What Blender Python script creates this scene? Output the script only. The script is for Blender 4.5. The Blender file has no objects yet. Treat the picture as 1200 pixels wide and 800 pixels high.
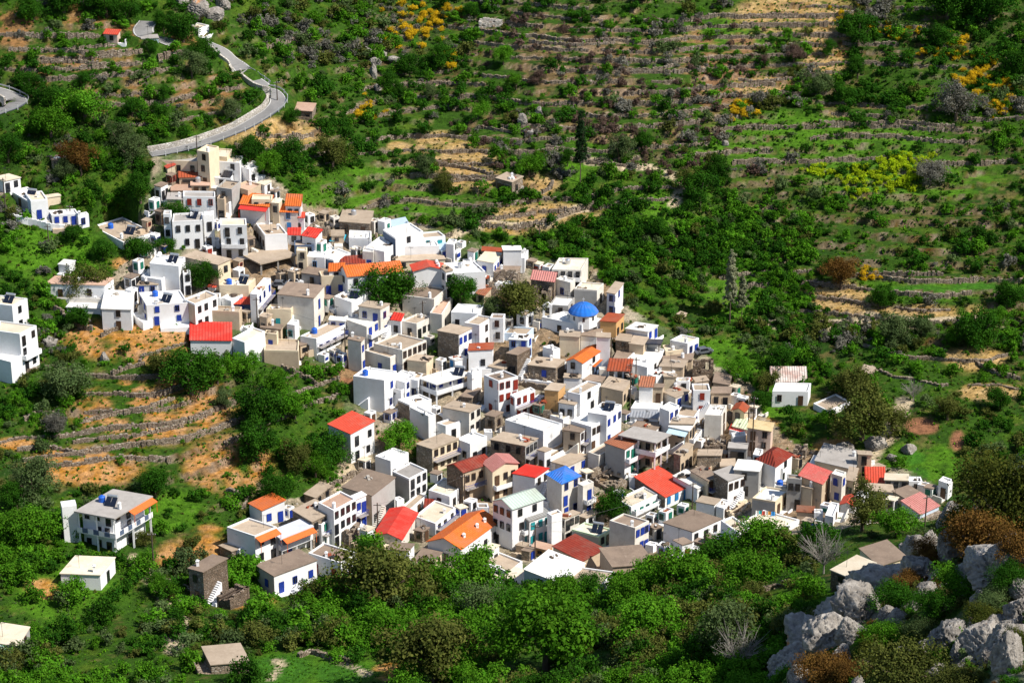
import bpy, math, random
import numpy as np
random.seed(5)
rng = np.random.default_rng(11)
scene = bpy.context.scene
COL = scene.collection
R = math.radians
# ------------------------------------------------------------------ camera
PITCH = R(22.0)
FPX = 600.0 / math.tan(R(13.0))          # focal length in pixels of the 1200 px wide photograph
cam_d = bpy.data.cameras.new("camera")
cam = bpy.data.objects.new("camera", cam_d)
COL.objects.link(cam)
cam.rotation_euler = (R(90) - PITCH, 0, 0)
cam_d.sensor_width = 36
cam_d.lens = 18 / math.tan(R(13.0))
cam_d.clip_start = 1
cam_d.clip_end = 4000
scene.camera = cam
FW = np.array([0, math.cos(PITCH), -math.sin(PITCH)])
UP = np.array([0, math.sin(PITCH), math.cos(PITCH)])

def ray(u, v):
    u = np.asarray(u, float); v = np.asarray(v, float)
    return (FW + ((u - 600) / FPX)[..., None] * np.array([1., 0, 0]) + ((400 - v) / FPX)[..., None] * UP)

def proj(x, y, z):
    d = y * FW[1] + z * FW[2]
    d = np.where(np.abs(d) < 1, 1, d)
    return 600 + FPX * x / d, 400 - FPX * (y * UP[1] + z * UP[2]) / d, d

# ------------------------------------------------------------------ noise
_perm = rng.random((256, 256))
def vnoise(x, y, s=0):
    x = np.asarray(x, float) + s * 17.3; y = np.asarray(y, float) + s * 9.1
    xi = np.floor(x).astype(int); yi = np.floor(y).astype(int)
    fx = x - xi; fy = y - yi
    fx = fx * fx * (3 - 2 * fx); fy = fy * fy * (3 - 2 * fy)
    a = _perm[xi % 256, yi % 256]; b = _perm[(xi + 1) % 256, yi % 256]
    c = _perm[xi % 256, (yi + 1) % 256]; d = _perm[(xi + 1) % 256, (yi + 1) % 256]
    return (a * (1 - fx) + b * fx) * (1 - fy) + (c * (1 - fx) + d * fx) * fy - .5
def fbm(x, y, o=4, s=0):
    t = 0; a = 1
    for i in range(o):
        t = t + a * vnoise(x * 2 ** i, y * 2 ** i, s + i); a *= .5
    return t
def smooth(a, b, x):
    t = np.clip((x - a) / (b - a), 0, 1); return t * t * (3 - 2 * t)

# ------------------------------------------------------------------ terrain heights
CP = """-150,800,345 0,800,352 150,800,352 300,800,352 450,800,345 600,800,335 760,790,328 900,800,300 1050,800,270
0,740,372 150,740,374 300,740,376 450,740,376 600,740,370 750,730,362 880,720,342 960,700,325 1050,690,318
0,690,387 150,690,391 300,690,397 450,690,400 600,690,400 720,680,400 900,640,400 1000,630,395 1100,620,398 1250,620,395
-150,600,400 0,600,406 130,640,402 300,600,418 450,600,427 700,600,428 850,600,424 1000,590,420 1120,570,425 1300,560,425
-150,500,425 0,500,430 200,500,432 330,500,440 450,500,449 700,500,450 950,500,447 1150,500,444 1350,500,444
0,430,446 200,400,456 330,420,458 450,400,467 700,400,469 900,400,477 1150,400,472 1350,400,472
-150,300,466 0,300,471 200,300,478 450,300,486 650,310,490 850,300,498 1150,300,496 1350,300,496
0,200,491 220,200,497 400,220,505 600,200,516 850,200,521 1150,200,521 1350,200,521
-150,100,505 0,100,509 150,100,513 310,110,522 450,100,546 650,100,541 900,100,546 1150,100,546 1350,100,546
0,0,532 200,0,541 300,20,553 450,0,578 700,0,572 900,0,572 1200,0,572 1350,0,572 -150,0,530
0,-120,562 400,-120,605 800,-120,602 1200,-120,602"""
cps = np.array([[float(t) for t in q.split(',')] for q in CP.split()])
cp = ray(cps[:, 0], cps[:, 1]) * cps[:, 2:3]
extra = np.array([[-150, 150, -150], [0, 200, -158], [-60, 120, -140], [60, 180, -150], [120, 240, -150], [0, 60, -95],
                  [-160, 260, -168], [170, 330, -160], [-120, 700, -80], [0, 720, -75], [120, 700, -75],
                  [-220, 450, -165], [220, 450, -160], [-220, 560, -130], [220, 600, -120], [150, 100, -110]], float)
cp = np.vstack([cp, extra])
def tps_fit(p):
    n = len(p); S = 100.
    q = p[:, :2] / S
    r2 = ((q[:, None] - q[None]) ** 2).sum(-1)
    K = .5 * r2 * np.log(r2 + 1e-12) + np.eye(n) * 2e-3
    P = np.hstack([np.ones((n, 1)), q])
    A = np.block([[K, P], [P.T, np.zeros((3, 3))]])
    w = np.linalg.solve(A, np.concatenate([p[:, 2], np.zeros(3)]))
    def f(x, y):
        x = x / S; y = y / S
        z = w[n] + w[n + 1] * x + w[n + 2] * y
        for i in range(n):
            r2 = (x - q[i, 0]) ** 2 + (y - q[i, 1]) ** 2
            z = z + w[i] * .5 * r2 * np.log(r2 + 1e-12)
        return z
    return f
tps = tps_fit(cp)
GX0, GX1, GY0, GY1, GS = -190., 190., 60., 700., .7
gx = np.arange(GX0, GX1, GS); gy = np.arange(GY0, GY1, GS)
NX, NY = len(gx), len(gy)
X, Y = np.meshgrid(gx, gy)
Z = tps(X, Y)
Z = Z + 1.3 * fbm(X / 22, Y / 22, 4, 1)
# the near spur on the right with the grey boulders
S_ = (X - 18.5) * .8 - (Y - 139) * .6
T_ = (X - 18.5) * .6 + (Y - 139) * .8
zs = -84.5 + .1 * T_ + np.where(S_ > 0, .70 * S_, 2.1 * S_) + 2.6 * fbm(X / 9, Y / 9, 5, 7)
k = 5.
hh = np.clip(.5 + .5 * (zs - Z) / k, 0, 1)
SPUR = hh * (Y < 260) * (X > -25)
Z = np.where(SPUR > 0, Z * (1 - hh) + zs * hh + k * hh * (1 - hh), Z)

def Hs(x, y):
    fx = np.clip((np.asarray(x, float) - GX0) / GS, 0, NX - 1.001); fy = np.clip((np.asarray(y, float) - GY0) / GS, 0, NY - 1.001)
    i = fx.astype(int); j = fy.astype(int); a = fx - i; b = fy - j
    return (Z[j, i] * (1 - a) + Z[j, i + 1] * a) * (1 - b) + (Z[j + 1, i] * (1 - a) + Z[j + 1, i + 1] * a) * b

def px2w(u, v, tmin=230.):
    u = np.atleast_1d(np.asarray(u, float)); v = np.atleast_1d(np.asarray(v, float))
    d = ray(u, v); t = np.full(u.shape, tmin); hit = np.zeros(u.shape, bool); lo = t.copy()
    for it in range(700):
        P = d * t[:, None]
        b = P[:, 2] < Hs(P[:, 0], P[:, 1])
        hit |= b
        if hit.all() or t.max() > 800: break
        lo = np.where(hit, lo, t); t = np.where(hit, t, t + 1.2)
    hi = t.copy()
    for it in range(14):
        m = (lo + hi) / 2; P = d * m[:, None]; b = P[:, 2] < Hs(P[:, 0], P[:, 1])
        hi = np.where(b, m, hi); lo = np.where(b, lo, m)
    return d * hi[:, None]

def polyline(pts, step=6., tmin=230.):
    out = []
    for a, b in zip(pts[:-1], pts[1:]):
        n = max(1, int(math.hypot(b[0] - a[0], b[1] - a[1]) / step))
        for i in range(n): out.append((a[0] + (b[0] - a[0]) * i / n, a[1] + (b[1] - a[1]) * i / n))
    out.append(pts[-1])
    o = np.array(out, float)
    return px2w(o[:, 0], o[:, 1], tmin)

U, V, D = proj(X, Y, Z)
def ell(z, u=None, v=None):
    u = U if u is None else u; v = V if v is None else v
    m = np.zeros(np.shape(u))
    for (a, b, ru, rv) in z:
        m = np.maximum(m, 1 - smooth(.75, 1.15, np.sqrt(((u - a) / ru) ** 2 + ((v - b) / rv) ** 2)))
    return m
def inpoly(poly, u, v):
    r = np.zeros(np.shape(u), bool); n = len(poly)
    for i in range(n):
        x1, y1 = poly[i]; x2, y2 = poly[(i + 1) % n]
        if y1 == y2: continue
        c = ((y1 > v) != (y2 > v)) & (u < (x2 - x1) * (v - y1) / (y2 - y1) + x1)
        r ^= c
    return r
VILL = [(180, 180), (300, 185), (350, 240), (480, 258), (560, 285), (618, 298), (692, 312), (730, 356), (818, 408), (884, 458), (912, 510), (985, 540), (1060, 548),
        (1110, 572), (1100, 608), (960, 622), (860, 640), (720, 690), (610, 695), (500, 680), (440, 650), (310, 698), (280, 640), (300, 590), (400, 575), (400, 480), (430, 430),
        (380, 430), (330, 418), (290, 420), (260, 400), (200, 385), (120, 372), (110, 350), (160, 300)]
Z_OS = [(150, 398, 80, 28), (180, 480, 95, 42), (100, 545, 70, 25), (265, 545, 55, 35), (238, 652, 58, 24), (285, 702, 34, 10), (151, 318, 24, 17), (20, 520, 28, 8), (60, 690, 30, 12),
        (535, 205, 25, 8), (430, 715, 25, 8), (455, 785, 20, 12), (895, 500, 20, 12), (975, 525, 25, 20), (245, 625, 22, 10)]
Z_BR = [(150, 75, 125, 60), (70, 35, 110, 32), (225, 110, 70, 40), (860, 70, 35, 50), (830, 75, 30, 60)]
Z_VY = [(640, 252, 72, 16), (600, 264, 50, 10), (520, 168, 40, 16), (540, 188, 45, 17), (545, 208, 38, 15), (632, 215, 26, 14), (470, 172, 14, 8), (932, 16, 74, 24), (968, 58, 30, 34), (893, 102, 40, 14), (985, 348, 38, 20), (1000, 360, 28, 12), (1095, 364, 90, 8),
        (320, 158, 60, 22), (1140, 420, 40, 14), (1160, 460, 40, 10), (300, 150, 40, 12)]
Z_PK = [(735, 110, 120, 75), (700, 55, 130, 55), (860, 80, 45, 50), (560, 150, 60, 30), (1000, 130, 80, 10)]
Z_MG = [(680, 188, 24, 30), (858, 345, 36, 30), (450, 205, 60, 14), (500, 245, 60, 16), (440, 235, 110, 28), (1000, 165, 110, 25), (870, 180, 70, 15), (1100, 338, 120, 13), (920, 150, 90, 20), (1080, 540, 45, 25), (370, 782, 85, 24), (950, 705, 55, 18), (600, 265, 40, 14),
        (60, 300, 60, 40), (230, 210, 40, 25), (80, 700, 70, 40), (900, 470, 30, 30), (1050, 210, 130, 30), (400, 330, 0.1, 0.1), (850, 40, 60, 20), (200, 600, 40, 25), (850, 420, 60, 25), (790, 240, 60, 25)]
Z_PL = [(1079, 499, 21, 10), (1122, 516, 10, 13), (409, 441, 14, 8)]
Z_VG = [(1068, 536, 18, 9), (1075, 555, 15, 9), (330, 784, 42, 18), (402, 788, 34, 16), (1075, 340, 40, 6), (1150, 338, 40, 8)]
Z_TER = [(160, 80, 170, 70), (660, 60, 260, 90), (1080, 60, 160, 80), (860, 300, 90, 50), (1000, 290, 240, 80), (420, 90, 120, 60), (180, 480, 130, 70), (740, 110, 130, 90), (930, 60, 110, 75), (540, 190, 110, 60), (640, 250, 100, 30), (980, 350, 60, 40), (330, 160, 90, 40), (1000, 170, 220, 80),
         (460, 235, 120, 35), (1100, 360, 130, 60), (250, 560, 70, 40), (560, 60, 120, 60)]
mter = ell(Z_TER)
st = 1.55
warp = 1.1 * fbm(X / 38, Y / 38, 4, 3)
QF = (Z + warp) / st; q = QF; fr = q - np.floor(q)
ZT = (np.floor(q) + smooth(.80, 1., fr)) * st - warp
RISE = mter * smooth(.74, .82, fr)
Z = Z * (1 - mter) + ZT * mter
# roads: flatten the slope under them
ROADS = [
    ([(176, 181), (200, 177), (225, 171), (255, 162), (285, 149), (308, 136), (321, 126), (326, 117), (320, 108), (310, 101), (299, 94), (290, 87), (286, 83)], 4.0),
    ([(285, 82), (279, 76), (268, 66), (256, 57), (243, 50)], 4.4),
    ([(205, 52), (188, 46), (172, 42), (168, 34), (174, 25)], 5.0),
    ([(-30, 140), (-5, 131), (12, 125), (19, 118), (10, 111), (-12, 104), (-40, 99)], 5.2)]
def catmull(P, n=5):
    o = []
    for i in range(len(P) - 1):
        p0 = P[max(i - 1, 0)]; p1 = P[i]; p2 = P[i + 1]; p3 = P[min(i + 2, len(P) - 1)]
        for j in range(n):
            t = j / n
            o.append(.5 * (2 * p1 + (p2 - p0) * t + (2 * p0 - 5 * p1 + 4 * p2 - p3) * t * t + (3 * p1 - p0 - 3 * p2 + p3) * t ** 3))
    o.append(P[-1]); return np.array(o)
road_lines = []
for pts, w in ROADS:
    P = px2w([p[0] for p in pts], [p[1] for p in pts])
    L = catmull(P, 6)
    for it in range(6): L[1:-1, 2] = (L[:-2, 2] + L[1:-1, 2] + L[2:, 2]) / 3
    road_lines.append((L, w))
    m = (X > L[:, 0].min() - 12) & (X < L[:, 0].max() + 12) & (Y > L[:, 1].min() - 12) & (Y < L[:, 1].max() + 12)
    xs, ys = X[m], Y[m]
    dd = (xs[:, None] - L[:, 0]) ** 2 + (ys[:, None] - L[:, 1]) ** 2
    j = dd.argmin(1); dist = np.sqrt(dd.min(1))
    wgt = 1 - smooth(w * .5 + .9, w * .5 + 3.2, dist)
    Z[m] = Z[m] * (1 - wgt) + (L[j, 2] - .12) * wgt
    RISE[m] *= 1 - wgt
rough = smooth(.5, 0, np.minimum(1, mter)) * .28 + .06
Z = Z + rough * fbm(X / 2.2, Y / 2.2, 3, 5) * (1 - .6 * ell(Z_PL))

# ------------------------------------------------------------------ materials
def newmat(name):
    m = bpy.data.materials.new(name); m.use_nodes = True
    nt = m.node_tree; nt.nodes.clear()
    out = nt.nodes.new('ShaderNodeOutputMaterial'); b = nt.nodes.new('ShaderNodeBsdfPrincipled')
    nt.links.new(b.outputs[0], out.inputs[0]); b.inputs['Roughness'].default_value = .85
    b.inputs['Specular IOR Level'].default_value = .25
    return m, nt, b
def N(nt, t, **kw):
    n = nt.nodes.new(t)
    for k_, v_ in kw.items():
        if k_ in n.inputs: n.inputs[k_].default_value = v_
        else: setattr(n, k_, v_)
    return n
def mixc(nt, fac, a, b, mode='MIX'):
    m = nt.nodes.new('ShaderNodeMix'); m.data_type = 'RGBA'; m.blend_type = mode
    for s, val in ((0, fac), (6, a), (7, b)):
        if hasattr(val, 'is_output') or hasattr(val, 'links'): nt.links.new(val, m.inputs[s])
        elif s == 0: m.inputs[0].default_value = val
        else: m.inputs[s].default_value = (*val, 1) if len(val) == 3 else val
    return m.outputs[2]
def ramp(nt, src, p0, p1):
    r = nt.nodes.new('ShaderNodeMapRange'); r.inputs[1].default_value = p0; r.inputs[2].default_value = p1
    nt.links.new(src, r.inputs[0]); return r.outputs[0]
def coords(nt, out='Object', scale=(1, 1, 1), rand=True):
    tc = nt.nodes.new('ShaderNodeTexCoord'); mp = nt.nodes.new('ShaderNodeMapping')
    nt.links.new(tc.outputs[out], mp.inputs[0]); mp.inputs['Scale'].default_value = scale
    if rand:
        oi = nt.nodes.new('ShaderNodeObjectInfo'); mu = nt.nodes.new('ShaderNodeMath'); mu.operation = 'MULTIPLY'; mu.inputs[1].default_value = 61.
        nt.links.new(oi.outputs['Random'], mu.inputs[0]); nt.links.new(mu.outputs[0], mp.inputs['Location'])
    return mp.outputs[0]
def noise(nt, co, sc, det=4, rough_=.6):
    n = N(nt, 'ShaderNodeTexNoise'); n.inputs['Scale'].default_value = sc; n.inputs['Detail'].default_value = det; n.inputs['Roughness'].default_value = rough_
    nt.links.new(co, n.inputs['Vector']); return n.outputs[0]
def bump(nt, b, h, strength, dist):
    bp = nt.nodes.new('ShaderNodeBump'); bp.inputs['Strength'].default_value = strength; bp.inputs['Distance'].default_value = dist
    nt.links.new(h, bp.inputs['Height']); nt.links.new(bp.outputs[0], b.inputs['Normal'])
def mul(c, f): return tuple(min(1, x * f) for x in c)
def hv(nt, col, amt=.12):       # small per-object brightness change
    oi = nt.nodes.new('ShaderNodeObjectInfo'); r = ramp(nt, oi.outputs['Random'], 0, 1)
    nt.nodes[-1].inputs[3].default_value = 1 - amt; nt.nodes[-1].inputs[4].default_value = 1 + amt * .6
    hs = nt.nodes.new('ShaderNodeHueSaturation'); nt.links.new(r, hs.inputs['Value']); nt.links.new(col, hs.inputs['Color'])
    return hs.outputs[0]
MATS = {}
def plaster(key, c, stain, amt=.5, stain2=None):
    m, nt, b = newmat('plaster_' + key)
    co = coords(nt)
    n1 = noise(nt, co, .55, 5, .65); n2 = noise(nt, co, 3.2, 4)
    c1 = mixc(nt, ramp(nt, n1, .44, .72), c, mixc(nt, amt, c, stain))
    cs = coords(nt, scale=(2.2, 2.2, .35)); n3 = noise(nt, cs, 1.3, 4, .7)
    c2 = mixc(nt, ramp(nt, n3, .54, .76), c1, mixc(nt, amt * .8, c, stain2 or stain))
    c3 = mixc(nt, ramp(nt, n2, .3, .75), c2, mul(c, .93))
    nt.links.new(hv(nt, c3, .07), b.inputs['Base Color']); bump(nt, b, n2, .25, .04)
    MATS['w_' + key] = m
plaster('w', (.84, .84, .84), (.55, .50, .43), .5)
plaster('x', (.72, .68, .61), (.40, .34, .27), .75)
plaster('c', (.74, .62, .44), (.45, .34, .22), .6)
plaster('o', (.58, .34, .14), (.33, .2, .1), .6)
plaster('t', (.56, .44, .31), (.28, .21, .15), .7)
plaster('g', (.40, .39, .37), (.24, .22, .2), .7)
plaster('b', (.55, .66, .78), (.4, .42, .45), .5)
plaster('n', (.60, .74, .52), (.45, .5, .36), .5)
plaster('p', (.66, .50, .41), (.4, .28, .2), .6)
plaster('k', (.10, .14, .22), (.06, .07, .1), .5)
def stone_mat(key, cols, sc, mortar=(.16, .13, .1)):
    m, nt, b = newmat('stone_' + key)
    co = coords(nt, scale=(1, 1, 1.5))
    v = N(nt, 'ShaderNodeTexVoronoi'); v.inputs['Scale'].default_value = sc; nt.links.new(co, v.inputs['Vector'])
    v2 = N(nt, 'ShaderNodeTexVoronoi'); v2.feature = 'DISTANCE_TO_EDGE'; v2.inputs['Scale'].default_value = sc; nt.links.new(co, v2.inputs['Vector'])
    sp = nt.nodes.new('ShaderNodeSeparateColor'); nt.links.new(v.outputs['Color'], sp.inputs[0])
    c = mixc(nt, sp.outputs[0], cols[0], cols[1]); c = mixc(nt, ramp(nt, sp.outputs[1], .6, 1), c, cols[2])
    n = noise(nt, co, .6, 4); c = mixc(nt, ramp(nt, n, .4, .75), c, mul(cols[0], .6))
    c = mixc(nt, ramp(nt, v2.outputs[0], .10, .02), c, mortar)
    nt.links.new(c, b.inputs['Base Color']); bump(nt, b, ramp(nt, v2.outputs[0], 0, .15), .8, .12)
    MATS['w_' + key] = m
stone_mat('s', [(.27, .20, .14), (.42, .33, .24), (.5, .44, .37)], 2.2)
stone_mat('d', [(.16, .115, .08), (.25, .18, .125), (.3, .24, .19)], 2.4, (.09, .07, .05))
stone_mat('wall', [(.25, .19, .135), (.36, .285, .21), (.50, .43, .35)], 2.2, (.07, .055, .04))
stone_mat('pale', [(.5, .46, .40), (.62, .57, .5), (.75, .72, .67)], 1.6, (.3, .26, .21))
def flatroof(key, c, dark, light, amt=1.):
    m, nt, b = newmat('roofing_' + key)
    co = coords(nt)
    n1 = noise(nt, co, .38, 5, .7); n2 = noise(nt, co, 1.6, 5, .7); n3 = noise(nt, co, 7, 3)
    x = mixc(nt, ramp(nt, n1, .42, .68), c, dark); x = mixc(nt, ramp(nt, n2, .55, .75), x, light)
    x = mixc(nt, ramp(nt, n3, .35, .7), x, mul(c, .8))
    nt.links.new(hv(nt, x, .18), b.inputs['Base Color']); bump(nt, b, n3, .3, .05)
    MATS['r_' + key] = m
flatroof('white', (.82, .81, .78), (.66, .60, .50), (.84, .83, .81))
flatroof('tan', (.46, .365, .27), (.30, .225, .16), (.58, .49, .38))
flatroof('brown', (.29, .215, .16), (.17, .125, .095), (.42, .34, .26))
flatroof('grey', (.40, .37, .34), (.27, .245, .22), (.5, .47, .43))
flatroof('pink', (.56, .37, .27), (.42, .25, .17), (.66, .5, .4))
flatroof('cream', (.74, .65, .50), (.58, .46, .31), (.8, .74, .62))
flatroof('lav', (.56, .58, .64), (.45, .46, .5), (.66, .67, .7))
def tileroof(key, c, dark, light, tile=True, sc=(2.6, 1.5), moss=.6, spec=.2):
    sc = (.62, 1.6) if tile else (.5, 1.)
    m, nt, b = newmat('roofing_' + key)
    tc = nt.nodes.new('ShaderNodeUVMap'); mp = nt.nodes.new('ShaderNodeMapping'); mp.inputs['Scale'].default_value = (sc[0], sc[1], 1)
    nt.links.new(tc.outputs[0], mp.inputs[0])
    w = N(nt, 'ShaderNodeTexWave'); w.bands_direction = 'X'; w.inputs['Scale'].default_value = 1; w.inputs['Distortion'].default_value = .3
    nt.links.new(mp.outputs[0], w.inputs['Vector'])
    co = coords(nt); n1 = noise(nt, co, .5, 5, .7); n2 = noise(nt, co, 4, 4, .7)
    x = mixc(nt, ramp(nt, n1, .42, .75), c, mixc(nt, moss, c, dark)); x = mixc(nt, ramp(nt, n2, .58, .72), x, light)
    x = mixc(nt, ramp(nt, n2, .42, .28), x, dark)
    if tile:
        br = N(nt, 'ShaderNodeTexBrick'); br.inputs['Scale'].default_value = 1.; br.inputs['Color1'].default_value = (1, 1, 1, 1); br.inputs['Color2'].default_value = (.72, .72, .72, 1); br.inputs['Mortar'].default_value = (.45, .45, .45, 1)
        br.inputs['Brick Width'].default_value = .5; br.inputs['Row Height'].default_value = .5; br.inputs['Mortar Size'].default_value = .02
        nt.links.new(mp.outputs[0], br.inputs['Vector']); x = mixc(nt, .5, x, br.outputs[0], 'MULTIPLY')
    x = mixc(nt, .3 if tile else .2, x, mixc(nt, w.outputs[1], (.45, .42, .42), (1.08, 1.08, 1.08)), 'MULTIPLY')
    n4 = noise(nt, co, .22, 6, .75); x = mixc(nt, ramp(nt, n4, .46, .68), x, mixc(nt, .55, x, mixc(nt, .5, dark, (.3, .24, .18))))
    nt.links.new(hv(nt, x, .12), b.inputs['Base Color']); bump(nt, b, w.outputs[1], .8, .12); b.inputs['Roughness'].default_value = .9; b.inputs['Specular IOR Level'].default_value = spec
    MATS['r_' + key] = m
tileroof('orange', (.74, .165, .03), (.50, .085, .02), (.85, .26, .07), moss=.35)
tileroof('red', (.64, .038, .025), (.50, .025, .02), (.78, .06, .04), tile=False, sc=(2.2, 1), moss=.3)
tileroof('coral', (.72, .085, .045), (.5, .06, .035), (.78, .15, .09), moss=.4)
tileroof('dred', (.25, .035, .02), (.13, .025, .02), (.36, .07, .035), tile=False, sc=(1.6, 1), moss=.7)
tileroof('rust', (.36, .075, .03), (.2, .045, .025), (.5, .14, .06), tile=False, sc=(1.6, 1))
tileroof('terra', (.42, .15, .075), (.22, .09, .06), (.6, .33, .22))
tileroof('mott', (.60, .12, .10), (.42, .07, .06), (.75, .55, .5))
tileroof('patch', (.72, .66, .6), (.35, .12, .08), (.42, .16, .1), moss=.9)
tileroof('blue', (.02, .17, .62), (.015, .13, .55), (.02, .2, .78), tile=False, moss=.3)
tileroof('lblue', (.50, .64, .76), (.42, .52, .62), (.6, .7, .8), tile=False)
tileroof('metal', (.30, .33, .37), (.2, .21, .24), (.42, .44, .47), tile=False, sc=(1.6, 1))
tileroof('green', (.46, .56, .49), (.34, .40, .34), (.6, .66, .6), tile=False, sc=(1.2, 1))
tileroof('dgrey', (.26, .26, .25), (.2, .2, .19), (.32, .31, .3), tile=False, sc=(1.2, 1))
tileroof('yell', (.62, .50, .28), (.45, .27, .1), (.72, .66, .5), tile=False, sc=(1.2, 1))
tileroof('pgreen', (.6, .68, .45), (.45, .5, .3), (.7, .75, .6), tile=False)
tileroof('tq', (.05, .45, .62), (.04, .33, .5), (.1, .55, .7), tile=False)
tileroof('black', (.035, .04, .06), (.025, .03, .04), (.05, .06, .08), tile=False)
tileroof('faded', (.58, .24, .21), (.42, .12, .1), (.7, .5, .46))
def plain(key, c, rough_=.6, spec=.3, metal=0):
    m, nt, b = newmat(key); co = coords(nt); n = noise(nt, co, 3, 3)
    x = mixc(nt, ramp(nt, n, .4, .7), c, mul(c, .8)); nt.links.new(x, b.inputs['Base Color'])
    b.inputs['Roughness'].default_value = rough_; b.inputs['Specular IOR Level'].default_value = spec; b.inputs['Metallic'].default_value = metal
    MATS[key] = m
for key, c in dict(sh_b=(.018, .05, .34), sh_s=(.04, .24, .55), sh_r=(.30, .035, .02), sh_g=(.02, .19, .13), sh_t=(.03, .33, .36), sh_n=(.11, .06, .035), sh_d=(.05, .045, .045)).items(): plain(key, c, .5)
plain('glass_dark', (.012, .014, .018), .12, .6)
plain('frame_white', (.75, .75, .73), .5)
plain('tank_blue', (.02, .12, .55), .4)
plain('tank_steel', (.55, .57, .6), .3, .5, .6)
plain('panel_dark', (.012, .016, .03), .18, .6)
plain('wood_pole', (.09, .065, .05), .8)
plain('pole_concrete', (.3, .28, .25), .8)
plain('iron_dark', (.03, .03, .03), .5)
plain('concrete', (.42, .38, .33), .85)
plain('awn_o', (.80, .15, .03), .8); plain('awn_b', (.03, .3, .75), .7); plain('awn_r', (.6, .04, .03), .7); plain('awn_w', (.8, .8, .78), .7); plain('awn_c', (.5, .66, .74), .7); plain('awn_t', (.03, .42, .6), .7)
plain('car_yellow', (.75, .48, .01), .25, .5); plain('car_white', (.75, .75, .75), .25, .5); plain('car_grey', (.12, .13, .15), .25, .5); plain('tyre', (.015, .015, .015), .8)

# ------------------------------------------------------------------ mesh helpers
class MB:
    def __init__(s): s.v = []; s.f = []; s.m = []; s.uv = []; s.hasuv = False
    def quad(s, pts, mi=0, uv=None):
        i = len(s.v); s.v += [tuple(p) for p in pts]; s.f.append(tuple(range(i, i + len(pts)))); s.m.append(mi)
        s.uv.append(uv or [(0, 0)] * len(pts)); s.hasuv |= uv is not None
    def box(s, c, sx, sy, sz, rz=0, mi=0):
        ca, sa = math.cos(rz), math.sin(rz); p = []
        for z in (0, sz):
            for x, y in ((-1, -1), (1, -1), (1, 1), (-1, 1)):
                a, b = x * sx / 2, y * sy / 2; p.append((c[0] + a * ca - b * sa, c[1] + a * sa + b * ca, c[2] + z))
        for f in ((3, 2, 1, 0), (4, 5, 6, 7), (0, 1, 5, 4), (1, 2, 6, 5), (2, 3, 7, 6), (3, 0, 4, 7)): s.quad([p[i] for i in f], mi)
    def prism(s, poly, z0, z1, mi=0, top=True, bottom=True):
        n = len(poly)
        for i in range(n):
            a, b = poly[i], poly[(i + 1) % n]; s.quad([(a[0], a[1], z0), (b[0], b[1], z0), (b[0], b[1], z1), (a[0], a[1], z1)], mi)
        if top: s.quad([(a[0], a[1], z1) for a in poly], mi)
        if bottom: s.quad([(a[0], a[1], z0) for a in reversed(poly)], mi)
    def cyl(s, p, r0, r1, h, n=10, mi=0, axis=None):
        p = np.array(p, float); a = np.array(axis if axis is not None else (0, 0, 1), float); a /= np.linalg.norm(a)
        t = np.array((1., 0, 0)) if abs(a[0]) < .9 else np.array((0, 1., 0)); e1 = np.cross(a, t); e1 /= np.linalg.norm(e1); e2 = np.cross(a, e1)
        r = [[p + e1 * rr * math.cos(2 * math.pi * i / n) + e2 * rr * math.sin(2 * math.pi * i / n) + a * hz for i in range(n)] for rr, hz in ((r0, 0), (r1, h))]
        for i in range(n): s.quad([r[0][i], r[0][(i + 1) % n], r[1][(i + 1) % n], r[1][i]], mi)
        s.quad(r[1], mi); s.quad(r[0][::-1], mi)
    def mesh(s, name, mats, smooth_=False):
        me = bpy.data.meshes.new(name); me.from_pydata(s.v, [], s.f)
        for m in mats: me.materials.append(MATS[m] if isinstance(m, str) else m)
        me.polygons.foreach_set('material_index', s.m)
        if s.hasuv:
            l = me.uv_layers.new(name='UVMap'); l.data.foreach_set('uv', [c for f in s.uv for p in f for c in p])
        if smooth_: me.polygons.foreach_set('use_smooth', [True] * len(s.f))
        return me
def link(name, data, parent=None, loc=(0, 0, 0), rz=0):
    o = bpy.data.objects.new(name, data); COL.objects.link(o); o.location = loc; o.rotation_euler = (0, 0, rz)
    if parent: o.parent = parent
    return o
def tag(o, label, cat, group=None, kind=None):
    if label: o['label'] = label
    if cat: o['category'] = cat
    if group: o['group'] = group
    if kind: o['kind'] = kind
    return o
def npmesh(name, v, quads, mats, col=None, mi=None, smooth_=False):
    me = bpy.data.meshes.new(name); nv, nf = len(v), len(quads); kq = quads.shape[1]
    me.vertices.add(nv); me.vertices.foreach_set('co', np.ascontiguousarray(v, np.float32).ravel())
    me.loops.add(nf * kq); me.loops.foreach_set('vertex_index', np.ascontiguousarray(quads, np.int32).ravel())
    me.polygons.add(nf); me.polygons.foreach_set('loop_start', np.arange(nf, dtype=np.int32) * kq)
    try: me.polygons.foreach_set('loop_total', np.full(nf, kq, np.int32))
    except Exception: pass
    for m in mats: me.materials.append(m)
    if mi is not None: me.polygons.foreach_set('material_index', np.ascontiguousarray(mi, np.int32))
    if smooth_: me.polygons.foreach_set('use_smooth', np.ones(nf, bool))
    if col is not None:
        a = me.color_attributes.new('Col', 'FLOAT_COLOR', 'POINT'); a.data.foreach_set('color', np.ascontiguousarray(col, np.float32).ravel())
    me.update(calc_edges=True); me.validate()
    return me
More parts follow.
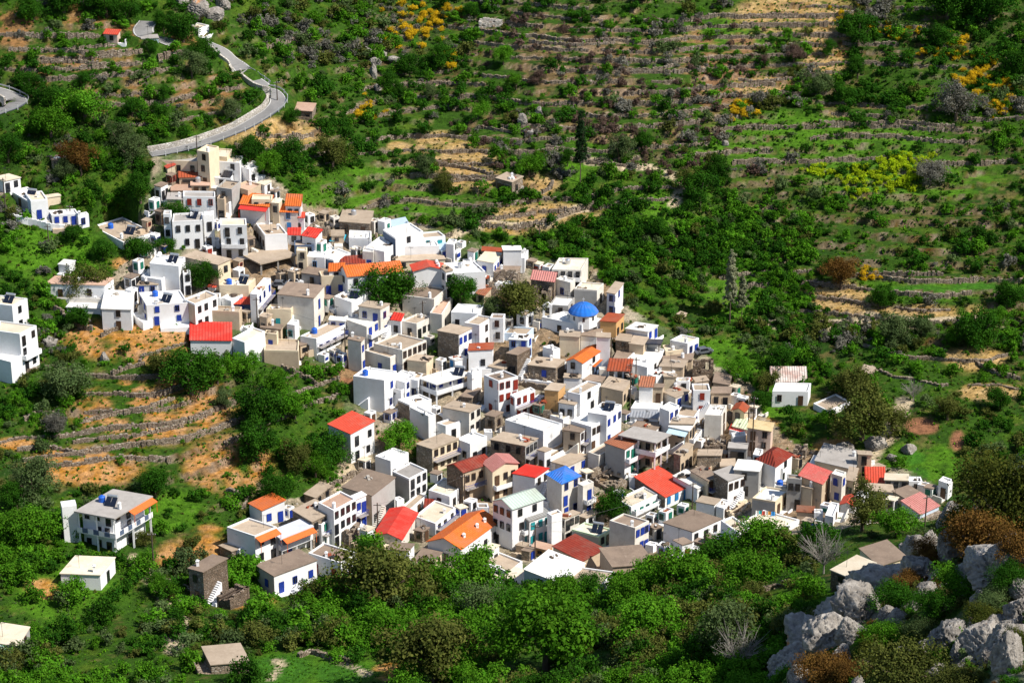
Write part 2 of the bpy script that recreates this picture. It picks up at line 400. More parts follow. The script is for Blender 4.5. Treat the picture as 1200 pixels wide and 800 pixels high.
# ------------------------------------------------------------------ houses
CROPS = dict(A=(180, 160, 6.667), B=(140, 260, 6.667), C=(300, 230, 6.667), D=(280, 330, 6.667), E=(440, 260, 6.667), F=(600, 280, 6.667), G=(400, 370, 6.667), H=(540, 380, 6.667),
             I=(680, 370, 6.667), J=(360, 460, 6.667), K=(500, 470, 6.667), L=(640, 470, 6.667), M=(780, 460, 6.667), N=(940, 480, 5.), O=(440, 570, 6.667), P=(580, 570, 6.667), Q=(720, 550, 6.667),
             R=(880, 540, 6.667), S=(250, 560, 6.667), T=(50, 550, 5.333), U=(0, 180, 6.667), V=(0, 300, 5.333), W=(380, 540, 6.667), X=(840, 400, 6.667), Z=(0, 0, 1.),
             Z1=(0, 0, 3.), Z2=(400, 0, 3.), Z4=(0, 533, 3.))
FOOT = []        # footprints, kept clear of plants
WINCACHE = {}
def window_mesh(kind, shut, w, h, arch=False):
    key = (kind, shut, round(w, 2), round(h, 2))
    if key in WINCACHE: return WINCACHE[key]
    f = MB(); t = .07                              # local x across, y outwards, z up
    fm = 'sh_d' if shut == 'd' else 'sh_' + shut
    for (x0, x1, z0, z1) in ((-w / 2, -w / 2 + t, 0, h), (w / 2 - t, w / 2, 0, h), (-w / 2 + t, w / 2 - t, h - t, h), (-w / 2 + t, w / 2 - t, 0, t)):
        f.box(((x0 + x1) / 2, -.12, z0), x1 - x0, .06, z1 - z0)
    if kind == 'window':
        f.box((0, -.12, t), .05, .05, h - 2 * t); f.box((0, .02, -.07), w + .14, .12, .068)
    fr = f.mesh(kind + '_frame', [fm])
    p = MB()
    if kind == 'door' or shut not in ('d', 'n'):
        p.quad([(-w / 2, -.13, 0), (w / 2, -.13, 0), (w / 2, -.13, h), (-w / 2, -.13, h)])
        for i in range(int(h / .22)): p.box((0, -.12, .1 + i * .22), w - .2, .02, .05)
        pm = 'sh_' + shut
    else:
        p.quad([(-w / 2, -.14, 0), (w / 2, -.14, 0), (w / 2, -.14, h), (-w / 2, -.14, h)]); pm = 'glass_dark'
    pn = p.mesh('pane', [pm])
    g = MB(); g.quad([(-w / 2, -.14, 0), (w / 2, -.14, 0), (w / 2, -.14, h), (-w / 2, -.14, h)]); gl = g.mesh('pane', ['glass_dark'])
    s = MB()
    for sgn in (-1, 1): s.box((sgn * (w * .75), .03, 0), w * .48, .05, h)
    sh = s.mesh('shutter', ['sh_' + shut])
    WINCACHE[key] = (fr, pn, gl, sh); return WINCACHE[key]

class House:
    def __init__(self, name, label, cat, base, group=None):
        self.root = link(name, None, None, base); self.root.empty_display_size = .3
        tag(self.root, label, cat, group); self.base = np.array(base, float); self.dirty = False
    def loc(self, p): return (p[0] - self.base[0], p[1] - self.base[1], p[2] - self.base[2])
    def part(self, name, mb, mats, parent=None, smooth_=False):
        if not mb.f: return None
        v = np.array(mb.v) - self.base; mb.v = [tuple(q) for q in v]
        return link(name, mb.mesh(name, mats, smooth_), parent or self.root)
    def inst(self, name, me, p, rz, parent=None):
        return link(name, me, parent or self.root, self.loc(p), rz)

def wall_face(mb, p0, p1, zb, z0, z1, ops, mi=0, zt=None, depth=.22):
    """wall from p0 to p1 with real openings; ops = (s, t, w, h) measured from p0 and z0; zt = (top at p0, top at p1) above z1"""
    d = np.array([p1[0] - p0[0], p1[1] - p0[1]]); Ln = np.hypot(*d); d = d / Ln; n = np.array([d[1], -d[0]])
    def P(s, z, o=0): return (p0[0] + d[0] * s - n[0] * o, p0[1] + d[1] * s - n[1] * o, z)
    xs = sorted({0., Ln} | {s for s, t, w, h in ops} | {s + w for s, t, w, h in ops}); zz = sorted({zb, z0, z1} | {z0 + t for s, t, w, h in ops} | {z0 + t + h for s, t, w, h in ops})
    for a, b in zip(xs[:-1], xs[1:]):
        for c, e in zip(zz[:-1], zz[1:]):
            if b - a < 1e-4 or e - c < 1e-4: continue
            m, q = (a + b) / 2, (c + e) / 2
            if any(s < m < s + w and z0 + t < q < z0 + t + h for s, t, w, h in ops): continue
            mb.quad([P(a, c), P(b, c), P(b, e), P(a, e)], mi)
    for s, t, w, h in ops:
        a, b, c, e = s, s + w, z0 + t, z0 + t + h
        mb.quad([P(a, c), P(a, c, depth), P(a, e, depth), P(a, e)][::-1], mi); mb.quad([P(b, c), P(b, c, depth), P(b, e, depth), P(b, e)], mi)
        mb.quad([P(a, e), P(b, e), P(b, e, depth), P(a, e, depth)], mi); mb.quad([P(a, c), P(b, c), P(b, c, depth), P(a, c, depth)][::-1], mi)
    if zt:
        if zt[0] > 1e-3 and zt[1] > 1e-3: mb.quad([P(0, z1), P(Ln, z1), P(Ln, z1 + zt[1]), P(0, z1 + zt[0])], mi)
        elif zt[0] > 1e-3: mb.quad([P(0, z1), P(Ln, z1), P(0, z1 + zt[0])], mi)
        elif zt[1] > 1e-3: mb.quad([P(0, z1), P(Ln, z1), P(Ln, z1 + zt[1])], mi)

def plan_openings(Ln, hgt, n, rr, doors=True, up_doors=False):
    """columns of openings over the storeys of a face"""
    res = []
    if n <= 0 or Ln < 1.3: return res
    ns = max(1, int(round(hgt / 2.9))); hs = hgt / ns
    n = max(1, min(n, int(Ln / 1.15)))
    dcol = rr.randrange(n) if doors else -1
    for st_ in range(ns):
        for c in range(n):
            cx = Ln * (c + .5) / n + rr.uniform(-.1, .1) * Ln / n
            if ns > 1 and st_ < ns - 1 and c != dcol and rr.random() < .38: continue
            isd = (c == dcol) and (st_ == 0 or (up_doors and st_ == ns - 1) or rr.random() < .25)
            w = 1.05 if isd else .95; h = min(2.1, hs - .3) if isd else min(1.45, hs - .9)
            if h < .5 or w > Ln / n: continue
            res.append((cx - w / 2, st_ * hs + (.05 if isd else min(.85, hs * .32)), w, h, 'door' if isd else 'window'))
    return res

def corners(crop, L, F, Rr, h):
    cx, cy, s = CROPS[crop]
    l, f, r = [(cx + a / s, cy + b / s) for a, b in (L, F, Rr)]
    hp = h / s
    base = px2w([f[0]], [f[1] + hp])[0]
    d = ray(f[0], f[1]); ztop = d[2] * (base[1] / d[1])
    def hit(p): q = ray(p[0], p[1]); t = ztop / q[2]; return np.array([q[0] * t, q[1] * t])
    PF = np.array([base[0], base[1]]); PL = hit(l); PR = hit(r)
    a = PL - PF; b = PR - PF; la, lb = np.hypot(*a), np.hypot(*b)
    la2 = min(max(la, 1.6), 26); lb2 = min(max(lb, 1.6), 22)
    ua, ub = a / la, b / lb
    # square the plan: keep the longer screen edge, pull the other towards a right angle
    ang = math.acos(max(-1, min(1, float(ua @ ub))))
    if not R(78) < ang < R(102):
        tgt = R(80) if ang < R(78) else R(100)
        def rot(v, t): return np.array([v[0] * math.cos(t) - v[1] * math.sin(t), v[0] * math.sin(t) + v[1] * math.cos(t)])
        if la * abs(ua[0]) >= lb * abs(ub[0]):
            c = [rot(ua, tgt), rot(ua, -tgt)]; best = max(c, key=lambda w: w @ ub); lb2 = max(1.6, min(22, lb2)); ub = best
            # keep the same screen offset along the seen direction
        else:
            c = [rot(ub, tgt), rot(ub, -tgt)]; best = max(c, key=lambda w: w @ ua); ua = best
    PL = PF + ua * la2; PR = PF + ub * lb2; PB = PL + PR - PF
    cr = ua[0] * ub[1] - ua[1] * ub[0]
    return [PL, PF, PR, PB], float(base[2]), float(ztop), cr

def roof_slopes(mb, pts, zt, over, mi, thick=.12):
    """one sloped roof panel: pts in order eave0, eave1, ridge1, ridge0 with heights zt"""
    p = [np.array([a[0], a[1], z]) for a, z in zip(pts, zt)]
    L1 = np.linalg.norm(p[1] - p[0]); L2 = np.linalg.norm(p[3] - p[0])
    uv = [(0, 0), (L1, 0), (L1, L2), (0, L2)]
    mb.quad(p, mi, uv)
    q = [a - np.array([0, 0, thick]) for a in p]
    mb.quad(q[::-1], mi, uv[::-1])
    for i in range(4):
        j = (i + 1) % 4; mb.quad([p[i], q[i], q[j], p[j]], mi, [(0, 0), (0, .1), (.5, .1), (.5, 0)])

def inset(P, d):
    """push the four corners outwards by d (negative = inwards)"""
    P = [np.array(p, float) for p in P]; out = []
    for i in range(4):
        a, b, c = P[i - 1], P[i], P[(i + 1) % 4]
        u = (b - a) / np.hypot(*(b - a)); w = (b - c) / np.hypot(*(b - c)); out.append(b + (u + w) * d)
    return out

def chimney(hs, p, rr, h=1.1, parent=None):
    m = MB(); m.box(p, .5, .5, h, rr.uniform(0, 1)); m.box((p[0], p[1], p[2] + h), .62, .62, .1, 0); m.box((p[0], p[1], p[2] + h + .1), .3, .3, .18)
    hs.part('chimney', m, ['w_w'], parent)
def solar(hs, p, rz):
    m = MB(); ca, sa = math.cos(rz), math.sin(rz)
    def W(x, y, z): return (p[0] + x * ca - y * sa, p[1] + x * sa + y * ca, p[2] + z)
    for x in (-.55, .55):
        q = [W(x - .5, -.9, .15), W(x + .5, -.9, .15), W(x + .5, .45, 1.35), W(x - .5, .45, 1.35)]
        m.quad(q); m.quad([(a[0], a[1], a[2] - .08) for a in q[::-1]])
    o = hs.part('solar_heater', m, ['panel_dark'])
    t = MB(); c = W(-1.0, .6, 1.45); t.cyl(c, .28, .28, 2.0, 12, 0, (ca, sa, 0))
    for x in (-.9, .9): t.box(W(x, .55, 0), .07, .07, 1.3)
    v = np.array(t.v) - hs.base; t.v = [tuple(q) for q in v]; link('water_cylinder', t.mesh('water_cylinder', ['tank_steel'], False), o)
def tank(hs, p, m_='tank_blue'):
    m = MB(); m.cyl((p[0], p[1], p[2]), .62, .62, .95, 14); m.cyl((p[0], p[1], p[2] + .95), .62, .35, .22, 14); m.cyl((p[0], p[1], p[2] + 1.17), .2, .2, .08, 10)
    hs.part('water_tank', m, [m_])
def antenna(hs, p, rr):
    m = MB(); m.cyl(p, .03, .03, 2.6, 5); a = rr.uniform(0, 3)
    for i in range(5): m.box((p[0] + math.cos(a) * (i - 2) * .22, p[1] + math.sin(a) * (i - 2) * .22, p[2] + 2.45), .03, .8 - .1 * i, .03, a)
    m.box((p[0], p[1], p[2] + 2.45), 1.1, .03, .03, a)
    hs.part('antenna', m, ['iron_dark'])
def dish(hs, p):
    m = MB(); m.cyl(p, .04, .04, .7, 6); ax = np.array((.3, -.8, .45)); c = np.array(p) + np.array((0, 0, .8)); m.cyl(c, .08, .48, .14, 14, 0, ax); hs.part('satellite_dish', m, ['frame_white'])
def balcony(hs, p0, p1, z, depth, mat='w_w', rail=True, solid=True):
    d = np.array([p1[0] - p0[0], p1[1] - p0[1]]); Ln = np.hypot(*d); d /= Ln; n = np.array([d[1], -d[0]])
    a = np.array(p0[:2]) + d * .25 + n * .004; b = np.array(p1[:2]) - d * .25 + n * .004; m = MB()
    m.prism([a, a + n * depth, b + n * depth, b], z - .16, z)
    o = hs.part('balcony', m, [mat]); r = MB()
    if solid:
        for q0, q1 in ((a + n * depth, b + n * depth), (a, a + n * depth), (b + n * depth, b)):
            e = (q1 - q0); l = np.hypot(*e); r.box((*((q0 + q1) / 2), z + .002), l, .1, .85, math.atan2(e[1], e[0]))
    else:
        for q0, q1 in ((a + n * depth, b + n * depth), (a, a + n * depth), (b + n * depth, b)):
            e = q1 - q0; l = np.hypot(*e); rz = math.atan2(e[1], e[0]); r.box((*((q0 + q1) / 2), z + .85), l, .05, .05, rz)
            for i in range(int(l / .25) + 1): q_ = q0 + e * min(1, i * .25 / l); r.box((*q_, z + .002), .03, .03, .85, rz)
    v = np.array(r.v) - hs.base; r.v = [tuple(q) for q in v]; link('railing', r.mesh('railing', [mat if solid else 'sh_b']), o)
def awning(hs, p0, p1, z, depth, mat, drop=.55):
    d = np.array([p1[0] - p0[0], p1[1] - p0[1]]); Ln = np.hypot(*d); d /= Ln; n = np.array([d[1], -d[0]])
    a = np.array(p0[:2]) + d * .1 - n * .02; b = np.array(p1[:2]) - d * .1 - n * .02; m = MB()
    roof_slopes(m, [a + n * depth, b + n * depth, b, a], [z - drop, z - drop, z, z], 0, 0, .08)
    for q_ in (a + n * (depth - .1) + d * .15, b + n * (depth - .1) - d * .15): m.box((*q_, z - drop - 2.1), .09, .09, 2.02)
    hs.part('awning', m, [mat])

def add_windows(hs, p0, p1, z0, ops, shut, rr):
    d = np.array([p1[0] - p0[0], p1[1] - p0[1]]); d /= np.hypot(*d); n = np.array([d[1], -d[0]])
    rz = math.atan2(d[1], d[0])
    for (s, t, w, h, kind) in ops:
        c = np.array(p0[:2]) + d * (s + w / 2)
        fr, pn, gl, sh = window_mesh(kind, shut, w, h)
        o = hs.inst(kind, fr, (c[0], c[1], z0 + t), rz)
        op = kind == 'window' and shut not in ('d', 'n') and rr.random() < .4
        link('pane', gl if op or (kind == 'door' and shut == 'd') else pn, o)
        if op and w < 1.1: link('shutter', sh, o)

def build(hs, P, z0, z1, wall, rk, rcol, rise, shut, nL, nR, ex, rr, annex=False, hgt0=None):
    """one volume of a house: walls, roof, openings and whatever stands on it"""
    if hs.dirty: wall = '/'.join('x' if q == 'w' else q for q in wall.split('/'))
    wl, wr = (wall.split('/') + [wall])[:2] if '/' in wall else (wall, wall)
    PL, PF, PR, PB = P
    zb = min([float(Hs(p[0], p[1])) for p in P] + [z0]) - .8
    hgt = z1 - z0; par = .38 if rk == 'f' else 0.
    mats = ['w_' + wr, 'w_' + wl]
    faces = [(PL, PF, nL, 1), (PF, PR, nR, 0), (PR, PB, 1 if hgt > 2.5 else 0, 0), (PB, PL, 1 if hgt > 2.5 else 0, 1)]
    tops = {'L': 0, 'F': 0, 'R': 0, 'B': 0}
    zw = z1 - par
    w = MB()
    gable = None
    if rk == 'm': tops = {'L': 0, 'F': 0, 'R': rise, 'B': rise}          # slopes down towards the left front
    if rk == 'n': tops = {'L': rise, 'F': 0, 'R': 0, 'B': rise}          # slopes down towards the right front
    key = ['L', 'F', 'R', 'B']
    if rk == 'r':
        ruin(hs, P, zb, z0, z1, wr, wl, rr); return
    for i, (a, b, n, mi) in enumerate(faces):
        Ln = float(np.hypot(*(b - a)))
        ops = plan_openings(Ln, hgt - par * .5, n, rr, doors=(n > 1 or (nL + nR) <= 1 and i < 2 and rr.random() < .5), up_doors='B' in ex)
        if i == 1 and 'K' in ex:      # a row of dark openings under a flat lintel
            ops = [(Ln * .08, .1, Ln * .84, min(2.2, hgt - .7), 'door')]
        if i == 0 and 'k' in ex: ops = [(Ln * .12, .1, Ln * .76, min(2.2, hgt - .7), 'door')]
        zt = (tops[key[i]], tops[key[(i + 1) % 4]])
        wall_face(w, a, b, zb, z0, zw, [o[:4] for o in ops], mi, zt if rk in 'mn' else None)
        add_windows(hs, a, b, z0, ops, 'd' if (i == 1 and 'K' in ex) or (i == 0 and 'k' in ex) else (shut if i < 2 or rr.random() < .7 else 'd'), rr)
    rf = None
    if rk in ('f', 's'):
        if rk == 'f':
            inn = inset(P, -.24); pm = MB()
            for i in range(4):
                j = (i + 1) % 4; a, b, c, d_ = P[i], P[j], inn[j], inn[i]
                pm.quad([(*a, zw), (*b, zw), (*b, z1), (*a, z1)]); pm.quad([(*d_, zw), (*d_, z1), (*c, z1), (*c, zw)]); pm.quad([(*a, z1), (*b, z1), (*c, z1), (*d_, z1)])
            r = MB(); q = inset(P, -.23); r.quad([(*p, zw + .06) for p in q])
            rf = hs.part('roof', r, ['r_' + rcol]); hs_par = hs.part('parapet', pm, ['w_' + (wr if wr != 's' and wr != 'd' else 'g')])
        else:
            q = inset(P, .16); r = MB(); r.prism(q, z1, z1 + .16); rf = hs.part('roof', r, ['r_' + rcol])
        ztop = zw + .06 if rk == 'f' else z1 + .16
        c0 = sum(P) / 4
        def at(a, b): return PF + (PL - PF) * a + (PR - PF) * b
        if rr.random() < .4 and hgt > 2:
            cl_ = MB(); q0 = at(rr.uniform(.2, .8), rr.uniform(.25, .8))
            for i in range(rr.randrange(3, 9)):
                s_ = rr.uniform(.2, .6); cl_.box((q0[0] + rr.uniform(-.9, .9), q0[1] + rr.uniform(-.7, .7), ztop), s_ * rr.uniform(.6, 3), s_, s_ * rr.uniform(.3, .9), rr.uniform(0, 3), i % 2)
            hs.part('loose_junk', cl_, [rr.choice(['wood_pole', 'w_d', 'concrete', 'r_rust']), rr.choice(['concrete', 'w_t', 'iron_dark', 'frame_white'])])['kind'] = 'stuff'
        if 'S' in ex: q = at(.3, .55); solar(hs, (*q, ztop), -.35)
        if 'T' in ex: q = at(.75, .35); tank(hs, (*q, ztop))
        if 't' in ex: q = at(.6, .6); tank(hs, (*q, ztop), 'tank_steel')
        if 'C' in ex: q = at(.2, .15); chimney(hs, (*q, ztop), rr)
        elif rr.random() < .3 and np.hypot(*(PL - PF)) > 3: q = at(rr.uniform(.15, .85), rr.uniform(.15, .85)); chimney(hs, (*q, ztop), rr, rr.uniform(.5, 1.1))
        if 'A' in ex or rr.random() < .4: q = at(rr.uniform(.2, .8), rr.uniform(.2, .8)); antenna(hs, (*q, ztop), rr)
        if 'D' in ex: q = at(.85, .85); dish(hs, (*q, ztop))
    elif rk in ('m', 'n'):
        q = inset(P, .22); r = MB(); ov = rise * .22 / max(1, float(np.hypot(*(PR - PF))))
        if rk == 'm': roof_slopes(r, [q[0], q[1], q[2], q[3]], [z1 + .13 - ov, z1 + .13 - ov, z1 + rise + .13, z1 + rise + .13], 0, 0)
        else: roof_slopes(r, [q[1], q[2], q[3], q[0]], [z1 + .13 - ov, z1 + .13 - ov, z1 + rise + .13, z1 + rise + .13], 0, 0)
        rf = hs.part('roof', r, ['r_' + rcol])
    elif rk in ('g', 'G'):
        # g: ridge runs from the left-front face to the back (along FR); G: ridge along LF
        A, B_, C_, D_ = (PL, PF, PR, PB) if rk == 'g' else (PF, PR, PB, PL)
        m0, m1 = (A + B_) / 2, (C_ + D_) / 2
        w.quad([(*A, z1), (*B_, z1), (*m0, z1 + rise)], 1 if rk == 'g' else 0); w.quad([(*C_, z1), (*D_, z1), (*m1, z1 + rise)], 0)
        e = (m1 - m0); e /= np.hypot(*e); o = .28
        def out(p, c): x = p - c; return p + x / np.hypot(*x) * o
        r = MB(); dz = rise * o / max(.5, float(np.hypot(*(A - m0))))
        a1, b1, c1, d1 = out(A, m0) - e * o, out(B_, m0) - e * o, out(C_, m1) + e * o, out(D_, m1) + e * o; r0, r1 = m0 - e * o, m1 + e * o
        roof_slopes(r, [b1, c1, r1, r0], [z1 - dz + .12, z1 - dz + .12, z1 + rise + .12, z1 + rise + .12], 0, 0)
        roof_slopes(r, [d1, a1, r0, r1], [z1 - dz + .12, z1 - dz + .12, z1 + rise + .12, z1 + rise + .12], 0, 0)
        rf = hs.part('roof', r, ['r_' + rcol])
        if 'C' in ex:
            for k_ in (.25, .6, .8): q = B_ + (C_ - B_) * k_ + (m0 - B_) * .4; chimney(hs, (*q, z1 + rise * .35), rr, .7, rf)
    elif rk == 'h':
        q = inset(P, .3); c = sum(P) / 4; e = (PR - PF); e /= np.hypot(*e); Lr = max(0, float(np.hypot(*(PR - PF)) - np.hypot(*(PL - PF)))) / 2
        r0, r1 = c - e * Lr, c + e * Lr; r = MB(); za, zr = z1 + .02, z1 + rise
        def tri(*p): r.quad([(*a, z) for a, z in p], 0, [(float(np.hypot(*(a - p[0][0]))), z - z1) for a, z in p])
        tri((q[0], za), (q[1], za), (r0, zr)); tri((q[1], za), (q[2], za), (r1, zr), (r0, zr)); tri((q[2], za), (q[3], za), (r1, zr)); tri((q[3], za), (q[0], za), (r0, zr), (r1, zr))
        r.quad([(*a, za) for a in q[::-1]]); rf = hs.part('roof', r, ['r_' + rcol])
    hs.part('annex' if annex else 'wall', w, mats)
    if not annex and rk != 'r' and rr.random() < .62 and 'B' not in ex and 'R' not in ex:
        i_ = 1 if rr.random() < .6 else 0; a, b = (PF, PR) if i_ else (PL, PF); d = b - a; Ln = float(np.hypot(*d)); d /= Ln; nn = np.array([d[1], -d[0]])
        s0, s1 = Ln * rr.choice((0, .05, .3)), Ln * rr.choice((.65, .95, 1.)); dep = rr.uniform(1.2, 2.6); q = [a + d * s0 + nn * .004, a + d * s0 + nn * dep, a + d * s1 + nn * dep, a + d * s1 + nn * .004]
        gz = min(float(Hs(x[0], x[1])) for x in q) - .6; t_ = MB(); t_.prism(q, gz, z0 + .03, 0)
        if rr.random() < .6:
            e0, e1 = q[1], q[2]; t_.box((*((e0 + e1) / 2 - nn * .12), z0 + .032), s1 - s0, .2, rr.uniform(.6, .95), math.atan2(d[1], d[0]), 0)
        hs.part('terrace', t_, ['w_' + rr.choice(['w', 'w', 'x', 'x', 't', 's'])])
    if not annex and rk in 'fs' and hgt > 4.4 and rr.random() < .3:
        i_ = rr.random() < .5; a, b = (PF, PR) if i_ else (PL, PF); d = b - a; Ln = float(np.hypot(*d)); d /= Ln; nn = np.array([d[1], -d[0]]); st_ = MB(); n_ = 11; rn = min(3.4, Ln - .4) / n_; top = min(3., hgt - 1.6)
        for k_ in range(n_):
            c = a + d * (.2 + (k_ + .5) * rn) + nn * .48; st_.box((c[0], c[1], z0 - 1.2), rn, .9, 1.2 + top * (k_ + 1) / n_, math.atan2(d[1], d[0]))
        hs.part('outer_stair', st_, ['w_' + rr.choice('wwx')])
    if 'B' in ex: balcony(hs, PF, PR, z0 + min(2.9, hgt * .5), 1.0)
    if 'R' in ex: balcony(hs, PF, PR, z0 + min(2.9, hgt * .5), 1.0, 'concrete', True, False)
    if 'b' in ex: balcony(hs, PL, PF, z0 + min(2.9, hgt * .5), 1.0)
    for c_ in 'obrwct':
        if 'W' + c_ in ex: awning(hs, PF, PR, z1 - (.3 if rk == 'f' else .1), 1.5, 'awn_' + c_)
        if 'w' + c_ in ex: awning(hs, PL, PF, z1 - (.3 if rk == 'f' else .1), 1.5, 'awn_' + c_)
    return rf

def ruin(hs, P, zb, z0, z1, wr, wl, rr):
    m = MB(); t = .55
    for i in range(4):
        a, b = P[i], P[(i + 1) % 4]; d = b - a; Ln = float(np.hypot(*d)); d /= Ln; n = np.array([d[1], -d[0]]); k_ = max(3, int(Ln / .8)); hh_ = rr.uniform(.5, 1)
        for j in range(k_):
            hh_ = min(1.05, max(.3, hh_ + rr.uniform(-.28, .28))); s0, s1 = Ln * j / k_, Ln * (j + 1) / k_
            top = z0 + (z1 - z0) * hh_
            q = [a + d * s0 + n * rr.uniform(0, .05), a + d * s1 + n * rr.uniform(0, .05), a + d * s1 - n * t, a + d * s0 - n * t]
            gap = rr.random() < .22 and j not in (0, k_ - 1)
            m.prism([q[0], q[1], q[2], q[3]], zb, top if not gap else z0 + (top - z0) * .25, 1 if i in (0, 3) and rr.random() < .85 else 0, True, False)
            if gap and rr.random() < .7: m.prism([q[0], q[1], q[2], q[3]], top - .45, top, 0)
    hs.part('wall', m, ['w_' + wr, 'w_' + wl]); rb = MB(); c = sum(P) / 4
    for i in range(26):
        u, v_ = rr.random(), rr.random(); q = P[1] + (P[0] - P[1]) * u + (P[2] - P[1]) * v_; s = rr.uniform(.25, .8); rb.box((q[0], q[1], float(Hs(q[0], q[1])) - .1 + rr.uniform(0, .5)), s, s * rr.uniform(.6, 1.2), s * .7, rr.uniform(0, 3))
    hs.part('rubble', rb, ['w_s'])['kind'] = 'stuff'
    for i in range(3):
        if rr.random() < .5:
            bm_ = MB(); q0 = P[0] + (P[1] - P[0]) * (i + 1) / 4; q1 = P[3] + (P[2] - P[3]) * (i + 1) / 4; e = q1 - q0; bm_.box((*((q0 + q1) / 2), z1 - .6), float(np.hypot(*e)), .16, .16, math.atan2(e[1], e[0])); hs.part('beam', bm_, ['wood_pole'])

def carport(hs, P, z0, z1, rcol, wall, rr):
    r = MB(); r.prism(inset(P, .25), z1 - .28, z1); hs.part('roof', r, ['r_' + rcol])
    zb = min([float(Hs(p[0], p[1])) for p in P]) - 1
    q = inset(P, -.25)
    for i in range(4):
        a, b = q[i], q[(i + 1) % 4]; k_ = max(1, int(np.hypot(*(b - a)) / 4))
        for j in range(k_):
            c = a + (b - a) * j / k_; m = MB(); m.box((*c, zb), .35, .35, z1 - .282 - zb); hs.part('column', m, ['concrete'])
    w = MB()
    for a, b in ((q[2], q[3]), (q[3], q[0])):
        e = b - a; w.box((*((a + b) / 2), zb), float(np.hypot(*e)) - .4, .2, z1 - .3 - zb, math.atan2(e[1], e[0]))
    w.prism(inset(P, -.1), zb, z0 + .05)
    hs.part('back_wall', w, ['w_' + wall])

def veranda(hs, P, z0, z1, wall, rcol, shut, rr, frac=.5, dep=1.7, striped=False, nL=3, nR=3):
    """two storeys under one wide slab: set-back rooms, a balcony slab all round, posts in front"""
    zb = min([float(Hs(p[0], p[1])) for p in P]) - 1.
    PL, PF, PR, PB = P; a, b = (PL - PF), (PR - PF); la, lb = np.hypot(*a), np.hypot(*b); ua, ub = a / la, b / lb
    f2 = PF + ua * dep + ub * dep; I = [PL + ub * dep, f2, PR + ua * dep, PB]
    r = MB(); r.prism(inset(P, .2), z1 - .25, z1); hs.part('roof', r, ['r_' + rcol])
    zm = z0 + (z1 - z0) * frac
    w = MB()
    for i in range(4):
        p, q = I[i], I[(i + 1) % 4]; Ln = float(np.hypot(*(q - p))); n = (nL, nR, 0, 0)[i]
        ops = plan_openings(Ln, z1 - .25 - z0, n, rr, True, True); wall_face(w, p, q, zb, z0, z1 - .252, [o[:4] for o in ops], 0); add_windows(hs, p, q, z0, ops, shut, rr)
    hs.part('wall', w, ['w_' + wall])
    s = MB(); s.prism([PL, PF, PR, PR + ua * (dep - .004), f2 - (ua + ub) * .004, PL + ub * (dep - .004)], zm - .2, zm); o = hs.part('balcony', s, ['w_w'])
    rl = MB()
    for p, q in ((PL, PF), (PF, PR)):
        e = q - p; l = float(np.hypot(*e)); rz = math.atan2(e[1], e[0]); n_ = int(l / .55)
        for i in range(n_):
            c = p + e * (i + .5) / n_
            rl.box((*c, zm + .002), l / n_, .1, .9, rz, (i // 2) % 2 if striped else 0)
    v = np.array(rl.v) - hs.base; rl.v = [tuple(x) for x in v]; link('railing', rl.mesh('railing', ['w_w', 'w_k']), o)
    for c in (PL + (ub - ua) * .3 * 1, PF + (ua + ub) * .3, PR + (ua - ub) * .3, (PL + PF) / 2 + ub * .3, (PF + PR) / 2 + ua * .3):
        m = MB(); m.box((*c, zb), .32, .32, zm - .202 - zb); hs.part('post', m, ['w_w']); m = MB(); m.box((*c, zm + .004), .28, .28, z1 - .256 - zm); hs.part('post', m, ['w_w'])
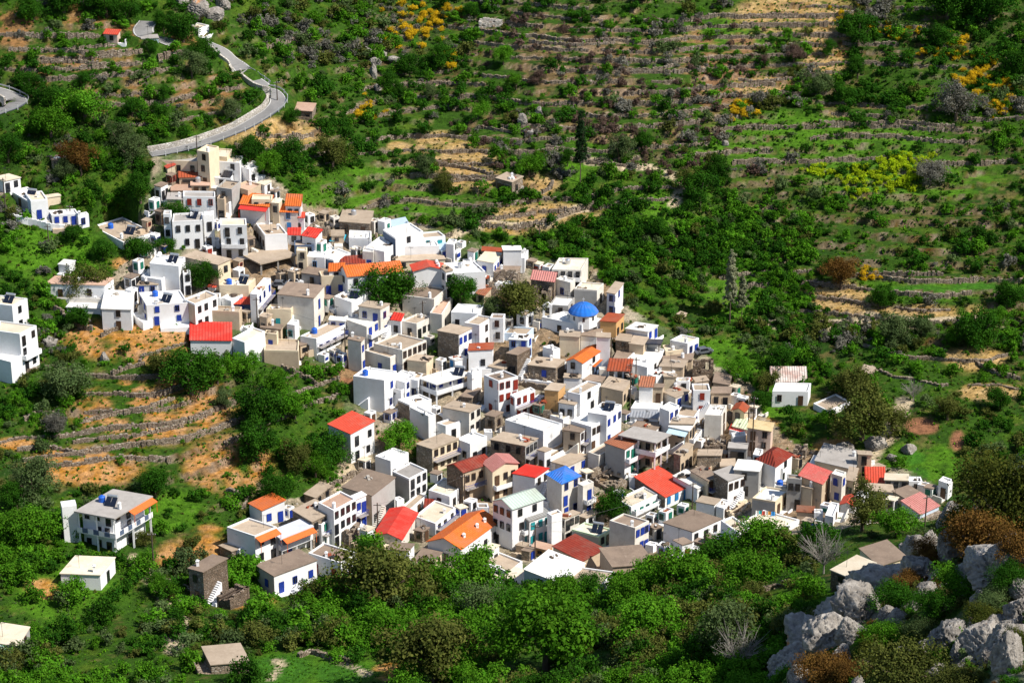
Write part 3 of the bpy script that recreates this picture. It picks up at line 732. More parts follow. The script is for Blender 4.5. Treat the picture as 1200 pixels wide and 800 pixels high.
# crop, roof corners left / nearest / right in the crop, wall height, wall finish, roof, shutters, openings left / right, extras | label | kind
HOUSES = """
A 60 185 345 195 275 135 80 c f:grey d 3 0 A | low cream house with grey roof below the road, left of the cream tower
A 40 200 110 246 168 243 45 c m:coral:.6 d 0 0 - | small shed with faded red tiles beside the low cream house under the road | shed
A 338 108 445 125 430 75 160 c f:cream n 1 0 C | tall narrow cream tower house standing highest in the village, under the road
+A 445 150 580 160 560 100 70 c f:cream d 0 1 -
A 450 190 680 205 660 152 150 w f:cream d 2 0 - | white house with two square windows just below the cream tower house
+A 680 235 752 258 735 228 95 w f:white d 0 1 -
A 475 320 610 330 600 290 70 w f:lav d 1 0 S | small white flat house with solar heater below the white two-window house near the yellow car
A 200 320 385 315 380 280 45 t m:rust:.7 n 1 0 k | open shed with rusty red sheet roofs beside the yellow car | shed
A 138 424 292 424 288 362 40 t s:pink n 1 0 - | low pinkish flat-roofed house left of the yellow car's lane
A 292 384 440 386 435 345 65 t s:pink n 2 0 t | low terracotta-topped house with a steel tank, directly below the rusty shed
A 230 468 490 472 480 428 90 w f:grey r 3 0 - | white house with three dark red windows in the topmost cluster
+A 105 492 228 495 222 445 95 c s:grey d 0 0 -
A 495 484 560 488 555 452 85 t f:tan d 1 0 k | narrow tan garage with a dark open door beside the house with three red windows | garage
A 145 665 390 655 385 590 215 w f:grey d 3 0 S | large white house with a solar heater, three tall dark windows and two side towers
+A 92 605 145 605 140 575 200 w f:grey d 1 0 -
+A 390 615 480 608 470 578 250 w f:white d 1 0 -
A 625 385 742 420 770 368 110 t f:pink n 1 1 - | tan house with a pinkish roof in the upper cluster behind the dark red awning
A 490 395 620 412 610 350 65 g f:tan d 1 0 A | grey flat-roofed house with a bare pole in front in the upper cluster
A 765 490 930 492 930 455 150 c f:cream d 2 0 - | cream house with two dark windows at the right edge of the upper cluster
+A 930 520 985 525 990 490 100 c s:cream d 1 0 -
A 675 528 905 550 880 497 100 w m:orange:1.0 n 0 0 wr | white house with an orange roof strip and a dark red awning below it
A 1030 540 1155 545 1160 490 110 w m:orange:1.0 d 2 0 - | tall white house with an orange tiled top at the outer right of the upper cluster
A 975 588 1130 592 1135 560 75 w m:orange:.8 s 1 0 - | low white house with orange tiles and a grey door below the tall orange-topped house
A 1098 630 1180 634 1180 612 50 w m:coral:.5 d 1 0 - | tiny white outhouse with a small red roof below the orange-topped houses | outhouse
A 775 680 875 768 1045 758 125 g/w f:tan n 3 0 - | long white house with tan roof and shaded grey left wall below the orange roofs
A 520 690 740 692 705 640 165 w f:cream d 2 0 b | white cube house with a dark window beside a small tree, upper left cluster
C 250 300 345 304 340 266 45 w m:red:.7 d 1 0 - | small white house under the left of two red roofs behind the concrete carport
C 360 306 470 326 452 285 45 w m:red:.7 d 1 0 - | small white house under the right of two red roofs behind the concrete carport
C 300 385 455 378 450 338 45 k f:tan d 2 0 - | low house with a dark front and tan roof below the pair of red roofs
C 315 425 400 427 400 398 110 c f:white d 1 0 - | small cream house with a white roof right of the concrete carport
C 400 470 540 480 530 440 45 w f:white s 1 0 - | low white flat house in front of the turquoise tarpaulin's lane
C 650 200 890 217 845 122 60 s s:tan n 2 0 t | brown stone house with a flat earthen roof and a steel tank at the meadow's edge
C 420 245 565 250 580 200 60 s r:tan n 0 0 - | roofless stone ruin at the dark track left of the brown stone house | ruined_house,ruin
C 590 312 690 312 685 268 42 t s:tan n 1 0 - | low tan block behind the turquoise tarpaulin
C 580 352 685 350 705 318 14 t m:tq:.3 n 0 0 - | lean-to covered with a turquoise tarpaulin behind the white houses | shed
C 725 322 900 330 882 272 85 w f:white n 0 0 C | white house with a chimney behind the long orange roof
C 850 400 1005 432 1000 336 75 w f:white d 0 1 - | white windowless house between the long orange roof and the brown stone house
C 832 430 920 436 916 394 52 w f:white b 1 0 - | little white house with one blue window behind the long orange roof
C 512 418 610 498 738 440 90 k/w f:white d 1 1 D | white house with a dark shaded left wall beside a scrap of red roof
C 668 530 850 520 842 490 25 w m:dred:.8 d 0 0 - | low house with a dark red sheet roof touching the long orange roof
C 715 622 1150 584 1085 535 75 w G:orange:1.6 d 3 0 - | long white house under the long orange tiled roof beside the big dark tree
C 570 585 690 580 690 550 50 w m:orange:.8 d 1 0 - | small white house whose orange roof continues the long orange roof to its left
C 510 622 715 616 692 578 140 c f:tan b 2 0 - | cream house with a dark blue door and one window left of the big dark tree
C 355 600 510 622 560 575 80 g s:brown d 1 0 A | grey house with littered brown roof left of the cream house with dark blue door
D 300 100 592 131 665 36 135 w s:brown b 0 1 C | broad white house with a large brown flat roof and a grey hutch on it
+D 310 60 412 62 412 40 40 t s:grey n 0 0 -
D 745 112 885 160 980 95 150 w f:white n 0 0 S | plain white cube without windows left of the blue-shuttered house
D 935 192 1110 216 1190 180 92 w s:tan b 2 1 - | white house with many blue shutters on two storeys, right of the plain cube
+D 838 272 1002 352 1200 245 150 w f:white b 0 4 B
D 852 242 930 250 935 222 60 w s:tan b 1 0 - | tiny roof room with a blue door beside the house with many blue shutters
D 212 214 412 216 460 178 140 c f:tan t 1 1 - | cream house with a turquoise-green door under the broad brown flat roof
D 375 330 440 340 470 300 60 w f:white t 1 0 - | small white house with a turquoise box window below the cream house with the green door
D 160 270 222 285 230 255 100 t s:tan d 1 0 - | narrow tan house at the alley left of the turquoise-green door
D 170 360 330 375 335 340 45 t s:brown n 1 0 - | low brown-roofed house behind the roof terrace with a blue door
D 200 400 300 410 300 385 120 c f:tan b 1 0 - | small roof room with a blue door above the bare brown retaining wall
D 195 532 470 540 470 450 140 t/c f:tan n 0 0 - | terrace house with a bare tan lower wall above the shrubs at the village's left foot
D 470 430 610 445 830 335 140 w f:tan d 1 4 RT | long white house with blue water tanks and a blue striped balcony, beside the pole
+D 705 300 835 312 830 285 90 w s:white b 2 0 -
D 480 500 600 470 610 430 60 t s:brown d 2 0 k | low brown roof over dark openings left end of the long white house with blue tanks
D 850 450 960 470 965 440 180 w s:brown b 0 2 - | small white house with a brown roof under the blue-shuttered house
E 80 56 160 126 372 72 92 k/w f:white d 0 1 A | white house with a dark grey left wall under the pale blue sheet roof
C 1042 192 1076 254 1196 245 32 w m:lblue:.5 n 0 0 - | shed with a pale blue sheet roof at the top edge of the village | shed
E 375 125 548 110 480 72 62 w f:tan t 2 0 - | small white house with turquoise windows at the upper edge beside the path
E 550 170 612 178 606 138 50 w f:white d 0 1 - | tiny white hut at the upper edge beside the path into the fields | hut
E 212 192 500 186 458 136 95 w f:white n 0 0 C | broad white house with a plain front behind the red gable
E 480 175 520 228 546 212 70 b m:lblue:.5 b 0 1 - | narrow pale blue house attached right of the broad plain-fronted house
E 170 312 545 292 520 252 55 c s:tan d 3 0 K | long low house with a tan roof strip over dark openings behind the red gable
E 300 384 550 374 522 326 110 w g:coral:.9 d 0 0 C | white house with plain gable under a worn red roof, right of the long orange roof
+E 550 392 605 380 592 345 70 w s:tan d 1 0 -
E 618 402 860 386 770 305 45 w f:white b 0 1 t | low white house with a curved white terrace between the red gable and the blue-post house
E 690 340 800 345 790 300 40 w s:white n 0 0 - | small white roof room above the low white terrace house
E 797 302 922 324 988 250 72 w s:cream b 1 3 - | white-roofed house with blue posts and windows along its right side
E 832 228 985 240 990 208 40 t s:rust d 1 0 - | shed with a rust-red roof behind the house with blue posts | shed
E 1000 272 1165 282 1195 220 78 w f:white t 1 0 - | white house with one turquoise window at the village's upper right edge
+E 1000 222 1140 222 1130 192 60 w s:white n 0 0 -
E 885 440 1090 442 1192 385 130 s r:tan d 0 0 - | large broken stone ruin above the bare trees, right of the blue-post house | ruined_house,ruin
E 930 392 1100 396 1190 362 60 s s:brown d 2 1 - | stone house with a sagging brown roof behind the large broken ruin
E 785 560 850 575 880 520 60 t m:terra:.5 d 1 0 - | small tan shed with a few orange tiles beside the round dark tree | shed
E 210 572 460 602 560 515 130 w f:brown d 0 3 C | white house with a brown sunken roof and white parapets below the red gable
+E 470 690 520 722 602 588 90 w f:pink d 0 2 -
E 590 702 800 716 852 650 90 w f:white d 2 0 C | white house with an arched door and a square window below the round dark tree
E 895 748 1000 752 1015 718 55 w f:brown n 1 0 - | low white house with a sunken brown roof next to the bare trees
G 465 38 590 62 712 6 80 w f:tan d 1 3 A | white house with a tan terrace roof, pole in front, right of the blue-shuttered house
G 390 30 465 40 470 0 90 w m:red:.4 d 1 0 - | narrow white house with a scrap of red roof beside the blue-shuttered house
G 960 52 1080 72 1182 10 100 w f:tan n 0 1 - | white cube house with a tan roof above the house with stone left wall
G 752 118 920 148 1046 106 98 s/w s:tan b 0 4 - | house with a bare stone left wall and four blue shutters on its white side
G 252 214 480 268 665 190 110 w f:tan n 0 5 C | large white house with a broad tan roof and a row of brown arched openings
+G 182 268 385 326 490 270 135 w f:tan b 1 2 A
G 92 468 340 502 432 430 255 w f:white b 0 1 TA | tall blank white block with round blue roof tank, above the red sloping roof
G 425 470 500 520 590 455 150 w f:white b 0 2 b | white house with a plant-covered court between the tall blank block and the modern balcony house
G 515 347 665 362 742 325 98 c s:tan n 0 0 - | plain cream cube with a tan roof in front of the brown arched openings
G 490 485 600 505 640 450 45 w f:white d 2 0 - | low white roof between the plain cream cube and the modern balcony house
G 825 338 890 348 978 328 80 w s:white s 1 0 - | small white stair room with a bright turquoise door on the modern balcony house
G 1000 442 1022 455 1096 420 150 w f:white n 0 0 C | narrow white block right of the modern balcony house
G 402 672 535 694 705 650 130 s/w f:white d 0 1 - | white-roofed house with a bare brown left wall under the modern balcony house
J 802 112 950 182 1012 186 200 w f:white n 0 0 C | tall plain white wall house above the tree beside the red sloping roof
G 790 716 1000 756 1112 715 100 w s:tan d 0 2 A | white house with an overhanging tan roof beside the long pole, below the modern balcony house
G 930 632 1020 642 1092 570 70 s s:brown n 0 0 - | low stone house with a grassy earthen roof below the modern balcony house
H 60 206 248 197 355 165 140 w s:rust d 1 1 - | white house with a rusty red patch on its roof beside two black solar panels
H 215 330 330 356 412 305 62 w s:tan d 0 2 - | small white house with a tan slab roof above the house with red windows
H 160 402 295 442 448 404 150 w f:brown r 1 3 - | white house with red windows and an outer stair
+H 385 548 422 570 582 510 135 w f:white r 1 3 R
H 350 240 440 242 540 188 65 d s:brown n 1 0 k | dark stone barn with an open front left of the big earthen-roofed ruin | barn
H 330 66 520 78 632 40 45 b f:tan b 0 0 - | pale blue-white house with a tan roof in front of the church's bell gable
+H 378 118 520 126 628 112 75 b s:white b 2 1 -
H 640 172 720 202 782 190 70 w f:white n 0 0 C | small white stair house left of the blue-domed church's court
H 525 318 740 342 812 280 95 s s:tan b 1 0 - | big old stone house with an earthen roof in the middle of the village
H 455 440 700 482 800 428 45 s r:tan n 0 0 - | broken low stone ruin in front of the big earthen-roofed stone house | ruined_house,ruin
H 655 512 760 522 816 470 140 o s:tan d 0 1 - | ochre-orange plastered house left of the orange-roofed chapel
H 825 288 945 300 1108 192 110 w g:orange:.7 d 1 1 - | white chapel with an orange tiled roof and white gables right of the ruins | chapel
H 1005 318 1045 330 1138 262 55 k m:orange:.6 d 1 2 k | open porch with an orange tiled roof against the right side of the chapel | porch
H 805 416 930 422 938 392 75 w s:tan n 0 0 - | narrow white house front directly below the orange-roofed chapel
H 815 532 930 546 1096 460 125 w f:tan d 0 1 C | white house with a tan sunken roof and one window below the orange-roofed chapel
H 765 612 885 632 932 590 75 w s:tan d 2 0 - | small white house with a door and window beside the tan chimney columns
H 650 690 800 742 872 700 30 w f:cream n 0 0 C | white roof terrace with black pots behind the big white roof
K 612 142 910 232 1092 190 135 w f:white d 0 0 - | house with the largest flat white roof and an orange awning, centre of the village
L 325 85 470 108 590 25 120 w f:white b 0 3 S | white house with a solar heater and blue shutters right of the largest white roof
+L 190 150 350 198 492 130 120 w f:white n 0 4 -
I 165 556 330 592 376 510 110 t s:tan d 0 2 - | tan plastered house with flat earthen roof below the dark red tile roof
I 20 502 160 520 195 478 40 s s:brown n 1 0 - | low stone house with a brown roof behind the white house under the chapel
I 770 0 800 10 830 -10 10 t s:tan n 0 0 - | low earthen roof at the upper edge right of the blue dome
F 310 238 540 242 596 150 95 w f:cream d 4 0 tb | tall white house with balcony, four dark windows and a steel tank at upper right
+F 345 312 455 340 482 310 80 w f:white b 1 0 -
F 485 388 662 400 752 352 118 g/w f:cream d 0 1 A | house with bare grey wall and white right side, standing above the blue dome
F 762 412 800 432 870 348 65 w s:tan b 1 1 - | small white house with a blue door right of the bare grey wall
F 148 315 330 336 348 300 45 s m:faded:1.0 d 1 0 - | stone house under a faded pink roof below the large broken ruin
F 160 402 300 402 332 350 100 s r:tan d 0 0 - | dark stone ruin under the pink-roofed house | ruined_house,ruin
F 290 512 440 522 492 455 60 g f:white n 1 1 - | grey house with a white roof and one brown window behind the blue dome
H 772 92 925 102 932 62 55 c s:tan n 0 0 - | small cream-fronted house directly below the blue dome
H 936 88 1055 98 1105 42 90 w s:brown d 0 0 - | white house with a brown roof right below the blue dome
+H 1060 100 1162 106 1168 72 80 w s:tan n 0 1 -
F 690 642 812 652 905 596 50 o s:rust d 0 2 - | low orange-tan house with rust-red eaves right of the blue dome
I 355 102 525 128 655 95 75 w s:white b 0 2 - | white house with white slab roof and blue windows above the black-roofed terrace
I 278 192 390 206 402 152 45 s s:tan n 1 0 - | small tan rubble-roofed house left of the terrace with the black roof
I 382 218 490 232 530 172 80 t s:tan n 0 0 - | tan house left of the covered terrace with the black roof
I 428 328 520 402 664 262 75 w f:white d 0 1 - | white house with a high sunlit side wall below the black-roofed terrace
I 515 442 590 482 742 430 65 w f:white d 0 1 - | white flat-roofed house right of the long brown roofs
I 250 362 370 372 422 260 40 t s:brown n 1 0 - | long house with a brown flat roof behind the dark red tile roof
I 215 428 390 432 408 372 65 w m:rust:.9 d 3 0 S | white house under a dark red tiled roof above the tall pole
I 655 476 745 478 742 454 90 c s:tan n 0 0 - | narrow cream house block in front of the white flat roof
I 460 552 562 556 582 504 85 w m:terra:.7 n 0 0 - | white house with a small terracotta tiled roof
+I 565 560 640 562 655 535 75 t s:brown n 1 0 -
I 702 188 835 216 946 178 95 w f:cream b 0 2 C | white house with a blue door at the outer right tip of the village
I 668 278 800 262 832 214 45 c f:cream n 0 0 - | cream flat-roofed house left of the white house at the outer right tip
I 645 346 870 346 902 298 45 t s:brown n 1 0 - | house with a long brown roof below the cream flat roof at the right edge
I 620 396 800 406 852 354 75 t s:tan d 0 1 - | tan house with an arched dark door left of the dark stone wall
I 880 382 1035 376 1052 338 110 d r:tan n 0 0 - | dark stone ruin with red rubble on top at the right edge | ruined_house,ruin
I 745 512 850 512 862 480 65 w f:cream d 1 0 - | small white house below the arched dark door
I 665 592 742 642 852 590 75 w s:tan b 0 2 - | white tan-roofed house beside the alley, left of the house with the red door
I 885 582 1010 582 1002 528 105 w f:tan r 1 0 - | white house with one red door near the right edge
I 1025 606 1170 606 1182 558 95 t s:brown d 2 0 - | tan house with two dark arched windows right of the red door
I 905 520 1000 505 985 470 40 t s:tan n 0 0 - | low tan roof behind the house with the red door
I 1040 520 1160 540 1180 480 50 t m:brown:.5 n 0 0 - | tan house with broken brown roof edges behind the arched windows
M 305 172 430 178 498 98 145 w f:white n 0 1 - | plain white house with a blank front and white roof right of the narrow alley
I 395 718 610 728 662 668 40 w f:white n 0 0 - | white roofed house behind the grey metal sheet roof
L 655 122 870 136 892 62 45 w m:metal:.4 n 1 0 - | house under a grey-blue metal sheet roof by the tall pole
I 740 772 890 792 946 712 72 w f:tan b 0 2 A | white house with a tan roof rimmed in white, below the red door
I 620 715 690 745 735 690 120 w f:white b 0 2 - | narrow white house in the alley right of the grey metal roof
L 135 226 265 246 332 205 150 t/w s:brown n 1 2 R | old tan house with a brown roof and a dark balcony left of the tile-roofed house
L 40 442 70 482 216 400 40 w f:white n 0 0 - | low white terrace roof behind the bright blue roof
L 30 492 165 508 336 428 85 w s:tan b 0 2 - | white house with a long tan roof right behind the bright blue roof
L 325 395 410 424 542 350 105 w f:tan d 0 1 - | white house with a blank grey-white corner left of the green-doored house
L 462 325 612 376 750 312 205 g/w m:terra:.7 g 0 3 B | white house with a terracotta tiled roof, a green door and plants on the balcony
L 662 202 840 236 916 172 65 w s:brown n 0 1 A | white house with a brown flat roof behind the open concrete frame
L 340 545 540 640 640 500 90 s r:tan d 0 0 - | large stone ruin with gaping holes behind the small dark tree | ruined_house,ruin
M 25 268 175 302 250 215 150 t s:white d 1 3 Bwc | tan house with a white slab and a pale blue awning over its balcony
M 40 242 210 246 256 206 40 s s:tan n 0 0 - | stone roof room above the tan house with the pale blue awning
M 85 472 112 492 216 408 125 s/t s:tan d 0 3 - | old stone and plaster house in the lane behind the red-orange flat roof
J 165 246 345 322 522 240 230 w m:coral:.5 d 0 2 C | white three-storey house with a bright red sloping roof framed in white, at the village's left
J 530 492 655 532 792 466 150 w f:white d 0 3 - | white house with a red box on the roof below the red sloping roof
+J 665 612 800 672 936 600 120 g/w f:grey d 0 3 -
J 852 402 980 442 1182 362 170 s/c s:tan n 0 4 R | old cream house with a bare stone left wall, a rubble roof and a broken balcony
K 76 166 150 192 282 150 110 w f:tan d 0 1 - | white block with a small tan roof and one dark window above the old cream house
+K 232 292 340 332 472 272 125 w f:white d 1 2 D
W 140 205 376 272 552 130 110 t/g s:brown d 1 2 K | house with a wide brown roof, a white patch on it and grey shutters below
S 720 122 800 156 922 62 55 s s:tan d 0 2 - | low stone house with a tan roof and a white chimney at the village's lower left
K 500 302 770 352 906 308 140 s/g s:tan d 3 3 R | tall ruinous house with doors and arched windows under a tan slab roof
K 885 386 920 396 972 374 75 w s:tan d 1 1 - | narrow white house leaning on the ruinous house with arched windows
K 140 512 286 552 508 476 240 d/t g:dred:1.0 n 0 4 R | tall tan house with a dark red corrugated roof and a balcony of timber doors
K 440 478 515 546 714 482 150 c G:faded:1.0 n 0 3 B | cream house with arched windows and a gable right of the corrugated dark red roof
K 672 566 845 598 1002 546 205 w s:red d 0 2 - | tall white house with a flat bright red roof beside the bright blue roof
L 40 560 120 642 265 582 150 w h:blue:.8 b 0 2 - | white house under a bright blue roof next to the flat red roof
+L 262 648 285 662 372 628 120 w f:white b 0 1 B
P -15 112 135 172 378 90 190 w g:green:1.2 d 3 2 - | white house with a shaded gable front under a pale green metal roof
P 130 182 270 270 432 210 150 g/w n:dgrey:.6 t 2 3 b | white house with arched blue windows under a plain grey roof
+P 430 218 442 228 526 200 160 w f:tan n 0 0 -
P 525 246 545 252 660 206 95 w s:tan d 1 3 - | white house with a dark window band and tan roof under the bright blue roof
P 665 236 710 248 832 190 60 s/w s:tan d 0 2 - | low stone house with two dark windows above the mint green house
P 790 190 845 215 965 150 70 s r:tan d 0 0 - | stone ruin wall left of the small dark tree | ruined_house,ruin
P 600 332 810 386 946 346 98 g/n f:cream d 0 2 S | mint green house with a black boiler on a cream roof
P 895 262 1090 322 1204 266 120 w f:brown b 0 3 C | white house with blue shutters and a brown roof right of the mint green house
P 455 487 680 582 852 487 45 t n:dred:.5 n 0 0 - | low house under a broad dark red sheet roof behind the big white roof
P 290 470 420 502 442 458 58 o s:pink n 1 0 - | small orange-tan shed by the pole left of the dark red sheet roof | shed
P 228 648 510 756 702 602 110 w s:white d 1 0 - | low house with a big bright white roof at the middle of the village's foot
P 65 706 200 760 230 672 45 s s:cream n 0 0 - | low brown stone outhouse with a cream slab left of the big white roof | outhouse
P 515 762 800 802 1020 690 55 w f:tan n 0 1 C | low white-rimmed house with a tan roof below the dark red sheet roof
P 808 508 918 626 1242 602 62 t n:brown:.6 n 0 0 C | long tan house with a worn brown roof at the village's lower edge
P 5 552 108 668 216 582 60 w f:tan n 0 1 - | low white house with a sunken tan roof right of the orange gabled hall
W 388 578 605 612 726 408 70 w g:red:.9 n 0 0 - | white house under a bright red gabled roof left of the orange gabled hall
W 410 602 470 668 542 612 25 c f:cream n 0 0 - | cream terrace in front of the bright red gabled roof
O 85 492 262 502 302 450 90 w s:brown d 2 0 - | little white house with two dark windows below the bright red gable
O 275 602 425 634 516 516 95 d/c s:brown n 0 2 C | cream house with a dark stone wall, a brown roof and a few orange tiles
O 408 428 668 484 962 267 150 w g:orange:1.5 d 1 4 C | large white hall under a bright orange gabled roof with a pediment | hall
O 370 205 470 288 626 162 90 w f:cream d 0 3 R | white terrace house behind the orange gabled hall, with arches below
O 384 162 464 164 470 116 35 w m:dred:.4 d 1 0 - | small box room with a dark red roof behind the orange gabled hall
W 600 362 662 388 802 266 55 w f:tan n 0 1 - | low white house with a tan roof behind the bright red gable
K 15 692 180 742 296 642 110 w f:cream d 1 2 A | white house with a cream roof and aerials below the corrugated dark red roof
Q 160 72 395 216 582 130 75 s/w n:coral:.35 s 0 3 - | white house with bright blue shutters under a broad red-orange roof
Q 78 216 130 292 342 192 110 w f:cream g 0 4 B | long white house with green shutters in front of the broad red-orange roof
Q 345 322 400 338 462 305 75 w f:terra g 1 1 - | small white annex house with green shutters and terracotta edging
Q 385 417 605 487 832 387 110 w s:brown d 0 3 A | white house with a large brown roof and a blank left wall above the green trees
Q 640 252 775 278 826 235 120 w s:tan n 0 1 - | white house with a cream roof by the lane behind the large brown roof
+Q 820 290 850 302 900 240 100 w f:white n 0 2 -
Q 460 52 645 152 726 95 80 w s:white d 0 2 - | house with a long white roof right of the broad red-orange roof
M 195 612 325 692 422 652 115 c s:brown n 0 3 R | yellow-cream house with brown windows right of the long white roof
M 376 622 480 692 626 642 120 s/w s:grey n 0 3 - | white house with three brown windows and a pale grey roof
Q 905 302 920 332 1072 238 65 c r:rust n 0 2 - | cream ruin full of red rubble above the laundry terrace | ruined_house,ruin
Q 832 396 962 492 1012 440 120 w f:cream n 0 0 - | white stair house with big shaded left wall, right of the large brown roof
R -90 482 190 560 392 462 35 w f:cream n 0 0 - | white terrace with coloured laundry and a blue barrel at the village's foot
R 10 287 185 317 332 236 110 g/c f:white n 0 2 C | cream-sided house with a blank grey left wall and a cluttered white roof
R 190 192 302 202 326 160 70 w f:tan n 0 1 T | white roof room with a blue tank on the cream-sided house
M 722 517 850 577 990 482 45 w h:dred:1.7 d 0 1 - | house under a dark red hipped roof by the pole
+M 825 582 912 592 920 560 100 w f:white n 0 0 -
M 535 602 720 617 762 540 65 g s:white d 1 0 - | low grey house with a rubble-strewn white roof left of the dark red hipped roof
M 230 577 340 592 422 520 40 t f:tan n 0 0 - | low tan roof with a wall around it behind the yellow-cream house
M 430 577 540 572 562 520 45 t s:tan n 1 0 - | low tan house left of the rubble-strewn white roof
M 250 492 430 492 442 448 50 s s:tan n 0 0 - | low stone-walled house with an earthen roof in the ruin quarter
M 310 422 470 412 522 330 45 d r:tan n 0 0 - | dark low ruin walls in the quarter left of the pale red strip | ruined_house,ruin
M 525 342 625 332 620 300 75 w f:white n 0 0 - | white cube below the short bright red awning
M 500 300 602 322 606 290 8 w m:red:.3 n 0 0 - | short wall top under a bright red strip roof beside the yellow striped roof | shed
M 640 287 815 302 842 240 100 p n:yell:.4 n 2 0 - | pinkish house under a yellow striped sheet roof at the right edge
M 525 262 640 290 645 235 35 p m:pgreen:.4 n 0 0 - | lean-to with a pale green sheet roof left of the yellow striped roof | shed
M 525 132 612 152 642 105 75 c g:rust:.6 d 1 0 - | small cream house with a rusty gabled roof and a dark arched door
M 490 432 630 442 642 400 65 g s:grey d 1 0 k | grey ruinous house with a dark doorway below the white cube
M 690 482 740 492 752 440 50 w f:white d 1 0 - | tiny white house left of the dark red hipped roof
M 1000 430 1090 440 1110 400 80 s r:tan n 0 0 - | roofless ruin right of the dark red hipped roof | ruined_house,ruin
N 42 326 176 346 206 290 25 w s:white n 0 0 - | low house with a pale roof before the large mottled grey roof
R 375 132 545 182 582 80 65 t n:mott:.5 n 0 1 - | tan house under a mottled pink and white tiled roof
R 285 132 385 142 396 110 190 g f:tan d 2 0 - | narrow grey-white house with dark windows left of the mottled pink roof
R 390 200 470 218 546 172 115 c s:tan d 0 0 C | narrow cream house below the mottled pink roof
R 360 397 490 406 496 360 55 t s:terra n 0 0 - | low tan house with a terracotta edge near the foot of the village
R 500 402 560 406 562 376 55 w f:white n 0 0 - | tiny white house right of the terracotta edge
N 75 300 300 352 332 246 60 t s:grey n 0 1 - | house under the large mottled grey roof at the right end
R 630 96 700 122 746 86 105 w f:white b 1 1 - | white house with blue trim and a blue cloth right of the mottled pink roof
R 755 152 800 162 836 60 85 t s:tan d 1 1 - | tall narrow tan house left of the tilted orange-red roof
R 900 180 1042 182 1036 98 30 t m:coral:1.3 n 0 0 - | shed under a tilted bright orange-red roof at the right end | shed
R 905 232 1110 247 1102 190 60 w s:tan n 3 0 - | white-fronted house with a tan roof below the tilted orange-red roof
R 700 337 800 352 836 292 55 w g:coral:.6 n 0 0 - | white house with a small red roof behind the feathery tree
R 600 420 640 436 690 330 70 w f:white n 0 1 - | narrow white house left of the small red roof and feathery tree
N 485 412 615 416 622 380 42 g s:cream d 3 0 - | grey hut with three dark openings right of the tilted orange-red roof | hut
N 530 477 620 532 716 500 35 t s:brown n 0 0 - | low house with a brown roof behind the red and white faded roof
N 590 547 690 612 802 562 25 b n:faded:.5 n 0 0 - | house under a faded red and white roof at the right end behind the pole
N 800 412 850 432 870 405 95 w f:white n 1 0 - | white house half hidden by the near crag at the right end
N 330 262 400 267 402 250 85 c s:tan d 1 0 - | cream block between the large grey roof and the tilted orange-red roof
B 235 322 475 346 506 275 150 w f:white d 0 0 SD | large white house with solar heater and satellite dish, left of the dark bushy tree
+B 168 425 335 452 342 398 60 w f:white n 0 0 -
+B 500 402 565 396 552 372 95 w f:white d 1 0 -
B 135 552 222 650 536 630 150 g/w f:white b 2 2 ST | white house with a shaded grey side, blue tank and blue shutters at the left edge
+B 140 496 302 492 332 465 70 w s:tan b 2 0 -
B 500 602 600 642 682 556 100 t/w f:tan d 0 3 - | white house with tan roof terrace, behind the roof terrace with low walls
B 500 272 780 336 866 306 70 c m:tan:.4 d 0 1 - | low house with wide ragged tan roof below the white house with two side towers
B 780 492 1015 497 1062 440 130 c f:cream d 0 2 TS | cream house with a solar heater and blue tank above the small orange porch
B 1020 560 1085 566 1182 440 140 w f:white b 0 3 R | white house with blue railings along the lane right of the small orange porch
B 680 592 790 592 790 555 75 w f:tan n 1 0 - | small white house with a tan roof left of the small orange porch
B 790 592 876 617 926 540 65 w f:white s 0 1 - | small white roofed house with a turquoise corner behind the orange porch
B 900 642 1030 642 1042 590 60 k m:coral:.6 b 1 0 - | blue-walled porch with a small orange-red roof in the lane | porch
B 690 690 940 702 956 662 50 t f:tan n 0 0 C | tan roof terrace with low walls behind the plain bright red roof
B 690 506 750 512 768 490 30 w m:coral:.3 n 0 0 - | tiny roof of orange tiles behind the small orange porch | shed
Z 223 398.5 272 399 271 383 21 w m:red:.9 n 0 0 - | white house with a plain bright red sloping roof at the village's left foot
+Z 272 396 288 401 287 386 30 w f:cream n 0 0 -
Z 119 362 155 363 140 343 24 w s:white n 1 0 - | white house with a broad white roof right of the cube-clipped hedge
+Z 155 367 168 378 176 374 9 w f:white n 0 0 -
Z 78 360 118 362 131 345 6 w s:white n 0 0 - | low white roof sheet beside the cube-clipped hedge | shed
Z 54 332.5 124 334.5 133 326 17 w s:pink n 2 0 - | long white house with a worn pinkish roof behind the spreading bare tree
Z 68.5 310 82 311.5 88 306 9 w s:white n 0 0 - | tiny white hut above the long pinkish-roofed house | hut
Z -28 353 17 358 32 349.5 32 w f:cream d 0 1 S | large white stepped house with an arched porch at the left edge of the picture
+Z -30 384 27 391 46 382 46 w f:cream d 0 2 B
+Z -30 413 15 424 21 415 26 w f:white n 0 0 -
U -60 190 38 218 158 190 90 w s:cream d 0 2 - | white house at the far left edge, uppermost of the row on the slope
U 85 292 222 368 290 322 90 g/w f:white n 1 0 S | white-roofed house with a long grey wall in the left row
U 195 302 252 368 372 355 150 b/w f:cream b 0 1 - | white house with a blue door at the top of its stairs in the left row
+U 360 338 372 346 472 330 60 c s:cream n 0 0 -
U 378 442 412 482 614 470 85 w f:white b 1 3 - | white house with wide blue windows and a pole before it in the left row
U 606 482 618 488 692 470 100 w f:white b 0 1 C | narrow white house with one blue shutter at the right of the left row
U 722 567 968 692 1146 602 62 w f:tan n 0 0 STC | long white house with tan roof, tanks and boilers ending the left row
Z 60 187.5 74 189 79 184 12 s s:brown d 1 0 - | small stone hut beside the rust-brown tree on the left slope | hut
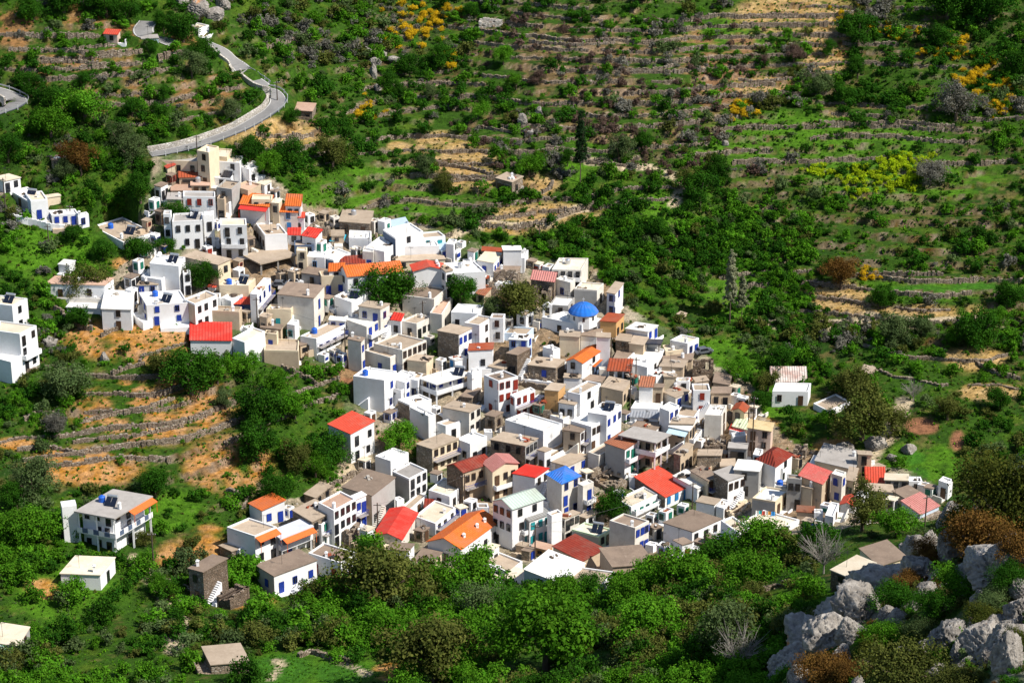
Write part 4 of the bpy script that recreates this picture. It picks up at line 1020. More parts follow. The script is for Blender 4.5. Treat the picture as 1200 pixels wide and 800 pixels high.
Z 121.5 40 138 41 136 37.5 10 p m:coral:.4 d 1 0 - | small pinkish hut with a red roof on the terraces at upper left | hut
Z 219 31 233 34 236 29 10 w f:cream d 1 0 - | small white house above the upper road | hut
Z 166 46 186 45 184 41 6 b s:grey n 0 0 - | low pale blue shed beside the upper road | shed
Z 335 129 366 131 361 122 9 s s:pink d 3 0 - | pale stone house with a flat roof right of the road bend
Z 581 209 600 214 607 206.5 16 s s:tan d 1 1 k | small stone field house with a slab roof between the vineyard terraces | field_house,field house
Z 561 24 588 24 589 21 8 pale r:tan n 0 0 - | roofless whitewashed ruin high on the far hillside | ruined_house,ruin
X 435 387 708 392 737 325 108 w f:white n 2 0 - | white house standing apart at the right, below its patchy tiled roof
+X 428 318 700 318 690 262 14 w m:patch:1.7 n 0 0 -
+X 755 482 868 542 896 435 45 w f:tan n 0 0 -
Z 1006 434.5 1018 438 1024 431 6 s s:tan n 0 0 - | tiny flat-roofed stone hut among bushes right of the village | hut
S 105 380 335 452 512 388 135 w f:tan d 0 2 Wo | white house with a tan roof and a long orange awning at lower left
+S 280 198 385 252 557 205 115 w m:orange:.9 b 0 2 -
S 335 682 480 767 806 642 147 g/w s:brown b 1 3 - | white house with a brown roof and blue doors in front of the long orange awning
S 742 582 1002 662 1116 580 150 w f:brown r 2 1 - | white house with brown roof and dark red windows left of the large olive-brown tree
S 640 245 780 342 946 256 75 s s:tan d 0 3 - | stone house with a rubble-covered tan roof right of the orange awnings
S 845 180 950 252 1112 160 160 w f:pink d 0 4 C | white house with a pink roof terrace and four dark windows, lower left cluster
+W 235 292 250 302 326 266 240 w s:white b 0 2 R
S 1028 402 1060 422 1142 352 115 s r:tan d 0 0 - | small stone ruin with an arched doorway beside the large dark tree | ruined_house,ruin
S 782 352 850 364 902 320 115 w f:tan g 0 1 R | small white house with a green door and a flowery balcony
T 112 650 366 660 450 552 92 w s:cream d 0 1 C | low white cottage with a cream roof below the two-storey veranda house
Z 221 666 240 670.5 266 654.5 37 s/d s:brown d 1 0 - | square brown stone tower house with a flat roof at lower left
Z 252 697 270 700 292 688 14 d r:tan n 0 0 - | collapsed stone ruin right of the square stone tower house | ruined_house,ruin
Z 254 641 272 646 296 638 10 s s:tan n 0 0 - | low stone store with an earthen top below the orange awnings | store
Z -12 752 22 757 28 735 13 g s:cream n 1 1 wc | small shed with a grey awning at the bottom left edge | shed
Z 237 758 248 779 292 775 10 s s:tan n 0 0 - | flat-roofed stone store among bushes at the bottom left | store
Z 1008 645 1030 663 1062 653 9 c n:brown:.3 n 0 0 - | concrete hut with a sloping slab behind the near rocks | hut
Z 974 668 995 677 1026 660 13 d s:cream n 1 1 K | small open concrete shelter beside the near rocks | shelter
"""
VERANDAS = [
    ('T', (205, 258), (466, 302), (716, 178), 255, 'w', 'grey', 'd', 1, .5, 'two-storey white house with a deep veranda, striped balcony and orange awning, alone at lower left', 'to'),
    ('G', (612, 484), (745, 532), (1006, 452), 180, 'w', 'white', 'b', 0, .52, 'modern white house with a balcony all round and a wide white slab roof', ''),
    ('L', (572, 262), (850, 322), (996, 266), 250, 't', 'grey', 'n', 0, .56, 'unfinished concrete house with an open upper floor and bare posts', ''),
    ('S', (500, 400), (535, 470), (775, 372), 180, 'w', 'lav', 'b', 0, .45, 'white house with a veranda under an orange awning and a lavender roof terrace', 'o'),
]
CARPORTS = [('Z', (285, 298.5), (306, 308.5), (347, 298.5), 14.5, 'tan', 't', 'open concrete carport with a big tan slab on posts in the upper village'),
            ('I', (500, 212), (620, 217), (637, 186), 85, 'black', 'w', 'covered roof terrace with a black roof and white furniture')]
def poly_mask(poly):
    """pixels of the 1200 x 800 photograph covered by a polygon"""
    u = [p[0] for p in poly]; v = [p[1] for p in poly]
    u0, u1, v0, v1 = max(0, int(min(u))), min(1199, int(max(u)) + 1), max(0, int(min(v))), min(799, int(max(v)) + 1)
    if u1 <= u0 or v1 <= v0: return None
    gu, gv = np.meshgrid(np.arange(u0, u1 + 1) + .5, np.arange(v0, v1 + 1) + .5)
    return (slice(v0, v1 + 1), slice(u0, u1 + 1)), inpoly(poly, gu, gv)
def read_rows():
    rows = []
    for line in HOUSES.strip().splitlines():
        seg = [q.strip() for q in line.split('|')]
        t = seg[0].split(); plus = t[0].startswith('+'); crop = t[0].lstrip('+'); g = [float(x) for x in t[1:8]]
        cx, cy, s = CROPS[crop]; l, f, r = [(cx + g[i] / s, cy + g[i + 1] / s) for i in (0, 2, 4)]
        rs = t[9].split(':')
        rows.append(dict(plus=plus, crop=crop, l=l, f=f, r=r, h=g[6] / s, wall=t[8], rk=rs[0], rcol=rs[1], rise=float(rs[2]) if len(rs) > 2 else .5, shut=t[10], nL=int(t[11]), nR=int(t[12]),
                         ex='' if t[13] == '-' else t[13], label=seg[1] if len(seg) > 1 else '', kind=seg[2] if len(seg) > 2 else ''))
    return rows
OCC = np.zeros((800, 1200), np.int32)
def roof_poly(q): b_ = (q['l'][0] + q['r'][0] - q['f'][0], q['l'][1] + q['r'][1] - q['f'][1]); return [q['l'], q['f'], q['r'], b_]
def wall_poly(q): l, f, r, h = q['l'], q['f'], q['r'], q['h']; return [l, (l[0], l[1] + h), (f[0], f[1] + h), (r[0], r[1] + h), r, f]
def prepare():
    """walls run down to the roofs in front of them, the way the houses are stacked up the slope; small houses stand in what is left"""
    rows = read_rows(); n = len(rows)
    for i, q in enumerate(rows):
        m = poly_mask(roof_poly(q))
        if m: OCC[m[0]][m[1]] = i + 1
    for crop, L, F_, R_, h, *_r in VERANDAS + CARPORTS:
        cx, cy, s = CROPS[crop]; q = dict(l=(cx + L[0] / s, cy + L[1] / s), f=(cx + F_[0] / s, cy + F_[1] / s), r=(cx + R_[0] / s, cy + R_[1] / s), h=h / s)
        for pl in (roof_poly(q), wall_poly(q)):
            m = poly_mask(pl)
            if m: OCC[m[0]][m[1]] = 9999
    m = poly_mask([(628, 362), (642, 358), (664, 352), (704, 352), (710, 392), (690, 396), (640, 396)]); a = OCC[m[0]]; a[m[1] & (a == 0)] = 9998
    for i, q in enumerate(rows):
        if q['crop'] in 'ZTUVX' or q['kind'].startswith(('shed', 'porch')) or not bool(inpoly(VILL, np.array([q['f'][0]]), np.array([q['f'][1] + q['h']]))[0]) or q['rk'] == 'r': continue
        gaps = []
        for u, v in (q['f'], ((q['l'][0] + q['f'][0]) / 2, (q['l'][1] + q['f'][1]) / 2), ((q['r'][0] + q['f'][0]) / 2, (q['r'][1] + q['f'][1]) / 2)):
            v += q['h']; g = 0
            while g < 26 and v + g < 799 and OCC[int(v + g), int(u)] in (0, i + 1): g += 1
            if g < 26: gaps.append(g)
        if gaps and q['h'] < 29:
            e = sorted(gaps)[len(gaps) // 2] + 1.5
            q['h'] += max(0, min(e, 20, 62 - q['h']))
    for i, q in enumerate(rows):
        m = poly_mask(wall_poly(q))
        if m: a = OCC[m[0]]; a[m[1] & (a == 0)] = i + 1
    # gap fillers
    r = random.Random(21); named = [q for q in rows if not q['plus'] and len(q['label'].split()) <= 9 and 'house' in q['label']]
    KEEP = [(405, 436, 26, 14), (338, 332, 26, 8), (465, 515, 26, 24), (705, 592, 22, 18), (540, 345, 18, 14), (447, 345, 30, 26), (600, 355, 26, 18), (238, 322, 18, 16), (268, 283, 8, 10), (410, 557, 18, 12), (718, 385, 12, 10), (205, 250, 14, 12), (432, 645, 20, 20), (545, 665, 30, 22)]
    added = []; lim = [(0, 20), (1500, 15), (4500, 11), (9000, 9)]
    for it in range(14000):
        w = max(a_ for k_, a_ in lim if it >= k_ and it < dict(zip([x[0] for x in lim], [x[0] for x in lim[1:]] + [99999]))[k_]) * r.uniform(.85, 1.2)
        u, v = r.uniform(150, 1110), r.uniform(180, 690)
        if OCC[int(v), int(u)] or any(((u - a_) / c_) ** 2 + ((v - b_) / d_) ** 2 < 1 for a_, b_, c_, d_ in KEEP): continue
        fr = r.random(); h = w * r.uniform(.7, 1.1)
        if fr < .7: dl, dr = (-w * .55, -w * .12), (w * .45, -w * .26)
        elif fr < .85: dl, dr = (-w * .9, -w * .03), (-w * .08, -w * .35)
        else: dl, dr = (-w * .5, -w * .2), (w * .55, -w * .14)
        f = (u, v); q = dict(l=(u + dl[0], v + dl[1]), f=f, r=(u + dr[0], v + dr[1]), h=h)
        pl = [q['l'], (q['l'][0], q['l'][1] + h), (u, v + h), (q['r'][0], q['r'][1] + h), q['r'], (u + dl[0] + dr[0], v + dl[1] + dr[1])]
        if not all(inpoly(VILL, np.array([p[0] for p in pl]), np.array([p[1] for p in pl]))): continue
        m = poly_mask(pl)
        if m is None or m[1].sum() < 12 or (OCC[m[0]][m[1]] > 0).mean() > .22: continue
        OCC[m[0]][m[1]] = 5000 + len(added)
        near = min(named, key=lambda o: (o['f'][0] - u) ** 2 + ((o['f'][1] - v) * 1.3) ** 2); dx, dy = u - near['f'][0], v - near['f'][1]
        where = 'left of' if dx < 0 and abs(dx) > abs(dy) else 'right of' if dx > 0 and abs(dx) > abs(dy) else 'behind' if dy < 0 else 'before'
        wl, rc, tx = r.choice([('w', 'f:tan', 'tan-roofed white'), ('w', 'f:white', 'all-white flat-roofed'), ('w', 's:brown', 'brown-roofed white'), ('t', 's:tan', 'earth-coloured'), ('w', 'f:white', 'all-white flat-roofed'), ('w', 'f:brown', 'brown-roofed white'), ('w', 'f:tan', 'tan-roofed white'), ('s', 's:brown', 'brown stone'), ('w', 's:cream', 'white slab-roofed')])
        rs = rc.split(':'); sz = 'small' if w > 10 else 'tiny'
        q.update(plus=False, crop='fill', wall=wl, rk=rs[0], rcol=rs[1], rise=.5, shut=r.choice('bddndrg'), nL=r.choice((0, 1, 1)), nR=r.choice((1, 1, 2)), ex='', label=sz + ' ' + tx + ' house ' + where + ' the ' + near['label'], kind='')
        added.append(q)
    return rows + added
def parse_houses():
    cur = None; rr = random.Random(3); rows = prepare()
    for q in rows:
        P, z0, z1, cr = corners('Z', q['l'], q['f'], q['r'], q['h'])
        ar = sum(P[i][0] * P[(i + 1) % 4][1] - P[(i + 1) % 4][0] * P[i][1] for i in range(4))
        if ar < 0: P = [P[0], P[3], P[2], P[1]]
        if z1 - z0 < .5: z1 = z0 + .5
        FOOT.append([tuple(p) for p in P]); CUT.append((P, z0))
        if not q['plus']:
            nm, cat = 'house', 'house'
            if q['kind']:
                k_ = q['kind'].split(','); nm = k_[0]; cat = k_[1] if len(k_) > 1 else k_[0].replace('_', ' ')
            c = sum(P) / 4
            cur = House(nm, q['label'], cat, (c[0], c[1], z0), 'houses of the hillside village' if cat == 'house' else ('ruined houses among the village' if cat == 'ruin' else None))
        if not q['plus']: cur.dirty = q['crop'] not in 'ZU' and q['f'][0] > 330 and rr.random() < (.25 if q['f'][0] > 640 or 'tan' in q['rcol'] or 'brown' in q['rcol'] else .10)
        build(cur, P, z0, z1, q['wall'], q['rk'], q['rcol'], q['rise'], q['shut'], q['nL'], q['nR'], q['ex'], rr, annex=q['plus'])
    n = len(rows)
    for crop, L, F_, R_, h, wall, rcol, shut, striped, frac, label, ex in VERANDAS:
        P, z0, z1, cr = corners(crop, L, F_, R_, h); FOOT.append([tuple(p) for p in P]); c = sum(P) / 4
        hs = House('house', label, 'house', (c[0], c[1], z0), 'houses of the hillside village')
        veranda(hs, P, z0, z1, wall, rcol, shut, rr, frac, 1.7, 2 if striped else 0)
        if 'o' in ex: awning(hs, P[1] + (P[2] - P[1]) * (.35 if 't' in ex else 0.02), P[2], z1 - .1, 1.5, 'awn_o')
        if 't' in ex:
            solar(hs, (*(P[1] + (P[0] - P[1]) * .5 + (P[2] - P[1]) * .45), z1), -.3); tank(hs, (*(P[1] + (P[0] - P[1]) * .8 + (P[2] - P[1]) * .5), z1)); chimney(hs, (*(P[1] + (P[0] - P[1]) * .2 + (P[2] - P[1]) * .35), z1), rr)
            m = MB(); q = P[0] - (P[1] - P[0]) / np.hypot(*(P[1] - P[0])) * 2.2 + (P[2] - P[1]) * .1; m.box((*q, z0 - 1.5), 2.6, 2.4, z1 - z0 + 2.2, .3); hs.part('stair_tower', m, ['w_w'])
        elif shut == 'b' and crop == 'G': solar(hs, (*(P[1] + (P[0] - P[1]) * .25 + (P[2] - P[1]) * .8), z1), -.35); antenna(hs, (*(P[1] + (P[0] - P[1]) * .5 + (P[2] - P[1]) * .4), z1), rr)
    for crop, L, F_, R_, h, rcol, wall, label in CARPORTS:
        P, z0, z1, cr = corners(crop, L, F_, R_, h); FOOT.append([tuple(p) for p in P]); c = sum(P) / 4
        hs = House('carport', label, 'carport', (c[0], c[1], z0)); carport(hs, P, z0, z1, rcol, wall, rr)
    return n

def church():
    # white church with an octagonal drum and a blue dome
    cx, cy, s = CROPS['F']; u, v = cx + 550 / s, cy + 715 / s
    b = px2w([u], [v + 9])[0]; sc = np.linalg.norm(b) / FPX
    base = np.array([b[0], b[1] + 2.5, b[2]]); hs = House('church', 'white church with a bright blue dome and a bell gable', 'church', base)
    d = float(proj(*base)[2]); px = d / FPX
    ztop = base[2] + 3.4
    P = [base[:2] + np.array(q) for q in ((-8.6, 1.2), (-.2, -3.4), (4.6, .0), (-3.8, 4.6))]; FOOT.append([tuple(p) for p in P])
    rr = random.Random(8); build(hs, P, float(base[2]), ztop, 'w', 'f', 'white', 0, 'd', 1, 1, '', rr)
    c = base[:2] + np.array((0.2, -.4)); rad = 16.8 * px; m = MB()
    poly = [c + rad * np.array((math.cos(2 * math.pi * (i + .5) / 8), math.sin(2 * math.pi * (i + .5) / 8))) for i in range(8)]
    zd = ztop + .1; m.prism(poly, zd - 1.2, zd + 1.75)
    dr = hs.part('drum', m, ['w_w']); w_ = MB()
    for i in range(8):
        a = 2 * math.pi * i / 8; q = c + (rad * math.cos(math.pi / 8) + .02) * np.array((math.cos(a), math.sin(a))); w_.box((*q, zd + .5), .06, .5, .9, a)
    vv = np.array(w_.v) - hs.base; w_.v = [tuple(x) for x in vv]; link('drum_window', w_.mesh('drum_window', ['glass_dark']), dr)
    # dome: eight curved ribs
    m = MB(); prof = [(1.07, 1.75), (1.06, 1.9), (.94, 2.4), (.72, 3.0), (.42, 3.55), (.14, 3.85), (.0, 3.9)]
    for (r0, h0), (r1, h1) in zip(prof[:-1], prof[1:]):
        for i in range(16):
            a0, a1 = 2 * math.pi * (i + .0) / 16, 2 * math.pi * (i + 1) / 16
            def pt(r, a, h): return (c[0] + rad * r * math.cos(a), c[1] + rad * r * math.sin(a), zd + h)
            m.quad([pt(r0, a0, h0), pt(r0, a1, h0), pt(r1, a1, h1), pt(r1, a0, h1)] if r1 > 0 else [pt(r0, a0, h0), pt(r0, a1, h0), (c[0], c[1], zd + h1)], 0, [(0, 0), (.5, 0), (.5, .5), (0, .5)] if r1 > 0 else [(0, 0), (.5, 0), (.25, .5)])
    dm = hs.part('dome', m, ['r_blue'], None, True)
    x = MB(); x.box((c[0], c[1], zd + 3.85), .08, .08, 1.1); x.box((c[0], c[1], zd + 4.5), .55, .08, .08); vv = np.array(x.v) - hs.base; x.v = [tuple(q) for q in vv]; link('cross', x.mesh('cross', ['frame_white']), dm)
    # bell gable on the left
    g = px2w([600 + 240 / s], [280 + 640 / s])[0]; m = MB(); q = np.array([g[0], g[1]]); zz = float(Hs(*q)) + 1.
    zz = ztop - .38; q = P[0] + np.array((1.2, .6))
    for dx in (-.75, .75): m.box((q[0] + dx, q[1], zz), .5, .6, 2.4)
    m.box((q[0], q[1], zz + 2.4), 2.1, .62, .4); m.quad([(q[0] - 1.05, q[1] - .31, zz + 2.8), (q[0] + 1.05, q[1] - .31, zz + 2.8), (q[0], q[1] - .31, zz + 3.7)]); m.quad([(q[0] + 1.05, q[1] + .31, zz + 2.8), (q[0] - 1.05, q[1] + .31, zz + 2.8), (q[0], q[1] + .31, zz + 3.7)])
    m.quad([(q[0] - 1.05, q[1] - .31, zz + 2.8), (q[0], q[1] - .31, zz + 3.7), (q[0], q[1] + .31, zz + 3.7), (q[0] - 1.05, q[1] + .31, zz + 2.8)]); m.quad([(q[0] + 1.05, q[1] + .31, zz + 2.8), (q[0], q[1] + .31, zz + 3.7), (q[0], q[1] - .31, zz + 3.7), (q[0] + 1.05, q[1] - .31, zz + 2.8)])
    hs.part('bell_gable', m, ['w_w']); m = MB(); m.cyl((q[0], q[1], zz + 1.5), .38, .14, .6, 12); hs.part('bell', m, ['iron_dark'])

CUT = []
NEARROAD = np.zeros(X.shape, bool)
for L, w in road_lines:
    for p in L: i_, j_ = int((p[0] - GX0) / GS), int((p[1] - GY0) / GS); NEARROAD[max(0, j_ - 6):j_ + 7, max(0, i_ - 6):i_ + 7] = True
NHOUSE = parse_houses(); church()
# the slope is dug away under and just behind each house
for P, z0 in CUT:
    q = inset(P, .8); x0, x1 = min(p[0] for p in q), max(p[0] for p in q); y0, y1 = min(p[1] for p in q), max(p[1] for p in q)
    i0, i1, j0, j1 = int((x0 - GX0) / GS), int((x1 - GX0) / GS) + 2, int((y0 - GY0) / GS), int((y1 - GY0) / GS) + 2
    m = inpoly([tuple(p) for p in q], X[j0:j1, i0:i1], Y[j0:j1, i0:i1]) & ~NEARROAD[j0:j1, i0:i1]; z = Z[j0:j1, i0:i1]; z[m] = np.minimum(z[m], z0 - .05)
# ------------------------------------------------------------------ ground colours (real soil, grass, paving)
U, V, D = proj(X, Y, Z)
n1 = fbm(X / 14, Y / 14, 5, 21); n2 = fbm(X / 3.5, Y / 3.5, 4, 33); n3 = fbm(X / 1.3, Y / 1.3, 3, 44)
def C(*c): return np.array(c, float)
def blend(col, c, m): return col * (1 - m[..., None]) + c * m[..., None]
wu = U + 10 * fbm(X / 6, Y / 6, 3, 50); wv = V + 5 * fbm(X / 6, Y / 6, 3, 60)
col = np.zeros(X.shape + (3,)) + C(.034, .088, .006)
col = blend(col, C(.022, .062, .005), smooth(-.1, .45, n1)); col = blend(col, C(.072, .125, .012), smooth(.05, .5, n2) * .8)
col = blend(col, C(.19, .13, .065), smooth(.25, .6, n3 + n1 * .6) * .5)
col = blend(col, C(.070, .185, .010), ell(Z_MG, wu, wv) * smooth(-.7, .1, n2) * .9)
col = blend(col, C(.29, .145, .065), ell(Z_BR, wu, wv) * smooth(-.1, .3, n2 + .5 * n1) * .8)
col = blend(col, C(.24, .135, .085), ell(Z_PK, wu, wv) * smooth(.0, .4, n2 + .4 * n1) * .6)
col = blend(col, C(.46, .235, .085) + n3[..., None] * .12, ell(Z_OS, wu, wv) * smooth(-.45, .0, n2 + .4 * n1) * .92)
col = blend(col, C(.44, .30, .135) + n3[..., None] * .1, ell(Z_VY, wu, wv) * smooth(-.7, -.1, n2 + .3 * n1) * .95)
col = blend(col, C(.27, .13, .075), ell(Z_PL, U + 3 * n2, V + 2 * n2)); col = blend(col, C(.045, .15, .012), ell(Z_VG, U + 4 * n2, V + 2 * n2))
vil = inpoly(VILL, wu, wv).astype(float)
pave = C(.42, .37, .30) + n3[..., None] * .16
col = blend(col, C(.38, .33, .27) + n2[..., None] * .14 + n3[..., None] * .08, vil * .9); col = blend(col, C(.06, .11, .025), vil * smooth(.08, .3, n1 + .4 * n2) * .9)
col = blend(col, C(.27, .19, .125) + n3[..., None] * .1, vil * smooth(.0, .3, -n1 + .3 * n2) * .85)
# gardens and earth inside the village
col = blend(col, C(.25, .16, .09), ell([(405, 436, 26, 10), (350, 420, 0.1, 0.1), (470, 520, 30, 20), (540, 415, 18, 14), (720, 590, 30, 14), (610, 350, 40, 14)], wu, wv))
stone_r = C(.165, .12, .085) + n3[..., None] * .14 + C(.10, .07, .05) * np.maximum(ell(Z_PK, wu, wv), ell(Z_BR, wu, wv) * .6)[..., None] - C(.07, .06, .045) * ell(Z_VY, wu, wv)[..., None]
col = blend(col, stone_r, np.clip(RISE * smooth(-.3, .1, n1 * .8 + n2), 0, 1) * .85)
col = blend(col, C(.40, .38, .35) + n3[..., None] * .2, np.clip(SPUR * smooth(.0, .3, n2 + n1), 0, 1) * .8)
col = blend(col, C(.22, .13, .07), np.clip(SPUR * smooth(.1, .4, -n2), 0, 1) * .6)
# footpaths: trodden pale earth
PATHS = [([(1060, 470), (1056, 485), (1046, 498), (1040, 512), (1026, 525), (1018, 540)], 1.6), ([(760, 197), (735, 196), (715, 193), (690, 191)], 1.1), ([(530, 277), (548, 268), (566, 261)], 1.2),
         ([(570, 258), (600, 262), (640, 260), (690, 243)], .9), ([(900, 380), (960, 378), (1020, 376), (1100, 376), (1170, 373)], 1.5), ([(205, 762), (208, 740), (214, 722), (207, 700)], 1.5),
         ([(160, 655), (172, 668), (190, 690), (196, 702)], 1.4), ([(388, 568), (408, 556), (424, 547)], 1.6), ([(560, 690), (540, 680)], 1), ([(760, 198), (790, 205), (800, 215), (790, 240)], 1.2), ([(322, 772), (330, 778), (318, 795)], .7), ([(372, 764), (400, 775), (430, 790)], .7)]
for pts, w in PATHS:
    L = polyline(pts, 4.); m = (X > L[:, 0].min() - 4) & (X < L[:, 0].max() + 4) & (Y > L[:, 1].min() - 4) & (Y < L[:, 1].max() + 4)
    dd = np.sqrt(((X[m][:, None] - L[:, 0]) ** 2 + (Y[m][:, None] - L[:, 1]) ** 2).min(1)) + n3[m] * .6
    wgt = 1 - smooth(w * .7, w * 1.4, dd); c = col[m]; col[m] = c * (1 - wgt[:, None]) + C(.5, .42, .31) * wgt[:, None]
col = np.clip(col, .008, .8)
mg, nt, b = newmat('earth_and_grass')
at = nt.nodes.new('ShaderNodeVertexColor'); at.layer_name = 'Col'
co = coords(nt, rand=False); na = noise(nt, co, 1.1, 6, .7); nb = noise(nt, co, 4.5, 4, .7); nc = noise(nt, co, .25, 4)
x = mixc(nt, 1., at.outputs[0], mixc(nt, ramp(nt, na, .32, .70), (.45, .45, .42), (1.45, 1.4, 1.3)), 'MULTIPLY')
x = mixc(nt, 1., x, mixc(nt, ramp(nt, nb, .35, .68), (.6, .62, .6), (1.35, 1.3, 1.25)), 'MULTIPLY')
nt.links.new(x, b.inputs['Base Color']); bump(nt, b, nb, .9, .25); b.inputs['Roughness'].default_value = .95; b.inputs['Specular IOR Level'].default_value = .1
idx = np.arange(NX * NY).reshape(NY, NX)
quads = np.stack([idx[:-1, :-1], idx[:-1, 1:], idx[1:, 1:], idx[1:, :-1]], -1).reshape(-1, 4)
vv = np.stack([X, Y, Z], -1).reshape(-1, 3)
me = npmesh('ground', vv, quads, [mg], np.concatenate([col, np.ones(X.shape + (1,))], -1).reshape(-1, 4), None, True)
tag(link('ground', me), None, None, None, 'structure')
# a coarse outer sheet carrying the land on to the horizon
far = MB(); g = 60.
def FZ(x, y):
    xc, yc = min(max(x, GX0), GX1 - 1), min(max(y, GY0), GY1 - 1); dd = math.hypot(x - xc, y - yc); z = float(Hs(xc, yc))
    return z - .5 + (dd * .18 if y > 300 else -dd * .25) + (0 if dd < 1 else 8 * float(vnoise(x / 140, y / 140, 3)) * min(1, dd / 60))
xs = list(np.arange(-1400, -190, 110)) + list(np.linspace(-190, 189, 9)) + list(np.arange(300, 1500, 110)); ys = list(np.arange(-600, 60, 110)) + list(np.linspace(60, 699, 10)) + list(np.arange(810, 2600, 150))
fv = [(x_, y_, FZ(x_, y_)) for y_ in ys for x_ in xs]; ff = []
for j in range(len(ys) - 1):
    for i in range(len(xs) - 1):
        if xs[i] >= -191 and xs[i + 1] <= 190 and ys[j] >= 59 and ys[j + 1] <= 700: continue
        ff.append((j * len(xs) + i, j * len(xs) + i + 1, (j + 1) * len(xs) + i + 1, (j + 1) * len(xs) + i))
fm, nt, b = newmat('far_hillside'); co = coords(nt, rand=False); nf = noise(nt, co, .05, 6, .7)
nt.links.new(mixc(nt, ramp(nt, nf, .4, .65), (.03, .06, .015), (.10, .11, .04)), b.inputs['Base Color'])
fme = bpy.data.meshes.new('far_hills'); fme.from_pydata(fv, [], ff); fme.materials.append(fm); tag(link('far_hills', fme), None, None, None, 'structure')

# ------------------------------------------------------------------ roads with kerb walls, white edge lines and guard rails
ra, nt, b = newmat('asphalt'); co = coords(nt, rand=False); na = noise(nt, co, .5, 5); nb = noise(nt, co, 8, 3)
x = mixc(nt, ramp(nt, na, .35, .7), (.20, .195, .19), (.29, .28, .27)); x = mixc(nt, ramp(nt, nb, .35, .7), x, (.17, .165, .16)); nt.links.new(x, b.inputs['Base Color']); MATS['asphalt'] = ra
plain('road_paint', (.7, .7, .66)); plain('galvanised', (.5, .51, .52), .4, .5, .5)
ROADLAB = []
def offset(L, o):
    t = np.gradient(L[:, :2], axis=0); t /= np.linalg.norm(t, axis=1)[:, None] + 1e-9
    return np.stack([L[:, 0] + t[:, 1] * o, L[:, 1] - t[:, 0] * o, L[:, 2]], 1)
def ribbon(L, o0, o1, dz, h=0):
    a, c = offset(L, o0), offset(L, o1); m = MB()
    for i in range(len(L) - 1):
        p = [a[i], a[i + 1], c[i + 1], c[i]]; p = [(q[0], q[1], q[2] + dz) for q in p]
        if h == 0: m.quad(p[::-1])
        else:
            t = [(q[0], q[1], q[2] + h) for q in p]; m.quad(t[::-1])
            for k_ in range(4): m.quad([p[k_], p[(k_ + 1) % 4], t[(k_ + 1) % 4], t[k_]][::-1])
    return m
RAIL_LAB = ['grey guard rail with white posts along the outer edge of the main road bend', None, None, 'grey guard rail round the hairpin at the left edge']
KERB_LAB = ['pale stone kerb wall along the uphill edge of the main road bend', 'pale parapet wall along the upper road', None, 'pale kerb wall inside the hairpin at the left edge']
for k_, (L, w) in enumerate(road_lines):
    o = link('road', ribbon(L, -w / 2, w / 2, .02).mesh('road', ['asphalt'])); tag(o, None, None, None, 'structure')
    o = link('road_edge_line', ribbon(L, -w / 2 + .2, -w / 2 + .32, .026).mesh('road_edge_line', ['road_paint'])); tag(o, None, None, None, 'structure')
    o = link('road_edge_line', ribbon(L, w / 2 - .32, w / 2 - .2, .026).mesh('road_edge_line', ['road_paint'])); tag(o, None, None, None, 'structure')
    if KERB_LAB[k_]:
        c = L.mean(0); m = ribbon(L, -w / 2 - .75, -w / 2 - .15, -1.0, 1.0 + (1.1 if k_ == 0 else .7)); o = link('kerb_wall', m.mesh('kerb_wall', ['w_pale'])); tag(o, KERB_LAB[k_], 'wall')
    if RAIL_LAB[k_]:
        t = link('guard_rail', None, None, tuple(L[0])); tag(t, RAIL_LAB[k_], 'guard rail')
        m = ribbon(L, w / 2 + .2, w / 2 + .28, .45, .3); v = np.array(m.v) - L[0]; m.v = [tuple(q) for q in v]; link('rail', m.mesh('rail', ['galvanised']), t)
        e = offset(L, w / 2 + .32); acc = 0
        for i in range(1, len(e)):
            acc += np.linalg.norm(e[i] - e[i - 1])
            if acc > 2.5: acc = 0; m = MB(); m.box(tuple(e[i] - L[0] + (0, 0, -.6)), .12, .12, 1.5); link('post', m.mesh('post', ['frame_white']), t)

